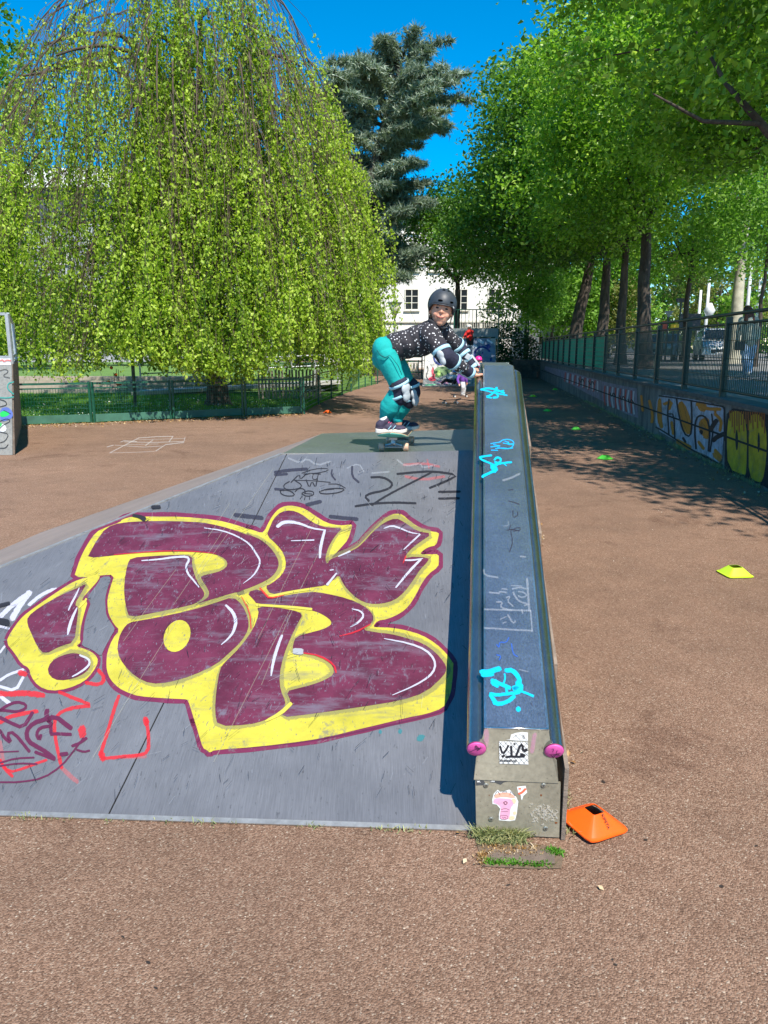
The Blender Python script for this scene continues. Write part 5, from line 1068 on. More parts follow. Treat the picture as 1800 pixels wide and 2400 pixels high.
# ---- weeping tree
def weeping():
    rng = np.random.default_rng(11); T0 = Vector((-4.75, 22.2, 0)); t = thing('weeping_tree', 'huge weeping tree with curtains of bright yellow green leaves behind the lawn fence', 'tree', tuple(T0))
    g = MB(); limb(g, (T0.x, T0.y, -.05), (T0.x - .2, T0.y, 5), .27, .24, rng, 14, 0, 8, .05)
    g.tube([T0 + Vector((0, 0, -.05)), T0 + Vector((0, 0, .2)), T0 + Vector((0, 0, .7))], [.46, .33, .27], 14, False)
    def R_(a):  # horizontal reach by direction
        c, s = math.cos(a), math.sin(a)
        rx = 4.85 if c > 0 else 7.6; ry = 5.4 if s > 0 else 4.9
        return 1 / math.sqrt((c / rx) ** 2 + (s / ry) ** 2)
    def ztop(q): return 11.4 * max(0, 1 - q ** 2.15) ** .66
    V = []; TW = MB(); pts = []; tones = []
    for k in range(26):
        a = 2 * math.pi * k / 26 + rng.uniform(-.1, .1); q = rng.uniform(.45, .9); rr = R_(a) * q
        tip = (T0.x + rr * math.cos(a), T0.y + rr * math.sin(a), ztop(q) * .97); st = (T0.x - .2, T0.y, rng.uniform(3.2, 7.5))
        mid = ((st[0] + tip[0]) / 2, (st[1] + tip[1]) / 2, max(st[2], tip[2]) + .5)
        limb(g, st, mid, .11, .06, rng, 6, .05); limb(g, mid, tip, .06, .025, rng, 5, .05)
    limb(g, (T0.x - .2, T0.y, 4.8), (T0.x - .6, T0.y - .4, 10.6), .2, .06, rng, 9)
    def strand(x, y, z, L, out, dens, tone, r0, bare=.25):
        low = 1.2 + .3 * abs(rng.normal()) + .28 * math.sin(x * 1.9 + y)
        L = min(L, z - low)
        if L < .4: return
        step = .2; n = int(L / step) + 1; P = [np.array((x, y, z))]; w = rng.normal(size=2) * .07; dr = np.array(out) * rng.uniform(.05, .22)
        for i in range(n):
            w = w * .8 + rng.normal(size=2) * .02; f = math.exp(-i * .3); P.append(P[-1] + np.array((w[0] + dr[0] * f, w[1] + dr[1] * f, -step)))
        P = np.array(P); m_ = len(P); TW.tube([tuple(p) for p in P[::2]] if m_ > 4 else [tuple(p) for p in P], list(np.linspace(r0, r0 * .4, len(P[::2]) if m_ > 4 else m_)), 3, False)
        m = int(L * 37 * dens)
        if m < 1: return
        u = (bare + (1 - bare) * rng.uniform(0, 1, m) ** .75) * (m_ - 1.001); keep = (np.sin(u * 1.5 + rng.uniform(0, 6)) + rng.uniform(-.7, 1.3, m)) > -.45; u = u[keep]
        i0 = u.astype(int); fr_ = (u - i0)[:, None]; q_ = P[i0] * (1 - fr_) + P[i0 + 1] * fr_ + rng.normal(size=(len(i0), 3)) * .058; pts.append(q_); tones.append(np.clip(tone * .5 + rng.uniform(0, .5, len(i0)), 0, 1))
    for k in range(150):
        a = rng.uniform(0, 2 * math.pi)
        if math.sin(a) > .2 and rng.uniform() < .6: a = -a
        q1 = rng.uniform(.12, 1.0) ** .5 * 1.0; q0 = max(.16, q1 - rng.uniform(.18, .36)); sc = 1.0 if rng.uniform() < .62 else rng.uniform(.5, .9)
        if k < 50: q1 = rng.uniform(.86, 1.02); q0 = q1 - .3; sc = rng.uniform(.45, 1.0)
        az = a + rng.uniform(-.12, .12); tone = rng.uniform(0, 1); dens = rng.choice((.35, .9, 1.3, 1.7), p=(.16, .24, .32, .28))
        left_high = math.cos(a) < -.1 and math.sin(a) < .3 and sc > .8 and q1 < .8
        if left_high: dens *= .5
        N = 7; arch = []
        for i in range(N + 1):
            f = i / N; q = q0 + (q1 - q0) * f; aa = a + (az - a) * f; rr = R_(aa) * q
            zz = ztop(min(q, .995)) * sc + .35 * math.sin(math.pi * f) - .9 * f ** 3
            arch.append(np.array((T0.x + rr * math.cos(aa), T0.y + rr * math.sin(aa), max(zz, 1.8))))
        TW.tube([tuple(p) for p in arch], list(np.linspace(.022, .006, N + 1)), 5, False)
        ns = rng.integers(15, 26)
        for j in range(ns):
            f = rng.uniform(0, 1) ** .7 * N * .999; i = int(f); p = arch[i] + (arch[i + 1] - arch[i]) * (f - i) + rng.normal(size=3) * np.array((.09, .09, .06)); aa = a
            strand(p[0], p[1], p[2], rng.uniform(1.3, 4.2) * (1.25 if q1 > .8 else 1), (math.cos(a), math.sin(a), 0), dens * rng.uniform(.6, 1.2), tone, .0075, rng.uniform(0, .35))
    for k in range(620):
        a = rng.uniform(0, 2 * math.pi); q = rng.uniform(.1, .85); rr = R_(a) * q; z = ztop(q) * rng.uniform(.6, .98); strand(T0.x + rr * math.cos(a), T0.y + rr * math.sin(a), z, rng.uniform(2, 6), (0, 0, 0), .10, .1, .009)
    P = np.concatenate(pts); V, F = leaf_arrays(P, .084, rng, .35, (0, 0, -1.0), .66, .4)
    bulk('crown', V, F, M['leaf_weep'], t, np.repeat(np.concatenate(tones), 2))
    TW.build('hanging_twigs', M['twig'], t, False, False); g.build('trunk', M['bark'], t, True, False); return len(P)
print('weeping leaves', weeping())
# ---- cedar
def cedar():
    rng = np.random.default_rng(5); B = np.array((-.3, 46, 0)); t = thing('blue_cedar', 'tall blue grey cedar with tiered spiky boughs behind the weeping tree', 'tree', tuple(B)); g = MB()
    top = np.array((1.3, 46, 17.9)); 
    g.tube([tuple(B), (-.9, 46, 6), (-.9, 46, 10), (.2, 46, 14.5), tuple(top)], [.55, .45, .33, .16, .04], 10, False)
    limb(g, (-.9, 46, 9.0), (-3.0, 46, 15.8), .2, .05, rng, 6)
    def axis(z):
        return np.array((np.interp(z, [0, 6, 10, 14.5, 17.9], [-.3, -.9, -.9, .2, 1.3]), 46, z))
    pts = []; dirs = []; tones = []
    def bough(a, b, rad, dens, droop=.15):
        P = np.array(limb(g, a, b, .09, .018, rng, 5, .06)); L = np.linalg.norm(np.array(b) - np.array(a)); n = int(L * 30 * dens)
        tb = rng.uniform(0, 1)
        for k in range(n):
            u = rng.uniform(.12, 1); i = min(int(u * (len(P) - 1)), len(P) - 2); f = u * (len(P) - 1) - i; p = P[i] * (1 - f) + P[i + 1] * f
            side = rng.normal(size=3) * np.array((1, 1, .35)); side /= np.linalg.norm(side); ln = rad * (1.05 - u * .6) * rng.uniform(.3, 1)
            ax = (P[-1] - P[0]) / L; d = side * .8 + ax * .6 + np.array((0, 0, .12 - droop)); d /= np.linalg.norm(d)
            m = int(ln / .11) + 2
            for j in range(m):
                c = p + d * ln * (j + rng.uniform()) / m; c[2] -= droop * (ln * (j / m)) ** 2 * .3
                pts.append(c); dirs.append(d * .5 + rng.normal(size=3) * .5); tones.append(min(1, max(0, tb * .45 + rng.uniform(0, .55))))
    spec = [(15.9, 2.0, .6, .1), (15.2, 2.4, .8, .2)]
    for i in range(112):
        z = rng.uniform(5.0, 17.6); base = axis(z); side = rng.choice((-1, 1)); ang = rng.uniform(-1.1, 1.1)
        reach = np.interp(z, [5, 8.5, 10, 11.5, 13, 15, 16.5, 17.8], [3.4, 3.8, 3.2, 3.6, 4.6, 4.9, 3.2, .6]) * rng.uniform(.55, 1.05)
        bough(tuple(base), tuple(base + np.array((side * reach * math.cos(ang), reach * math.sin(ang) * (1 if rng.uniform() < .35 else -1), rng.uniform(-.2, .5) + reach * .16))), 1.0, 1.0, .25 if z < 10 else .05)
    for k in range(20):
        z = rng.uniform(12.6, 16.6); b0 = np.array((-2.4, 46, z - 1)); bough(tuple(b0), tuple(b0 + np.array((rng.uniform(-2, 2), rng.uniform(-1.5, 1), rng.uniform(.2, 1.2)))), .8, 1.0, .05)
    P = np.array(pts); D = np.array(dirs); D /= np.linalg.norm(D, axis=1, keepdims=True); n = len(P)
    # each tuft: three crossed slim needles fans
    VV = []; Tn = []
    for r in range(3):
        d = D + rng.normal(size=(n, 3)) * .55; d /= np.linalg.norm(d, axis=1, keepdims=True); s = np.cross(d, rng.normal(size=(n, 3))); s /= np.linalg.norm(s, axis=1, keepdims=True) + 1e-9
        ln = rng.uniform(.20, .44, (n, 1)); VV.append(np.stack([P - s * .034, P + s * .034, P + d * ln], 1)); Tn.append(np.array(tones))
    V = np.concatenate(VV).reshape(-1, 3); F = np.arange(len(V)).reshape(-1, 3); bulk('crown', V, F, M['needle'], t, np.concatenate(Tn)); g.build('trunk', M['bark'], t, True, False); return n
print('cedar tufts', cedar())
# ---- lindens on the right
LG = 'tall lindens lining the plaza behind the wall'
tree('linden_tree', 'nearest linden reaching in from the right with large bright leaves', (9.2, 12.8, PLZ - .05), (7.9, 12.8, 5.0), .24,
     [(6.4, 11.6, 8.4, 3.7, 4.4, 2.9), (4.9, 14.2, 8.6, 2.8, 3.2, 3.1), (8.8, 10.5, 7.2, 3.0, 3.2, 2.2), (9.5, 14.5, 9, 3.5, 3.2, 3.4), (7.6, 10.0, 5.7, 2.4, 2.0, 1.0), (6.0, 6.6, 7.6, 2.5, 2.9, 1.6), (5.0, 11.0, 5.5, 1.9, 1.8, 1.2)], 82000, .128, M['leaf_lin'], 21, .60, 85, LG, up=1.0, nbr=60, flat=.45, shell=.4,
     extra=lambda g, rng: [limb(g, (8.2, 12.6, 4.4), (5.6, 10.6, 5.9), .11, .035, rng, 7, .04, 6, .14), g.tube([(8.4, 12.6, 3.2), (6.6, 11.3, 3.5), (5.5, 10.8, 3.85), (4.75, 10.5, 4.4), (4.3, 10.6, 4.9), (4.1, 11.2, 5.7)], [.12, .09, .07, .05, .03, .012], 8, False), g.tube([(4.75, 10.5, 4.4), (3.9, 10.2, 4.35), (3.2, 10.0, 4.6)], [.035, .025, .01], 6, False), limb(g, (8.0, 12.4, 4.3), (6.2, 9.6, 6.6), .09, .03, rng, 7, .05, 6, .14), limb(g, (7.2, 11.8, 5.1), (6.0, 12.6, 8.0), .06, .02, rng, 6, .05, 6, .14)])
tree('linden_tree', 'linden whose crown leans over the wall from beside the camera, right of the picture', (10.2, 3.5, PLZ - .05), (9.0, 3.5, 5.0), .24, [(8.4, 3.6, 7.6, 3.2, 3.0, 2.4), (6.9, 5.0, 7.4, 1.8, 2.4, 1.6)], 26000, .14, M['leaf_lin'], 27, .62, 46, LG, up=.75)
tree('linden_tree', 'linden with its crown over the wall, its trunk hidden beyond the right edge', (11.8, 20, PLZ - .05), (11.2, 20, 5.4), .26, [(8.8, 19.5, 8.2, 3.0, 3.2, 2.7), (7.0, 20.3, 7.5, 2.0, 2.4, 1.6), (11, 19, 9, 3, 3, 3)], 32000, .155, M['leaf_lin'], 28, .62, 60, LG, up=.9, flat=.5)
tree('linden_tree', 'linden with the thick grey trunk directly behind the railing', (9.1, 27.2, PLZ - .05), (8.8, 27.2, 5.4), .29,
     [(8.0, 26.4, 7.9, 3.2, 3.6, 2.8), (6.6, 25.4, 9.6, 2.5, 3.2, 2.6), (9.6, 27.0, 10.6, 3.4, 3.6, 3.4), (6.9, 26, 6.6, 2.0, 2.4, 1.5)], 42000, .155, M['leaf_lin'], 22, .7, 44, LG, nbr=34, up=.9, flat=.5)
tree('linden_tree', 'linden with the slim dark trunk left of the thick grey one', (9.95, 33, PLZ - .05), (9.9, 33, 5.6), .24,
     [(8.6, 32.5, 8.6, 3.4, 3.6, 3.2), (7.0, 31.8, 7.4, 2.5, 2.8, 2.3), (8.8, 33, 11.8, 3.4, 3.6, 3.0), (9.2, 32.3, 6.2, 2.0, 2.2, 1.0)], 30000, .17, M['leaf_lin'], 23, .75, 42, LG, nbr=26, up=.9, flat=.5)
tree('linden_tree', 'linden with the straight dark trunk in the middle of the row', (10.0, 36.5, PLZ - .05), (10.1, 36.5, 5.6), .31,
     [(7.6, 36, 8.5, 3.5, 3.4, 3.4), (6.4, 35.4, 10.8, 2.8, 3, 3), (9.2, 37, 12.4, 3.6, 3.6, 3.2), (8.8, 35.8, 6.3, 2.4, 2.2, 1.1)], 28000, .18, M['leaf_dark'], 24, .8, 42, LG, nbr=26, up=.9, flat=.5)
tree('linden_tree', 'linden with the leaning dark trunk, farthest left of the row', (9.7, 40.5, PLZ - .05), (10.4, 40.5, 6.2), .38,
     [(7.0, 40, 8.3, 4.0, 3.6, 3.0), (6.7, 39.5, 10.8, 2.6, 3.2, 3.0), (8.6, 41, 12.6, 4.0, 3.6, 3.6), (5.1, 40, 7.0, 2.6, 3, 2.2), (8.2, 39.5, 6.5, 2.6, 2.4, 1.3)], 34000, .19, M['leaf_dark'], 25, .85, 42, LG, nbr=34, up=.9, flat=.5)
tree('linden_tree', 'dense dark linden between the cedar and the white building', (4.6, 50, 0), (4.6, 50, 5.6), .25,
     [(4.0, 50, 8.6, 2.9, 3, 3.0), (1.4, 50.5, 8.6, 2.2, 2, 2.3), (6.6, 49, 8.2, 3, 3, 2.8), (3.6, 50, 9.9, 2.1, 2, 1.7)], 20000, .2, M['leaf_dark'], 26, .9, 42, LG, nbr=26, up=.9, flat=.5)
# ---- smaller background trees
def bgtree(label, px, ybase, Y, zb, h, r, n, mat, seed, size=.17, crownlow=.35, tr=.1, bark=None, off=0):
    b = at_Y(px, ybase, Y); z0 = zb + h * crownlow
    return tree('park_tree', label, (b.x, Y, zb), (b.x + off, Y, zb + h * .55), tr, [(b.x + off, Y, (z0 + zb + h) / 2 + h * .1, r, r, h * .30), (b.x + off - r * .4, Y - .5, z0 + h * .14, r * .7, r * .7, h * .17), (b.x + off + r * .45, Y, z0 + h * .2, r * .65, r * .7, h * .2)], n, size, mat, seed, .6, 36, 'smaller trees in the background', bark, nbr=20)
bgtree('small bright tree in front of the white building corner', 1232, 850, 46, 0, 7.2, 2.2, 9000, M['leaf_light'], 31, .17, .38)
bgtree('light green tree between the leftmost linden trunk and the lamp', 1290, 820, 51, PLZ, 9.5, 3.2, 9000, M['leaf_light'], 32, .22, .2)
bgtree('pale green tree seen between the linden trunks', 1425, 820, 52, PLZ, 9, 3.0, 8000, M['leaf_light'], 33, .24, .1)
bgtree('yellow green tree between the two left linden trunks', 1375, 820, 53, PLZ, 8.5, 2.8, 9000, M['leaf_light'], 45, .2, .1)
bgtree('young tree with silvery leaves left of the thick grey trunk', 1460, 810, 50, PLZ, 5.5, 1.4, 4000, M['leaf_olive'], 34, .16, .1, .06)
bgtree('tree with a slim trunk behind the dark sign board', 1607, 800, 40, PLZ, 9.5, 4.2, 15000, M['leaf_lin'], 35, .18, .42, .17)
bgtree('olive toned tree beyond the parked cars', 1680, 800, 70, PLZ, 11, 5.0, 9000, M['leaf_olive'], 36, .27, .1, .15)
bgtree('bright tree above the walking person at the right edge', 1775, 800, 30, PLZ, 8.6, 2.8, 13000, M['leaf_light'], 37, .15, .42, .09)
bgtree('tall light tree in the gap right of the linden row', 1545, 800, 75, PLZ, 13, 5.0, 9000, M['leaf_light'], 38, .3, .1, .2)
bgtree('mottled plane tree with a pale trunk behind the walking person', 1722, 800, 36, PLZ, 12, 3.4, 9000, M['leaf_light'], 39, .2, .5, .30, M['plane_bark'])
bgtree('tall green tree at the far right background', 1850, 800, 55, PLZ, 13, 5.0, 9000, M['leaf_lin'], 40, .26, .1, .2)
bgtree('dark tree at the top left corner behind the weeping tree', -150, 880, 34, 0, 17, 5.5, 16000, M['leaf_dark'], 41, .22, .4, .3)
bgtree('round tree beyond the terrace left of the weeping trunk', 330, 850, 48, .5, 5.0, 2.6, 7000, M['leaf_dark'], 42, .2, .15, .15)
bgtree('bushy tree beyond the terrace at the far left', 90, 850, 46, .5, 5.5, 3.2, 7000, M['leaf_dark'], 43, .2, .1, .15)
bgtree('bushy tree beyond the handrail right of the weeping trunk', 700, 850, 44, .5, 4.2, 2.6, 6000, M['leaf_dark'], 44, .2, .15, .12)
# hedges and shrubs
def shrub(label, c, r, n, mat, seed, size=.1, cat='hedge', name='hedge'):
    rng = np.random.default_rng(seed); t = thing(name, label, cat, (c[0], c[1], 0)); P = ell_pts(rng, c, r, n, .55); P = P[P[:, 2] > .05]
    V, F = leaf_arrays(P, size, rng, .5); bulk('foliage', V, F, mat, t, np.repeat(rng.uniform(0, 1, len(P)), 2)); g = MB()
    for i in range(8): limb(g, (c[0] + rng.normal() * r[0] * .2, c[1], 0), tuple(ell_pts(rng, c, r, 1, .6)[0]), .03, .01, rng, 5)
    g.build('stem', M['bark'], t)
shrub('dark dense hedge between the mural ramp and the planter wall', (6.6, 44.5, 1.3), (2.3, 1.4, 1.6), 9000, M['leaf_hedge'], 51, .12)
shrub('dark shrub left of the planter wall beside the mural ramp', (5.6, 40, .9), (1.0, 1.0, 1.2), 4000, M['leaf_hedge'], 52, .1, 'shrub', 'shrub')
shrub('clipped hedge behind the walking person', (19.2, 34, 1.4), (2.8, .8, .8), 5000, M['leaf_hedge'], 53, .1)
# far tree line
rng = np.random.default_rng(77); P = []
for i in range(60): 
    x = -75 + i * 3.2; y = 95 + rng.uniform(-6, 6)
    P.append(ell_pts(rng, (x, y, 5 + rng.uniform(-1, 2)), (3.8, 3, 5.5 + rng.uniform(-1, 2.5)), 420, .6))
P = np.concatenate(P); V, F = leaf_arrays(P, .75, rng, .5, None, .9); o = bulk('far_trees', V, F, M['leaf_dark'], None, np.repeat(rng.uniform(0, 1, len(P)), 2)); tag(o, 'distant belt of park trees', None, None, 'stuff')
# grass on the lawn, daisies
rng = np.random.default_rng(3)
def in_poly(x, y):
    c = np.zeros(len(x), bool); n = len(lf)
    for i in range(n):
        x1, y1 = lf[i][0], lf[i][1]; x2, y2 = lf[i - 1][0], lf[i - 1][1]
        m = ((y1 > y) != (y2 > y)) & (x < (x2 - x1) * (y - y1) / (y2 - y1 + 1e-12) + x1); c ^= m
    return c
x = rng.uniform(-13, 0, 60000); y = rng.uniform(16, 28, 60000); k = in_poly(x, y); x = x[k]; y = y[k]; n = len(x); h = rng.uniform(.04, .11, n)
a = rng.uniform(0, 6.28, n); w = .012; lean = rng.normal(size=(n, 2)) * .04
V = np.stack([np.stack([x - w * np.cos(a), y - w * np.sin(a), np.zeros(n)], 1), np.stack([x + w * np.cos(a), y + w * np.sin(a), np.zeros(n)], 1), np.stack([x + lean[:, 0], y + lean[:, 1], h], 1)], 1).reshape(-1, 3)
o = bulk('grass', V, np.arange(len(V)).reshape(-1, 3), leafmat('grass_blade', [(0, (.08, .20, .02)), (1, (.22, .42, .06))], .35), None, rng.uniform(0, 1, n)); tag(o, 'short lawn grass', None, None, 'stuff')
x = rng.normal(-6, 2.2, 700); y = rng.uniform(17.5, 24, 700); k = in_poly(x, y); P = np.stack([x[k], y[k], np.full(k.sum(), .11)], 1)
V, F = leaf_arrays(P, .045, rng, 3); o = bulk('daisies', V, F, simple('white_petal', (.8, .8, .76), .6), None, None); tag(o, 'white daisies scattered in the lawn', None, None, 'stuff')
# litter: dry leaves and bits along edges and on the asphalt
def scatter(name, P, size, mat, seed, label):
    rng = np.random.default_rng(seed); P = np.array(P); P[:, 2] = .006 + size * .15; V, F = leaf_arrays(P, size, rng, 2.5); tag(bulk(name, V, F, mat, None, np.repeat(rng.uniform(0, 1, len(P)), 2)), label, None, None, 'stuff')
M['dry'] = leafmat('dry_leaf', [(0, (.25, .12, .04)), (.6, (.45, .28, .10)), (1, (.60, .50, .36))], .1)
L1 = []
for a_, b_ in zip(FF[:-1], FF[1:]):
    for i in range(260): p = a_.lerp(b_, rng.uniform()); L1.append((p.x + rng.normal() * .1, p.y - abs(rng.normal()) * .4 - .05, 0))
for i in range(500): yy = rng.uniform(5, 30); L1.append((wallX(yy) - abs(rng.normal()) * .25 - .03, yy, 0))
scatter('dry_leaf_litter', L1, .04, M['dry'], 1, 'dry leaves gathered along the fence and the wall')
L2 = [(rng.uniform(-6, 5), 1.2 + abs(rng.normal()) * 5 + rng.uniform(0, 3), 0) for i in range(420)]
L2 = [p for p in L2 if not (bank_z(p[0], p[1]) > -.05 and -3.7 < p[0] < .95 and 2.2 < p[1] < 9.8)]
scatter('gravel_bits', L2, .011, leafmat('pale_bits', [(0, (.3, .22, .16)), (1, (.7, .64, .55))], .05), 2, 'small pale bits lying on the asphalt')
L3 = [tuple(on_z(*p)) for p in z2([(rng.normal(880, 25) , rng.normal(1650, 50)) for _ in range(70)])] + [tuple(on_z(*p)) for p in z5([(rng.normal(990, 30), rng.normal(560, 40)) for _ in range(60)])] + [tuple(on_z(*p)) for p in z5([(88, 1168), (145, 1412), (1160, 468), (1320, 1645)])]
scatter('dry_leaf_litter', L3, .022, M['dry'], 3, 'dry straw bits beside the ledge')
# weeds at the foot of the ledge
def tufts(name, cs, mat, seed, label):
    rng = np.random.default_rng(seed); V = []
    for (x, y, r, n, h) in cs:
        for i in range(n):
            px_, py_ = x + rng.normal() * r, y + rng.normal() * r * .45; a = rng.uniform(0, 6.28); hh = h * rng.uniform(.4, 1); l = np.array((rng.normal() * hh * .6, rng.normal() * hh * .6 - .2 * hh, hh)); w = .0022
            b = np.array((px_, py_, .004)); s = np.array((math.cos(a) * w, math.sin(a) * w, 0)); m = b + l * .55 + np.array((0, 0, hh * .12)); t_ = b + l
            V += [b - s, b + s, m + s * .8, b - s, m + s * .8, m - s * .8, m - s * .8, m + s * .8, t_]
    V = np.array(V); o = bulk(name, V, np.arange(len(V)).reshape(-1, 3), mat, None, np.repeat(rng.uniform(0, 1, len(V) // 9), 3)); tag(o, label, None, None, 'stuff')
def gz(x, y): p = on_z(*z5([(x, y)])[0]); return p.x, p.y
cs = []
for i in range(34): x_, y_ = gz(250 + i * 14, 1185 + 12 * math.sin(i * 1.3)); cs.append((x_, y_, .012, 26, .05 if i < 26 else .03))
for i in range(16): x_, y_ = gz(300 + i * 22, 1235 + 20 * math.sin(i)); cs.append((x_, y_, .016, 20, .03))
tufts('weeds', cs, leafmat('grey_green_weed', [(0, (.20, .22, .09)), (.5, (.32, .36, .16)), (1, (.5, .45, .22))], .2), 8, 'pale weeds growing at the foot of the ledge')
cs = [(*gz(x, y), .017, int(n * .45), .014) for x, y, n in ((910, 1320, 300), (930, 1340, 150), (410, 1418, 200), (390, 1410, 100), (540, 1415, 160), (560, 1420, 90), (650, 1430, 80), (730, 1435, 80), (820, 1430, 150))] 
tufts('clover_tufts', cs, leafmat('clover_leaf', [(0, (.05, .16, .01)), (1, (.14, .36, .03))], .3), 9, 'small green clover tufts in the soil patch')
cs = [(*gz(295 + rng.uniform(-15, 15), 1330 + i * 12), .008, 22, .012) for i in range(9)] + [(*gz(330 + i * 20, 1290 + rng.uniform(-30, 60)), .014, 18, .012) for i in range(22)]
tufts('dry_moss', cs, M['dry'], 10, 'dry straw coloured moss in the soil patch')

# stray weeds at the ramp toe, the ledge side and the wall foot; a few stains
rng = np.random.default_rng(12); cs = []
for i in range(40):
    x0 = rng.uniform(-2.4, .3); cs.append((x0, bank_edge_y(x0) - .02, .02, int(rng.uniform(3, 9)), .02))
for i in range(30): s0 = rng.uniform(0, 3); p = LP(.315, 0, s0); cs.append((p.x + .01, p.y, .015, int(rng.uniform(4, 14)), .035))
for i in range(160): yy = rng.uniform(5, 24); cs.append((wallX(yy) - .04, yy, .04, int(rng.uniform(5, 24)), .09))
tufts('weeds', cs, bpy.data.materials['grey_green_weed'], 13, 'stray weeds along the ramp, ledge and wall foot')
stn = thing('ground_stains', 'dark gum spots and stains on the asphalt in the foreground', 'stain', (0, 2, 0))
spots = [([(345, 2256), (350, 2258)], 9)] + [([(x, y), (x + rng.uniform(-8, 8), y + rng.uniform(-3, 3))], rng.uniform(4, 8)) for x, y in zip(rng.uniform(0, 1800, 14), rng.uniform(1500, 2400, 14)) if not (x < 1350 and y < 2050)]
strokes('gum_spot', spots, gmap, .003, spray('gum_black', (.03, .025, .022), .8, 60, op=.75), stn, .4)
# ------------------------------------------------------------------ people
M['skin'] = NT('skin'); t = M['skin']; t.col(t.ramp(t.noise(14, 4), [(.3, (.56, .26, .16)), (.7, (.68, .36, .24))])); t.set(Roughness=.5); t.p.inputs['Subsurface Weight'].default_value = .12; t.p.inputs['Subsurface Scale'].default_value = .01; M['skin'] = t.m
tex_cl = bpy.data.textures.new('cloth_folds', 'CLOUDS'); tex_cl.noise_scale = .07; tex_cl.noise_depth = 2
tex_cb = bpy.data.textures.new('cloth_big_folds', 'CLOUDS'); tex_cb.noise_scale = .16; tex_cb.noise_depth = 1
def organic(name, g, mat, parent, vox=.008, sm=4, fold=0.0, big=0.0):
    o = g.build(name, mat, parent, True)
    m = o.modifiers.new('r', 'REMESH'); m.mode = 'VOXEL'; m.voxel_size = vox; m.use_smooth_shade = True
    m = o.modifiers.new('s', 'SMOOTH'); m.iterations = sm; m.factor = .5
    if big: m = o.modifiers.new('d', 'DISPLACE'); m.texture = tex_cb; m.strength = big; m.mid_level = .5; m.texture_coords = 'OBJECT' if 0 else 'LOCAL'
    if fold: m = o.modifiers.new('d2', 'DISPLACE'); m.texture = tex_cl; m.strength = fold; m.mid_level = .5
    return o
def z1(x, y, D): return at_Y(820 + x / 4.1475, 640 + y / 4.1475, D)
# sweater with little white stars
t = NT('dotted_charcoal_knit')
v = t.n('ShaderNodeTexVoronoi', Scale=52.0, Randomness=.9); t.l(t.co, v.inputs['Vector']); n_ = t.noise(190, 3, .7)
d = t.math('ADD', v.outputs['Distance'], t.math('MULTIPLY', t.math('SUBTRACT', n_, .5), .35)); keep = t.ramp(v.outputs['Color'], [(.36, 0.0), (.40, 1.0)])
k = t.math('MULTIPLY', t.ramp(d, [(.22, 1.0), (.28, 0.0)]), keep); t.col(t.mix(k, (.028, .025, .030), (.72, .70, .70))); t.set(Roughness=.9); t.bump(t.noise(260, 2), .3, .002); M['sweater'] = t.m
M['char'] = simple('charcoal_rib', (.028, .026, .03), .9, 0, .2, 60)
M['teal'] = simple('turquoise_jersey', (.0, .34, .31), .85, 0, .1, 9, .25, 200); M['navy'] = simple('navy_pad_fabric', (.018, .018, .04), .8, 0, .3, 60, .3, 200)
M['padgrey'] = simple('grey_pad_cap', (.46, .49, .50), .4, 0, .08, 20); M['lblue'] = simple('light_blue_strap', (.38, .62, .70), .7, 0, .08, 30)
M['helm'] = simple('matt_black_helmet', (.038, .044, .052), .5, 0, .2, 40); M['black'] = simple('black_plastic', (.012, .012, .014), .5); M['void'] = simple('vent_black', (.002, .002, .002), 1.0); M['void'].node_tree.nodes['Principled BSDF'].inputs['Specular IOR Level'].default_value = 0
kid = thing('person', 'child in black helmet and turquoise trousers crouching on a skateboard, hand on the ledge', 'person', tuple(z1(400, 1560, 5.45)))
# --- body (one mesh): head, neck, hands, ankles
Hx = z1(893, 338, 5.40); upv = Vector((.16, .03, .985)).normalized(); fwd = Vector((-.03, -1, .04)); fwd = (fwd - upv * fwd.dot(upv)).normalized(); rgt = fwd.cross(upv).normalized()   # rgt = picture left? (checked: +X)
if rgt.x < 0: rgt = -rgt
HM = Matrix((rgt, -fwd, upv)).transposed()
def hp_(r, f, u): return Hx + rgt * r + fwd * f + upv * u
g = MB(); g.ell(Hx, (.074, .088, .10), HM, 24, 18); g.ell(hp_(0, .018, -.058), (.054, .062, .066), HM, 20, 14)
g.ell(hp_(0, .044, -.100), (.026, .024, .024), HM); g.ell(hp_(-.031, .046, -.050), (.025, .026, .026), HM); g.ell(hp_(.031, .046, -.050), (.025, .026, .026), HM)
g.capsule(hp_(0, .080, -.012), hp_(0, .088, -.034), .005, .0085, 10); g.ell(hp_(-.008, .083, -.036), (.006, .006, .005), HM); g.ell(hp_(.008, .083, -.036), (.006, .006, .005), HM)
g.capsule(hp_(-.018, .074, -.064), hp_(.018, .074, -.064), .006, .006, 8)
g.ell(hp_(-.076, -.005, -.030), (.010, .016, .024), HM); g.ell(hp_(.076, -.005, -.030), (.010, .016, .024), HM)
g.capsule(hp_(-.005, -.02, -.08), z1(815, 565, 5.43), .038, .036)
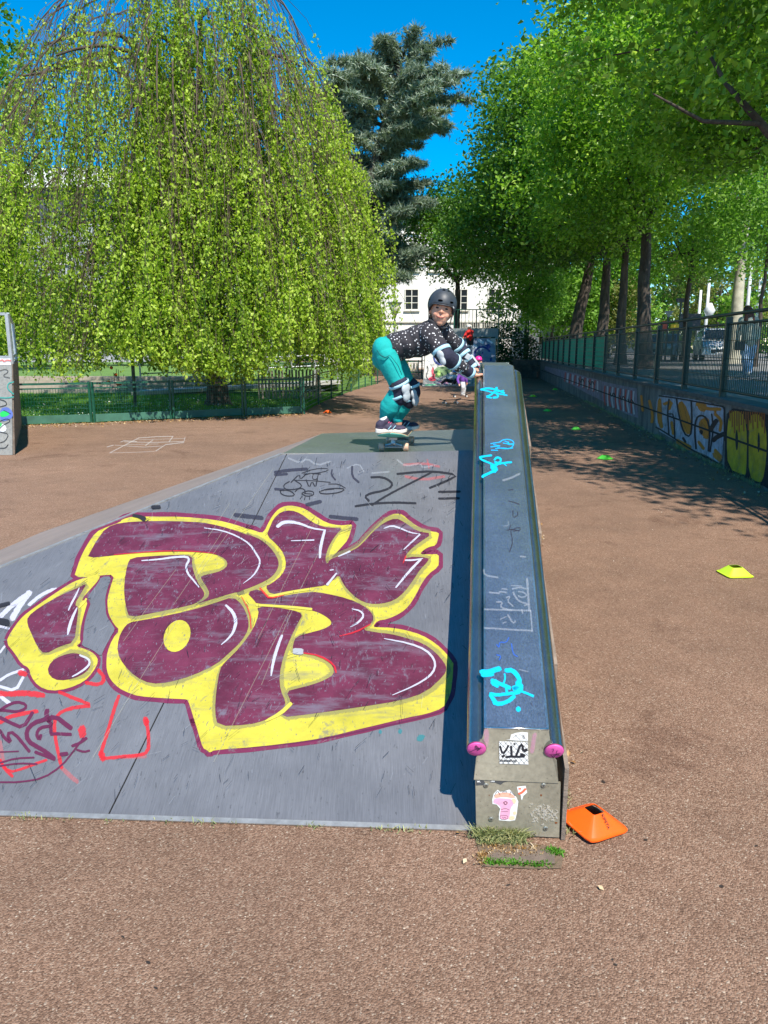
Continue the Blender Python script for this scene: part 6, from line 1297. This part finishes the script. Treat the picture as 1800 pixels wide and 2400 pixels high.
# arms inside the sleeves
S1 = z1(800, 590, 5.33); E1 = z1(915, 800, 5.27); W1 = z1(1165, 965, 5.42); S2 = z1(930, 560, 5.56); E2 = z1(1050, 735, 5.66); W2 = z1(1195, 905, 5.62)
g.capsule(S1, E1, .036, .028); g.capsule(E1, W1, .028, .020); g.capsule(S2, E2, .036, .028); g.capsule(E2, W2, .028, .020)
def hand(g, w, palm_dir, down, side, spread=1):
    """w wrist, palm_dir forward, side across (towards the thumb)"""
    pc = w + palm_dir * .036; 
    g.capsule(w, w + palm_dir * .02, .019, .020, 12)
    for k, (off, ln) in enumerate(((.020, .050), (.007, .056), (-.006, .052), (-.018, .042))):
        b = w + palm_dir * .045 + side * off; g.capsule(w + side * off * .5 + palm_dir * .01, b, .013, .0095, 10)
        m = b + palm_dir * ln * .5 + side * off * .25 * spread - down * .006; g.capsule(b, m, .0088, .0080, 10); e = m + palm_dir * ln * .42 + down * .016 + side * off * .12; g.capsule(m, e, .0080, .0066, 10)
    tb = w + palm_dir * .012 + side * .018; m = tb + palm_dir * .022 + side * .024 + down * .002; g.capsule(tb, m, .0105, .0088, 10); g.capsule(m, m + palm_dir * .022 + side * .008 + down * .006, .0088, .0070, 10)
dn = Vector((.0, .1, -1)).normalized()
hand(g, z1(1190, 992, 5.45), Vector((.96, .24, -.02)).normalized(), dn, Vector((-.2, .97, 0)))
hand(g, z1(1205, 925, 5.60), Vector((.80, .10, -.60)).normalized(), dn, Vector((0, -1, 0)))
# torso, legs
PV1 = z1(345, 790, 5.40); HIP1 = z1(370, 800, 5.36); HIP2 = z1(385, 800, 5.52); K1 = z1(500, 1130, 5.34); K2 = z1(600, 1160, 5.56); A1 = z1(348, 1440, 5.40); A2 = z1(470, 1400, 5.62)
g.capsule(z1(360, 780, 5.44), z1(760, 610, 5.44), .055, .060); g.capsule(z1(770, 600, 5.36), z1(880, 570, 5.54), .035, .035)
g.capsule(HIP1, K1, .042, .038); g.capsule(K1, A1, .045, .03); g.capsule(HIP2, K2, .042, .038); g.capsule(K2, A2, .045, .03)
g.capsule(A1, z1(345, 1500, 5.38), .03, .03); g.capsule(A2, z1(470, 1460, 5.62), .03, .03)
body = organic('body', g, M['skin'], kid, .0032, 3)
# face details
g = MB(); dk = simple('dark_eye', (.03, .02, .018), .25)
for s in (-1, 1):
    g = MB(); g.ell(hp_(s * .029, .0780, -.010), (.0135, .0075, .0058), HM, 12, 8); e_ = g.build('eye', dk, kid, True)
    g = MB(); g.tube([hp_(s * .044, .067, .002), hp_(s * .030, .081, .006), hp_(s * .014, .084, .003)], [.0012, .002, .0014], 6); g.build('eyebrow', simple('brown_hair', (.20, .11, .06), .8) if 'brown_hair' not in bpy.data.materials else bpy.data.materials['brown_hair'], kid)
g = MB(); g.tube([hp_(-.030, .0700, -.060), hp_(-.018, .0785, -.0675), hp_(0, .0825, -.0705), hp_(.018, .0785, -.0670), hp_(.030, .0700, -.058)], [.0014, .0030, .0034, .0030, .0014], 6); g.build('mouth', simple('lip', (.42, .10, .09), .45), kid, True)
hb_ = bpy.data.materials['brown_hair']
g = MB(); g.ell(hp_(0, -.025, -.012), (.080, .085, .09), HM, 18, 12); g.capsule(hp_(-.06, -.01, -.03), hp_(-.066, -.004, -.085), .014, .008); g.capsule(hp_(-.03, -.07, -.06), hp_(-.05, -.05, -.15), .03, .018); organic('hair', g, hb_, kid, .005, 3)
# helmet
g = MB(); HC = hp_(0.0, -.012, .022)
def hel(a, b, k=1.0):   # a azimuth, b elevation
    r = (.099 * k, .117 * k, .108 * k); return HC + rgt * r[0] * math.cos(b) * math.sin(a) + fwd * r[1] * math.cos(b) * math.cos(a) + upv * r[2] * math.sin(b)
NA, NB_ = 48, 14; V = []; F = []
def rim(a):  # lower edge elevation varies: high at the brow, low at ears/back
    c = math.cos(a); return -.10 if c > .75 else (-.10 - .62 * (1 - max(c, -.2) / .75) if c < .75 else 0)
for i in range(NA):
    a = 2 * math.pi * i / NA; r0 = rim(a); r0 = max(r0, -.62)
    for j in range(NB_ + 1): V.append(hel(a, r0 + (math.pi / 2 - .02 - r0) * j / NB_))
for i in range(NA):
    i2 = (i + 1) % NA
    for j in range(NB_): F.append((i * (NB_ + 1) + j, i2 * (NB_ + 1) + j, i2 * (NB_ + 1) + j + 1, i * (NB_ + 1) + j + 1))
g.add(V, F); hm = g.build('helmet', M['helm'], kid, True); m = hm.modifiers.new('s', 'SOLIDIFY'); m.thickness = .014; m.offset = -1
g = MB(); g.tube([hel(a, max(rim(a), -.62), 1.01) for a in np.linspace(-math.pi, math.pi, 40)], .004, 6, False); g.build('helmet_rim', M['helm'], hm, True)
def vent(a, b, wa, hb2):
    g = MB(); P = [hel(a + wa * x, b + hb2 * y, 1.03) for x, y in [(math.cos(q) * 1.0, math.sin(q)) for q in np.linspace(0, 2 * math.pi, 13)[:-1]]]; c = hel(a, b, 1.032)
    g.add([c] + P, [(0, i + 1, (i + 1) % 12 + 1) for i in range(12)]); g.build('helmet_vent', M['void'], hm)
vent(-.20, .14, .17, .055); vent(.62, .14, .15, .055); vent(-.12, .93, .20, .03); vent(-.12, 1.02, .16, .03); vent(.45, .93, .16, .04); vent(-1.2, .16, .12, .05)
g = MB(); g.add([hel(.78, -.16, 1.015), hel(.95, -.19, 1.015), hel(.95, -.10, 1.015), hel(.78, -.06, 1.015)], [(0, 1, 2, 3)]); g.build('helmet_badge', M['paper'], hm)
g = MB()
for s in (-1, 1): g.tube([hp_(s * .082, -.005, -.03), hp_(s * .075, .012, -.085), hp_(s * .045, .03, -.130), hp_(0, .035, -.142)], .0042, 6)
g.build('chin_strap', M['black'], hm, True)
# sweater
g = MB()
T0 = z1(430, 725, 5.44); T1 = z1(580, 665, 5.44); T2 = z1(735, 620, 5.44)
Mt = Matrix.Identity(3)
def er(c, r, rot=0): g.ell(c, r, Matrix.Rotation(rot, 3, 'Y'), 20, 14)
er(z1(455, 722, 5.44), (.09, .118, .092), .35); er(z1(560, 690, 5.44), (.11, .122, .098), .35); er(z1(670, 658, 5.44), (.12, .128, .110), .35); er(z1(765, 616, 5.44), (.10, .13, .112), .35)
g.capsule(T0, T2, .09, .10, 18); g.capsule(z1(800, 545, 5.42), z1(840, 520, 5.42), .07, .052, 16)
g.capsule(z1(775, 590, 5.34), E1 + Vector((-.01, 0, .01)), .078, .058, 18); g.capsule(E1, E1.lerp(W1, .72), .056, .040, 16)
g.capsule(z1(880, 560, 5.55), E2, .072, .054, 18); g.capsule(E2, E2.lerp(W2, .6), .052, .038, 16)
organic('sweater', g, M['sweater'], kid, .0062, 5, .010, .030)
g = MB(); a = z1(385, 735, 5.44); b = z1(430, 722, 5.44); dd = (b - a).normalized(); Mx = Matrix((dd, Vector((0, 1, 0)), dd.cross(Vector((0, 1, 0))))).transposed()
er2 = lambda c, r: g.ell(c, r, Mx, 20, 12)
g.ell(z1(418, 730, 5.44), (.024, .128, .100), Matrix.Rotation(.55, 3, 'Y'), 24, 10); organic('sweater_hem', g, M['char'], kid, .006, 2, .004)
g = MB(); g.ell(z1(835, 500, 5.40), (.066, .058, .026), Matrix.Rotation(.55, 3, 'Y'), 20, 10); organic('sweater_collar', g, M['char'], kid, .006, 3)
# trousers
g = MB()
g.ell(z1(335, 765, 5.37), (.078, .074, .100), Matrix.Rotation(-.35, 3, 'Y'), 20, 14); g.ell(z1(345, 765, 5.51), (.080, .074, .102), Matrix.Rotation(-.35, 3, 'Y'), 20, 14); g.capsule(z1(375, 740, 5.44), z1(340, 835, 5.44), .088, .090, 18)
g.capsule(z1(355, 810, 5.36), z1(450, 1040, 5.34), .080, .062, 20); g.capsule(z1(450, 1040, 5.34), K1, .064, .054, 20)
g.capsule(z1(470, 1150, 5.35), z1(390, 1300, 5.38), .056, .072, 20); g.capsule(z1(390, 1300, 5.38), z1(350, 1395, 5.40), .072, .048, 20)
g.capsule(z1(400, 830, 5.52), z1(540, 1060, 5.56), .090, .066, 20); g.capsule(z1(540, 1060, 5.56), K2, .066, .055, 20); g.capsule(z1(570, 1180, 5.56), z1(510, 1320, 5.60), .054, .056, 20); g.capsule(z1(510, 1320, 5.6), z1(470, 1385, 5.62), .056, .044, 20)
organic('trousers', g, M['teal'], kid, .0055, 4, .010, .016)
for c, D in (((348, 1432), 5.40), ((470, 1405), 5.62)):
    g = MB(); p = z1(*c, D); g.capsule(p + Vector((0, 0, .012)), p + Vector((-.002, 0, -.012)), .040, .038, 16); organic('trouser_cuff', g, simple('turquoise_cuff', (.01, .38, .38), .85) if 'turquoise_cuff' not in bpy.data.materials else bpy.data.materials['turquoise_cuff'], kid, .005, 2)
g = MB(); g.tube([z1(262, 745, 5.285), z1(300, 800, 5.272), z1(345, 822, 5.268), z1(385, 800, 5.275)], [.003, .005, .005, .003], 6); g.build('pocket_seam', simple('dark_teal_seam_and_fold', (.0, .12, .12), .9), kid, True)
g = MB(); g.tube([z1(392, 800, 5.270), z1(470, 900, 5.262), z1(505, 990, 5.268)], [.002, .003, .002], 6); g.build('crease_shade_line', bpy.data.materials['dark_teal_seam_and_fold'], kid, True)  # dark line imitates the shade in a trouser fold
# knee pads
def pad(nm, c, dirv, up_, hw, hh, parent, mat, th=.016):
    z = dirv.normalized(); y = (up_ - z * up_.dot(z)).normalized(); x = y.cross(z); Mx = Matrix((x, y, z)).transposed(); g = MB()
    g.ell(c + y * hh * .42, (hw, hh * .62, th), Mx, 18, 10); g.ell(c - y * hh * .42, (hw * .85, hh * .62, th), Mx, 18, 10); g.ell(c, (hw * .72, hh * .7, th), Mx, 18, 10)
    return organic(nm, g, mat, parent, .004, 2)
for nm, K, cap, upper, lower, D in (('knee_pad', K1, z1(548, 1160, 5.30), z1(480, 1085, 5.335), z1(478, 1205, 5.35), 5.34), ('knee_pad', K2, z1(635, 1205, 5.52), z1(585, 1105, 5.555), z1(560, 1240, 5.575), 5.56)):
    g = MB(); g.capsule(upper, K, .068, .066, 20); g.capsule(K, lower, .066, .062, 20); kp = organic(nm, g, M['navy'], kid, .005, 2, .006)
    pad('knee_cap', cap, Vector((.75, -.62, -.05)), Vector((-.35, 0, 1)), .045, .064, kp, M['padgrey'])
    g = MB(); dr = (K - upper).normalized()
    for c_, r_ in ((upper - dr * .004, .0735), (lower + Vector((.0, 0, .01)), .068)):
        P = []
        x_ = dr.cross(Vector((0, 1, 0))).normalized(); y_ = dr.cross(x_)
        g.tube([c_ - dr * .010, c_ + dr * .010], [r_, r_], 24, False)
    o = g.build('pad_strap', M['lblue'], kp, True); m = o.modifiers.new('s', 'SOLIDIFY'); m.thickness = .003
    MB().box(upper + Vector((-.045, -.062, .0)), (.014, .006, .026), Matrix.Rotation(-.2, 3, 'Y')).build('pad_buckle', M['black'], kp)
# elbow pads and wrist guards
for E, S, Wr, capd, D in ((E1, S1, W1, Vector((-.72, -.55, -.45)), 0), (E2, S2, W2, Vector((-.1, -.5, .9)), 1)):
    g = MB(); u0 = E.lerp(S, .20); l0 = E.lerp(Wr, .38); g.capsule(u0, E, .062, .062, 18); g.capsule(E, l0, .062, .054, 18); ep = organic('elbow_pad', g, M['navy'], kid, .005, 2, .006)
    if D == 0: pad('elbow_cap', z1(890, 825, 5.21), Vector((-.45, -.85, -.25)), (S - Wr).normalized() + Vector((.0, 0, .8)), .026, .052, ep, M['padgrey'])
    g = MB(); d1 = (E - S).normalized(); d2 = (Wr - E).normalized()
    g.tube([u0 - d1 * .013, u0 + d1 * .013], [.066, .067], 22, False); g.tube([l0 - d2 * .012, l0 + d2 * .012], [.060, .058], 22, False)
    o = g.build('pad_strap', M['lblue'], ep, True); m = o.modifiers.new('s', 'SOLIDIFY'); m.thickness = .003
    a = E.lerp(Wr, .62); b = Wr + d2 * .012; g = MB(); g.capsule(a, b, .044, .036, 18); wg = organic('wrist_guard', g, M['navy'], kid, .005, 2, .005)
    g = MB(); g.tube([a - d2 * .004, a + d2 * .022], [.0475, .0455], 22, False); g.tube([b - d2 * .016, b + d2 * .010], [.041, .039], 22, False); o = g.build('guard_strap', M['lblue'], wg, True); m = o.modifiers.new('s', 'SOLIDIFY'); m.thickness = .003
    nn = Vector((-.55, -.25, -.8)) if D == 0 else Vector((.4, -.3, .85)); nn = (nn - d2 * nn.dot(d2)).normalized(); g = MB(); c0 = a.lerp(b, .0) + nn * .047; c1 = b + d2 * .02 + nn * .040; g.bar(c0, c1, .030, .006, nn); o = g.build('splint', M['padgrey'], wg); bevel(o, .002, 2)
    if D: 
        g = MB(); g.box(a + Vector((.0, -.045, .02)), (.035, .016, .04), Matrix.Rotation(.6, 3, 'Y')); o = g.build('buckle', M['padgrey'], wg); bevel(o, .004)
# shoes
M['shoe'] = simple('dark_purple_mesh', (.045, .035, .065), .75, 0, .45, 70, .4, 250); M['sole'] = simple('off_white_sole', (.72, .66, .58), .6, 0, .05, 20); M['lace'] = simple('pink_lace', (.75, .07, .18), .7)
def shoe(heel, toe, wid, w2=1.0):
    d = (toe - heel); L = d.length; d.normalize(); s = Vector((0, 0, 1)).cross(d).normalized(); u = Vector((0, 0, 1))
    def q(a, b, c): return heel + d * (a * L) + s * b + u * c
    g = MB(); out = []
    for a, w in ((0, .55), (.06, .85), (.2, .95), (.45, .88), (.7, 1.12), (.88, .95), (.97, .55), (1.0, .2)): out.append((a, w * wid / 2))
    prof = [(a, w) for a, w in out] + [(a, -w) for a, w in reversed(out)]
    lift = lambda a: .006 if a < .1 else (0 if a < .75 else .012 * (a - .75) / .25)
    lo = [q(a, w, lift(a)) for a, w in prof]; hi = [q(a, w * 1.03, .024 + (.006 if a < .3 else 0) + lift(a)) for a, w in prof]; n = len(lo)
    g.add(lo + hi, [tuple(reversed(range(n))), tuple(range(n, 2 * n))] + [(i, (i + 1) % n, (i + 1) % n + n, i + n) for i in range(n)]); so_ = g.build('shoe_sole', M['sole'], kid); bevel(so_, .004, 2, 40)
    g = MB(); g.ell(q(.16, 0, .045), (.036, wid * .40, .038), Matrix((d, s, u)).transposed()); g.ell(q(.45, 0, .040), (.06, wid * .40, .036), Matrix((d, s, u)).transposed()); g.ell(q(.76, 0, .034), (.048, wid * .47, .024), Matrix((d, s, u)).transposed()); g.capsule(q(.16, 0, .06), q(.30, 0, .085), .034, .030)
    sh = organic('shoe', g, M['shoe'], kid, .004, 2)
    g = MB()
    for k in range(4): a = .40 + k * .07; g.tube([q(a, -wid * .2, .074 - k * .007), q(a + .03, 0, .081 - k * .008), q(a + .05, wid * .2, .072 - k * .007)], .0048, 5)
    g.build('shoe_lace', M['lace'], sh, True)
    g = MB(); side = -1 if s.y > 0 else 1
    for k in range(2): g.bar(q(.40 + k * .14, side * wid * .44, .032), q(.50 + k * .14, side * wid * .40, .058), .008, .004)
    g.build('shoe_stripe', M['lblue'], sh)
    MB().tube([q(.30, 0, .075), q(.24, 0, .11)], [.026, .027], 14).build('sock', M['paper'], sh, True)
BZ = PH + .112
h1 = z1(250, 1560, 5.36); t1_ = z1(552, 1560, 5.36); h1.z = t1_.z = BZ + .014; h1.y = t1_.y = 5.30; shoe(h1, t1_, .080)
h2 = z1(405, 1520, 5.66); t2_ = z1(632, 1520, 5.66); h2.z = t2_.z = BZ; t2_.x = h2.x + .205; shoe(h2 + Vector((-.01, 0, 0)), t2_ + Vector((0, .02, 0)), .078)
# --- skateboard
M['deck'] = simple('teal_deck_underside', (.10, .42, .34), .35, 0, .1, 8); M['grip'] = simple('black_grip_tape', (.02, .02, .02), .95, 0, .2, 80); M['ply'] = simple('maple_ply_edge', (.62, .45, .28), .6, 0, .15, 40); M['alu'] = simple('cast_truck', (.42, .40, .40), .35, .8, .1, 20); M['wheelw'] = simple('worn_wheel', (.62, .38, .26), .5, 0, .12, 20)
def skateboard(label, C0, dirv, L=.76, Wd=.20, group=None, deckmat=None, wm=None, ply=None):
    """C0: point on the ground under the board centre, dirv: heading"""
    C0 = Vector(C0); d = Vector(dirv).normalized(); u = Vector((0, 0, 1)); s = d.cross(u).normalized(); t = thing('skateboard', label, 'skateboard', tuple(C0), group)
    def q(a, b, c): return C0 + d * a + s * b + u * c
    n = 30; rows = []
    for i in range(n + 1):
        a = -L / 2 + L * i / n; e = max(0, abs(a) - (L / 2 - .10)); z = .098 + 1.5 * max(0, abs(a) - (L / 2 - .16)) ** 2
        hw = Wd / 2 * (1 if e <= 0 else math.sqrt(max(0.0, 1 - (e / .10) ** 2))); rows.append((a, max(hw, .004), z))
    def sheet(z0, z1_, k, name, mat, par):
        V = []; F = []; m = 5
        for a, hw, z in rows:
            for j in range(m): 
                b = (j / (m - 1) * 2 - 1); V.append(q(a * k, b * hw * k, z + z0 + .006 * b * b))
        off = len(V)
        for a, hw, z in rows:
            for j in range(m): b = (j / (m - 1) * 2 - 1); V.append(q(a * k, b * hw * k, z + z1_ + .006 * b * b))
        for i in range(n):
            for j in range(m - 1):
                p = i * m + j; F.append((p, p + 1, p + m + 1, p + m)); F.append((off + p, off + p + m, off + p + m + 1, off + p + 1))
            F.append((i * m, (i + 1) * m, (i + 1) * m + off, i * m + off)); F.append((i * m + m - 1, i * m + m - 1 + off, (i + 1) * m + m - 1 + off, (i + 1) * m + m - 1))
        F.append(tuple(range(m)) + tuple(reversed(range(off, off + m)))); F.append(tuple(n * m + j for j in range(m)) + tuple(reversed([off + n * m + j for j in range(m)])))
        g = MB(); g.add(V, F); return g.build(name, mat, par, False)
    sheet(0, .0035, 1, 'deck_base', deckmat or M['deck'], t); dk_ = sheet(.0036, .0098, 1.0, 'deck', ply or M['ply'], t); sheet(.0100, .0108, .985, 'grip_tape', M['grip'], t)
    for a in (-L * .27, L * .27):
        g = MB(); g.box(q(a, 0, .089), (.055, .075, .014), Matrix((s, d, u)).transposed()); g.capsule(q(a, 0, .085), q(a, 0, .055), .016, .022); g.tube([q(a, -.06, .038), q(a, 0, .052), q(a, .06, .038)], [.010, .016, .010], 10); g.tube([q(a, -.1, .030), q(a, .1, .030)], .0055, 8)
        g.prism([q(a - .004, -.075, .022), q(a - .004, .075, .022), q(a - .004, .02, .062), q(a - .004, -.02, .062)], d * .01); tr = g.build('truck', M['alu'], t)
        for b in (-.084, .084):
            g = MB(); g.tube([q(a, b - .020, .029), q(a, b - .015, .029), q(a, b + .015, .029), q(a, b + .020, .029)], [.021, .0275, .0275, .021], 20); w = g.build('wheel', wm or M['wheelw'], t); bevel(w, .003, 2)
            g = MB(); sg = 1 if b > 0 else -1; g.tube([q(a, b + sg * .0205, .029), q(a, b + sg * .022, .029)], .010, 10); g.build('bearing', M['alu'], w)
    return t
skateboard('teal bottomed skateboard under the crouching child on the ramp platform', (.095, 5.545, PH + .001), (.13, 1, 0), .78, .205)
# loose and far boards
skateboard('loose skateboard lying alone on the asphalt beside the far child', tuple(on_z(1055, 946)), (1, .5, 0), .75, .2, None, M['grip'], M['paper'], M['grip'])
skateboard('skateboard under the white kneepadded child far behind', tuple(on_z(1079, 931)), (1, .15, 0), .75, .2, None, M['grip'], M['paper'], M['grip'])
# --- people farther away
def far_person(label, J, cols, vox=.02, helmet=None, hair=None, extra=None):
    """J: joints dict of world points"""
    P = {k: Vector(v) for k, v in J.items()}; t = thing('person', label, 'person', tuple(P['foot1']))
    g = MB(); g.ell(P['head'], (.085, .095, .115), None, 14, 10); g.capsule(P['head'], P['neck'], .05, .05); g.capsule(P['neck'], P['pelvis'], .09, .09)
    for a, b, c, r in (('sh1', 'el1', 'ha1', .04), ('sh2', 'el2', 'ha2', .04), ('hip1', 'kn1', 'foot1', .06), ('hip2', 'kn2', 'foot2', .06)):
        g.capsule(P[a], P[b], r, r * .8); g.capsule(P[b], P[c], r * .8, r * .6)
    for h in ('ha1', 'ha2'):
        d = (P[h] - P['el' + h[-1]]).normalized(); s_ = d.cross(Vector((0, 1, 0))).normalized()
        for k in range(4): g.capsule(P[h], P[h] + d * (.085 - .008 * abs(k - 1.5)) + s_ * .014 * (k - 1.5), .02, .009, 6)
        g.capsule(P[h], P[h] + d * .03 + s_ * .04, .016, .01, 6)
    organic('body', g, M['skin'], t, .012, 2)
    def mat(c): return simple('cloth_%d_%d_%d' % tuple(int(x * 100) for x in c), c, .85, 0, .15, 6)
    g = MB(); k = cols.get('bulk', 1); g.capsule(P['neck'] + Vector((0, 0, -.06)), P['pelvis'] + Vector((0, 0, .02)), .13 * k, .13 * k)
    g.capsule(P['sh1'], P['sh2'], .075 * k, .075 * k)
    for a, b, c in (('sh1', 'el1', 'ha1'), ('sh2', 'el2', 'ha2')): g.capsule(P[a], P[b], .066 * k, .055 * k); g.capsule(P[b], P[b].lerp(P[c], .85), .055 * k, .045 * k)
    organic('top', g, mat(cols['top']), t, vox, 3, .02)
    g = MB()
    for a, b, c in (('hip1', 'kn1', 'foot1'), ('hip2', 'kn2', 'foot2')): g.capsule(P[a], P[b], .10 * k, .075 * k); g.capsule(P[b], P[b].lerp(P[c], .88), .075 * k, .06 * k)
    g.capsule(P['hip1'], P['hip2'], .11 * k, .11 * k); organic('trousers', g, mat(cols['legs']), t, vox, 3, .02)
    for f in ('foot1', 'foot2'):
        g = MB(); dr = Vector(cols.get('toe', (0, -1, 0))); g.ell(P[f] + dr * .05 + Vector((0, 0, .0)), (.05 + abs(dr.x) * .06, .05 + abs(dr.y) * .06, .045), None, 12, 8); g.build('shoe', mat(cols.get('shoes', (.6, .6, .6))), t, True)
    if helmet:
        g = MB(); g.ell(P['head'] + Vector((0, 0, .03)), (.115, .13, .115), None, 20, 10, -.15, 1); o = g.build('helmet', simple('helmet_%d' % int(helmet[0] * 100 + helmet[2] * 10), helmet, .3), t, True)
    if hair:
        g = MB(); g.ell(P['head'] + Vector((0, .02, .02)), (.105, .11, .125), None, 16, 10); 
        for hx in (-.05, 0, .05): g.capsule(P['head'] + Vector((hx, -.06, .02)), P['neck'] + Vector((hx * 1.8, -.09, -.12)), .06, .05)
        organic('hair', g, simple('long_brown_hair', hair, .7), t, .015, 2)
    return t, P
def zq(x, y, Y): return at_Y(960 + x / 5.53, 640 + y / 5.53, Y)
# red child on the upper edge of the mural ramp
Y = 33.95
far_person('child in a red hoodie and pale helmet standing on top of the mural ramp', dict(head=zq(772, 708, Y), neck=zq(778, 745, Y), pelvis=zq(785, 850, Y), sh1=zq(745, 765, Y - .1), el1=zq(720, 810, Y - .2), ha1=zq(700, 835, Y - .3), sh2=zq(812, 765, Y), el2=zq(790, 815, Y - .25), ha2=zq(735, 835, Y - .3), hip1=zq(765, 850, Y), kn1=zq(762, 900, Y), foot1=zq(765, 945, Y), hip2=zq(803, 850, Y), kn2=zq(805, 900, Y), foot2=zq(800, 948, Y)), dict(top=(.62, .02, .015), legs=(.02, .02, .025), bulk=1.05), helmet=(.75, .70, .62))
# blue helmet child sitting on the ramp foot
Y = 33.0
far_person('child in a blue helmet and white shirt sitting at the foot of the mural', dict(head=zq(590, 1290, Y), neck=zq(575, 1325, Y), pelvis=zq(560, 1400, Y + .1), sh1=zq(545, 1335, Y), el1=zq(500, 1375, Y - .1), ha1=zq(470, 1400, Y - .2), sh2=zq(615, 1345, Y), el2=zq(625, 1385, Y - .1), ha2=zq(610, 1425, Y - .15), hip1=zq(545, 1405, Y), kn1=zq(470, 1385, Y - .35), foot1=zq(400, 1438, Y - .5), hip2=zq(580, 1410, Y), kn2=zq(600, 1385, Y - .4), foot2=zq(540, 1440, Y - .5)), dict(top=(.70, .72, .74), legs=(.015, .015, .02), toe=(-1, 0, 0), bulk=.9), helmet=(.02, .22, .60))
# white legged child on board
Y = 27.0
far_person('child in a purple top and white knee pads riding a skateboard far behind', dict(head=zq(680, 1265, Y), neck=zq(675, 1300, Y), pelvis=zq(690, 1400, Y), sh1=zq(645, 1320, Y), el1=zq(620, 1380, Y - .1), ha1=zq(640, 1440, Y - .2), sh2=zq(710, 1320, Y), el2=zq(735, 1370, Y - .1), ha2=zq(740, 1420, Y - .1), hip1=zq(685, 1405, Y), kn1=zq(690, 1480, Y - .1), foot1=zq(678, 1572, Y), hip2=zq(712, 1405, Y), kn2=zq(712, 1480, Y), foot2=zq(700, 1578, Y + .05)), dict(top=(.16, .05, .35), legs=(.70, .72, .74), bulk=.85), helmet=(.20, .08, .42))
# pink child
Y = 24.0
far_person('child in a pink helmet and pink jacket standing behind the ledge top', dict(head=zq(892, 1135, Y), neck=zq(905, 1165, Y), pelvis=zq(935, 1330, Y), sh1=zq(905, 1200, Y), el1=zq(905, 1260, Y - .1), ha1=zq(905, 1310, Y - .2), sh2=zq(965, 1205, Y), el2=zq(972, 1260, Y), ha2=zq(965, 1320, Y), hip1=zq(920, 1340, Y), kn1=Vector((zq(920, 1340, Y).x, Y, .38)), foot1=Vector((zq(920, 1340, Y).x, Y, .08)), hip2=zq(955, 1340, Y), kn2=Vector((zq(955, 1340, Y).x, Y, .38)), foot2=Vector((zq(955, 1340, Y).x, Y, .08))), dict(top=(.80, .02, .30), legs=(.03, .03, .05), bulk=.9), helmet=(.78, .03, .28))
# walking woman on the plaza
Y = 19.5
def zw(x, y, dy=0): return at_Y(1160 + x / 2.592, 600 + y / 2.592, Y + dy)
t_, P_ = far_person('long haired person in pale olive jacket and light jeans beyond the railing', dict(head=zw(1537, 335), neck=zw(1540, 375), pelvis=zw(1540, 540), sh1=zw(1500, 390), el1=zw(1478, 460), ha1=zw(1475, 530, .05), sh2=zw(1582, 390), el2=zw(1598, 460), ha2=zw(1590, 520, -.1), hip1=zw(1520, 550), kn1=zw(1520, 625, -.15), foot1=zw(1525, 722, .1), hip2=zw(1560, 550), kn2=zw(1552, 630, .1), foot2=zw(1542, 712, -.25)), dict(top=(.42, .43, .34), legs=(.42, .52, .66), bulk=1.15, toe=(0, 1, 0), shoes=(.7, .68, .62)), .02, None, (.10, .035, .02))
hbg = thing('handbag', 'dark handbag hanging beside the walking person', 'handbag', tuple(zw(1490, 545)))
o = MB().box(zw(1487, 545, -.1), (.24, .12, .22)).build('bag_body', M['black'], hbg); bevel(o, .03, 3); MB().tube([zw(1475, 530, -.1), zw(1478, 470, -.12), zw(1500, 395, -.16)], .01, 6).build('bag_strap', M['black'], hbg)
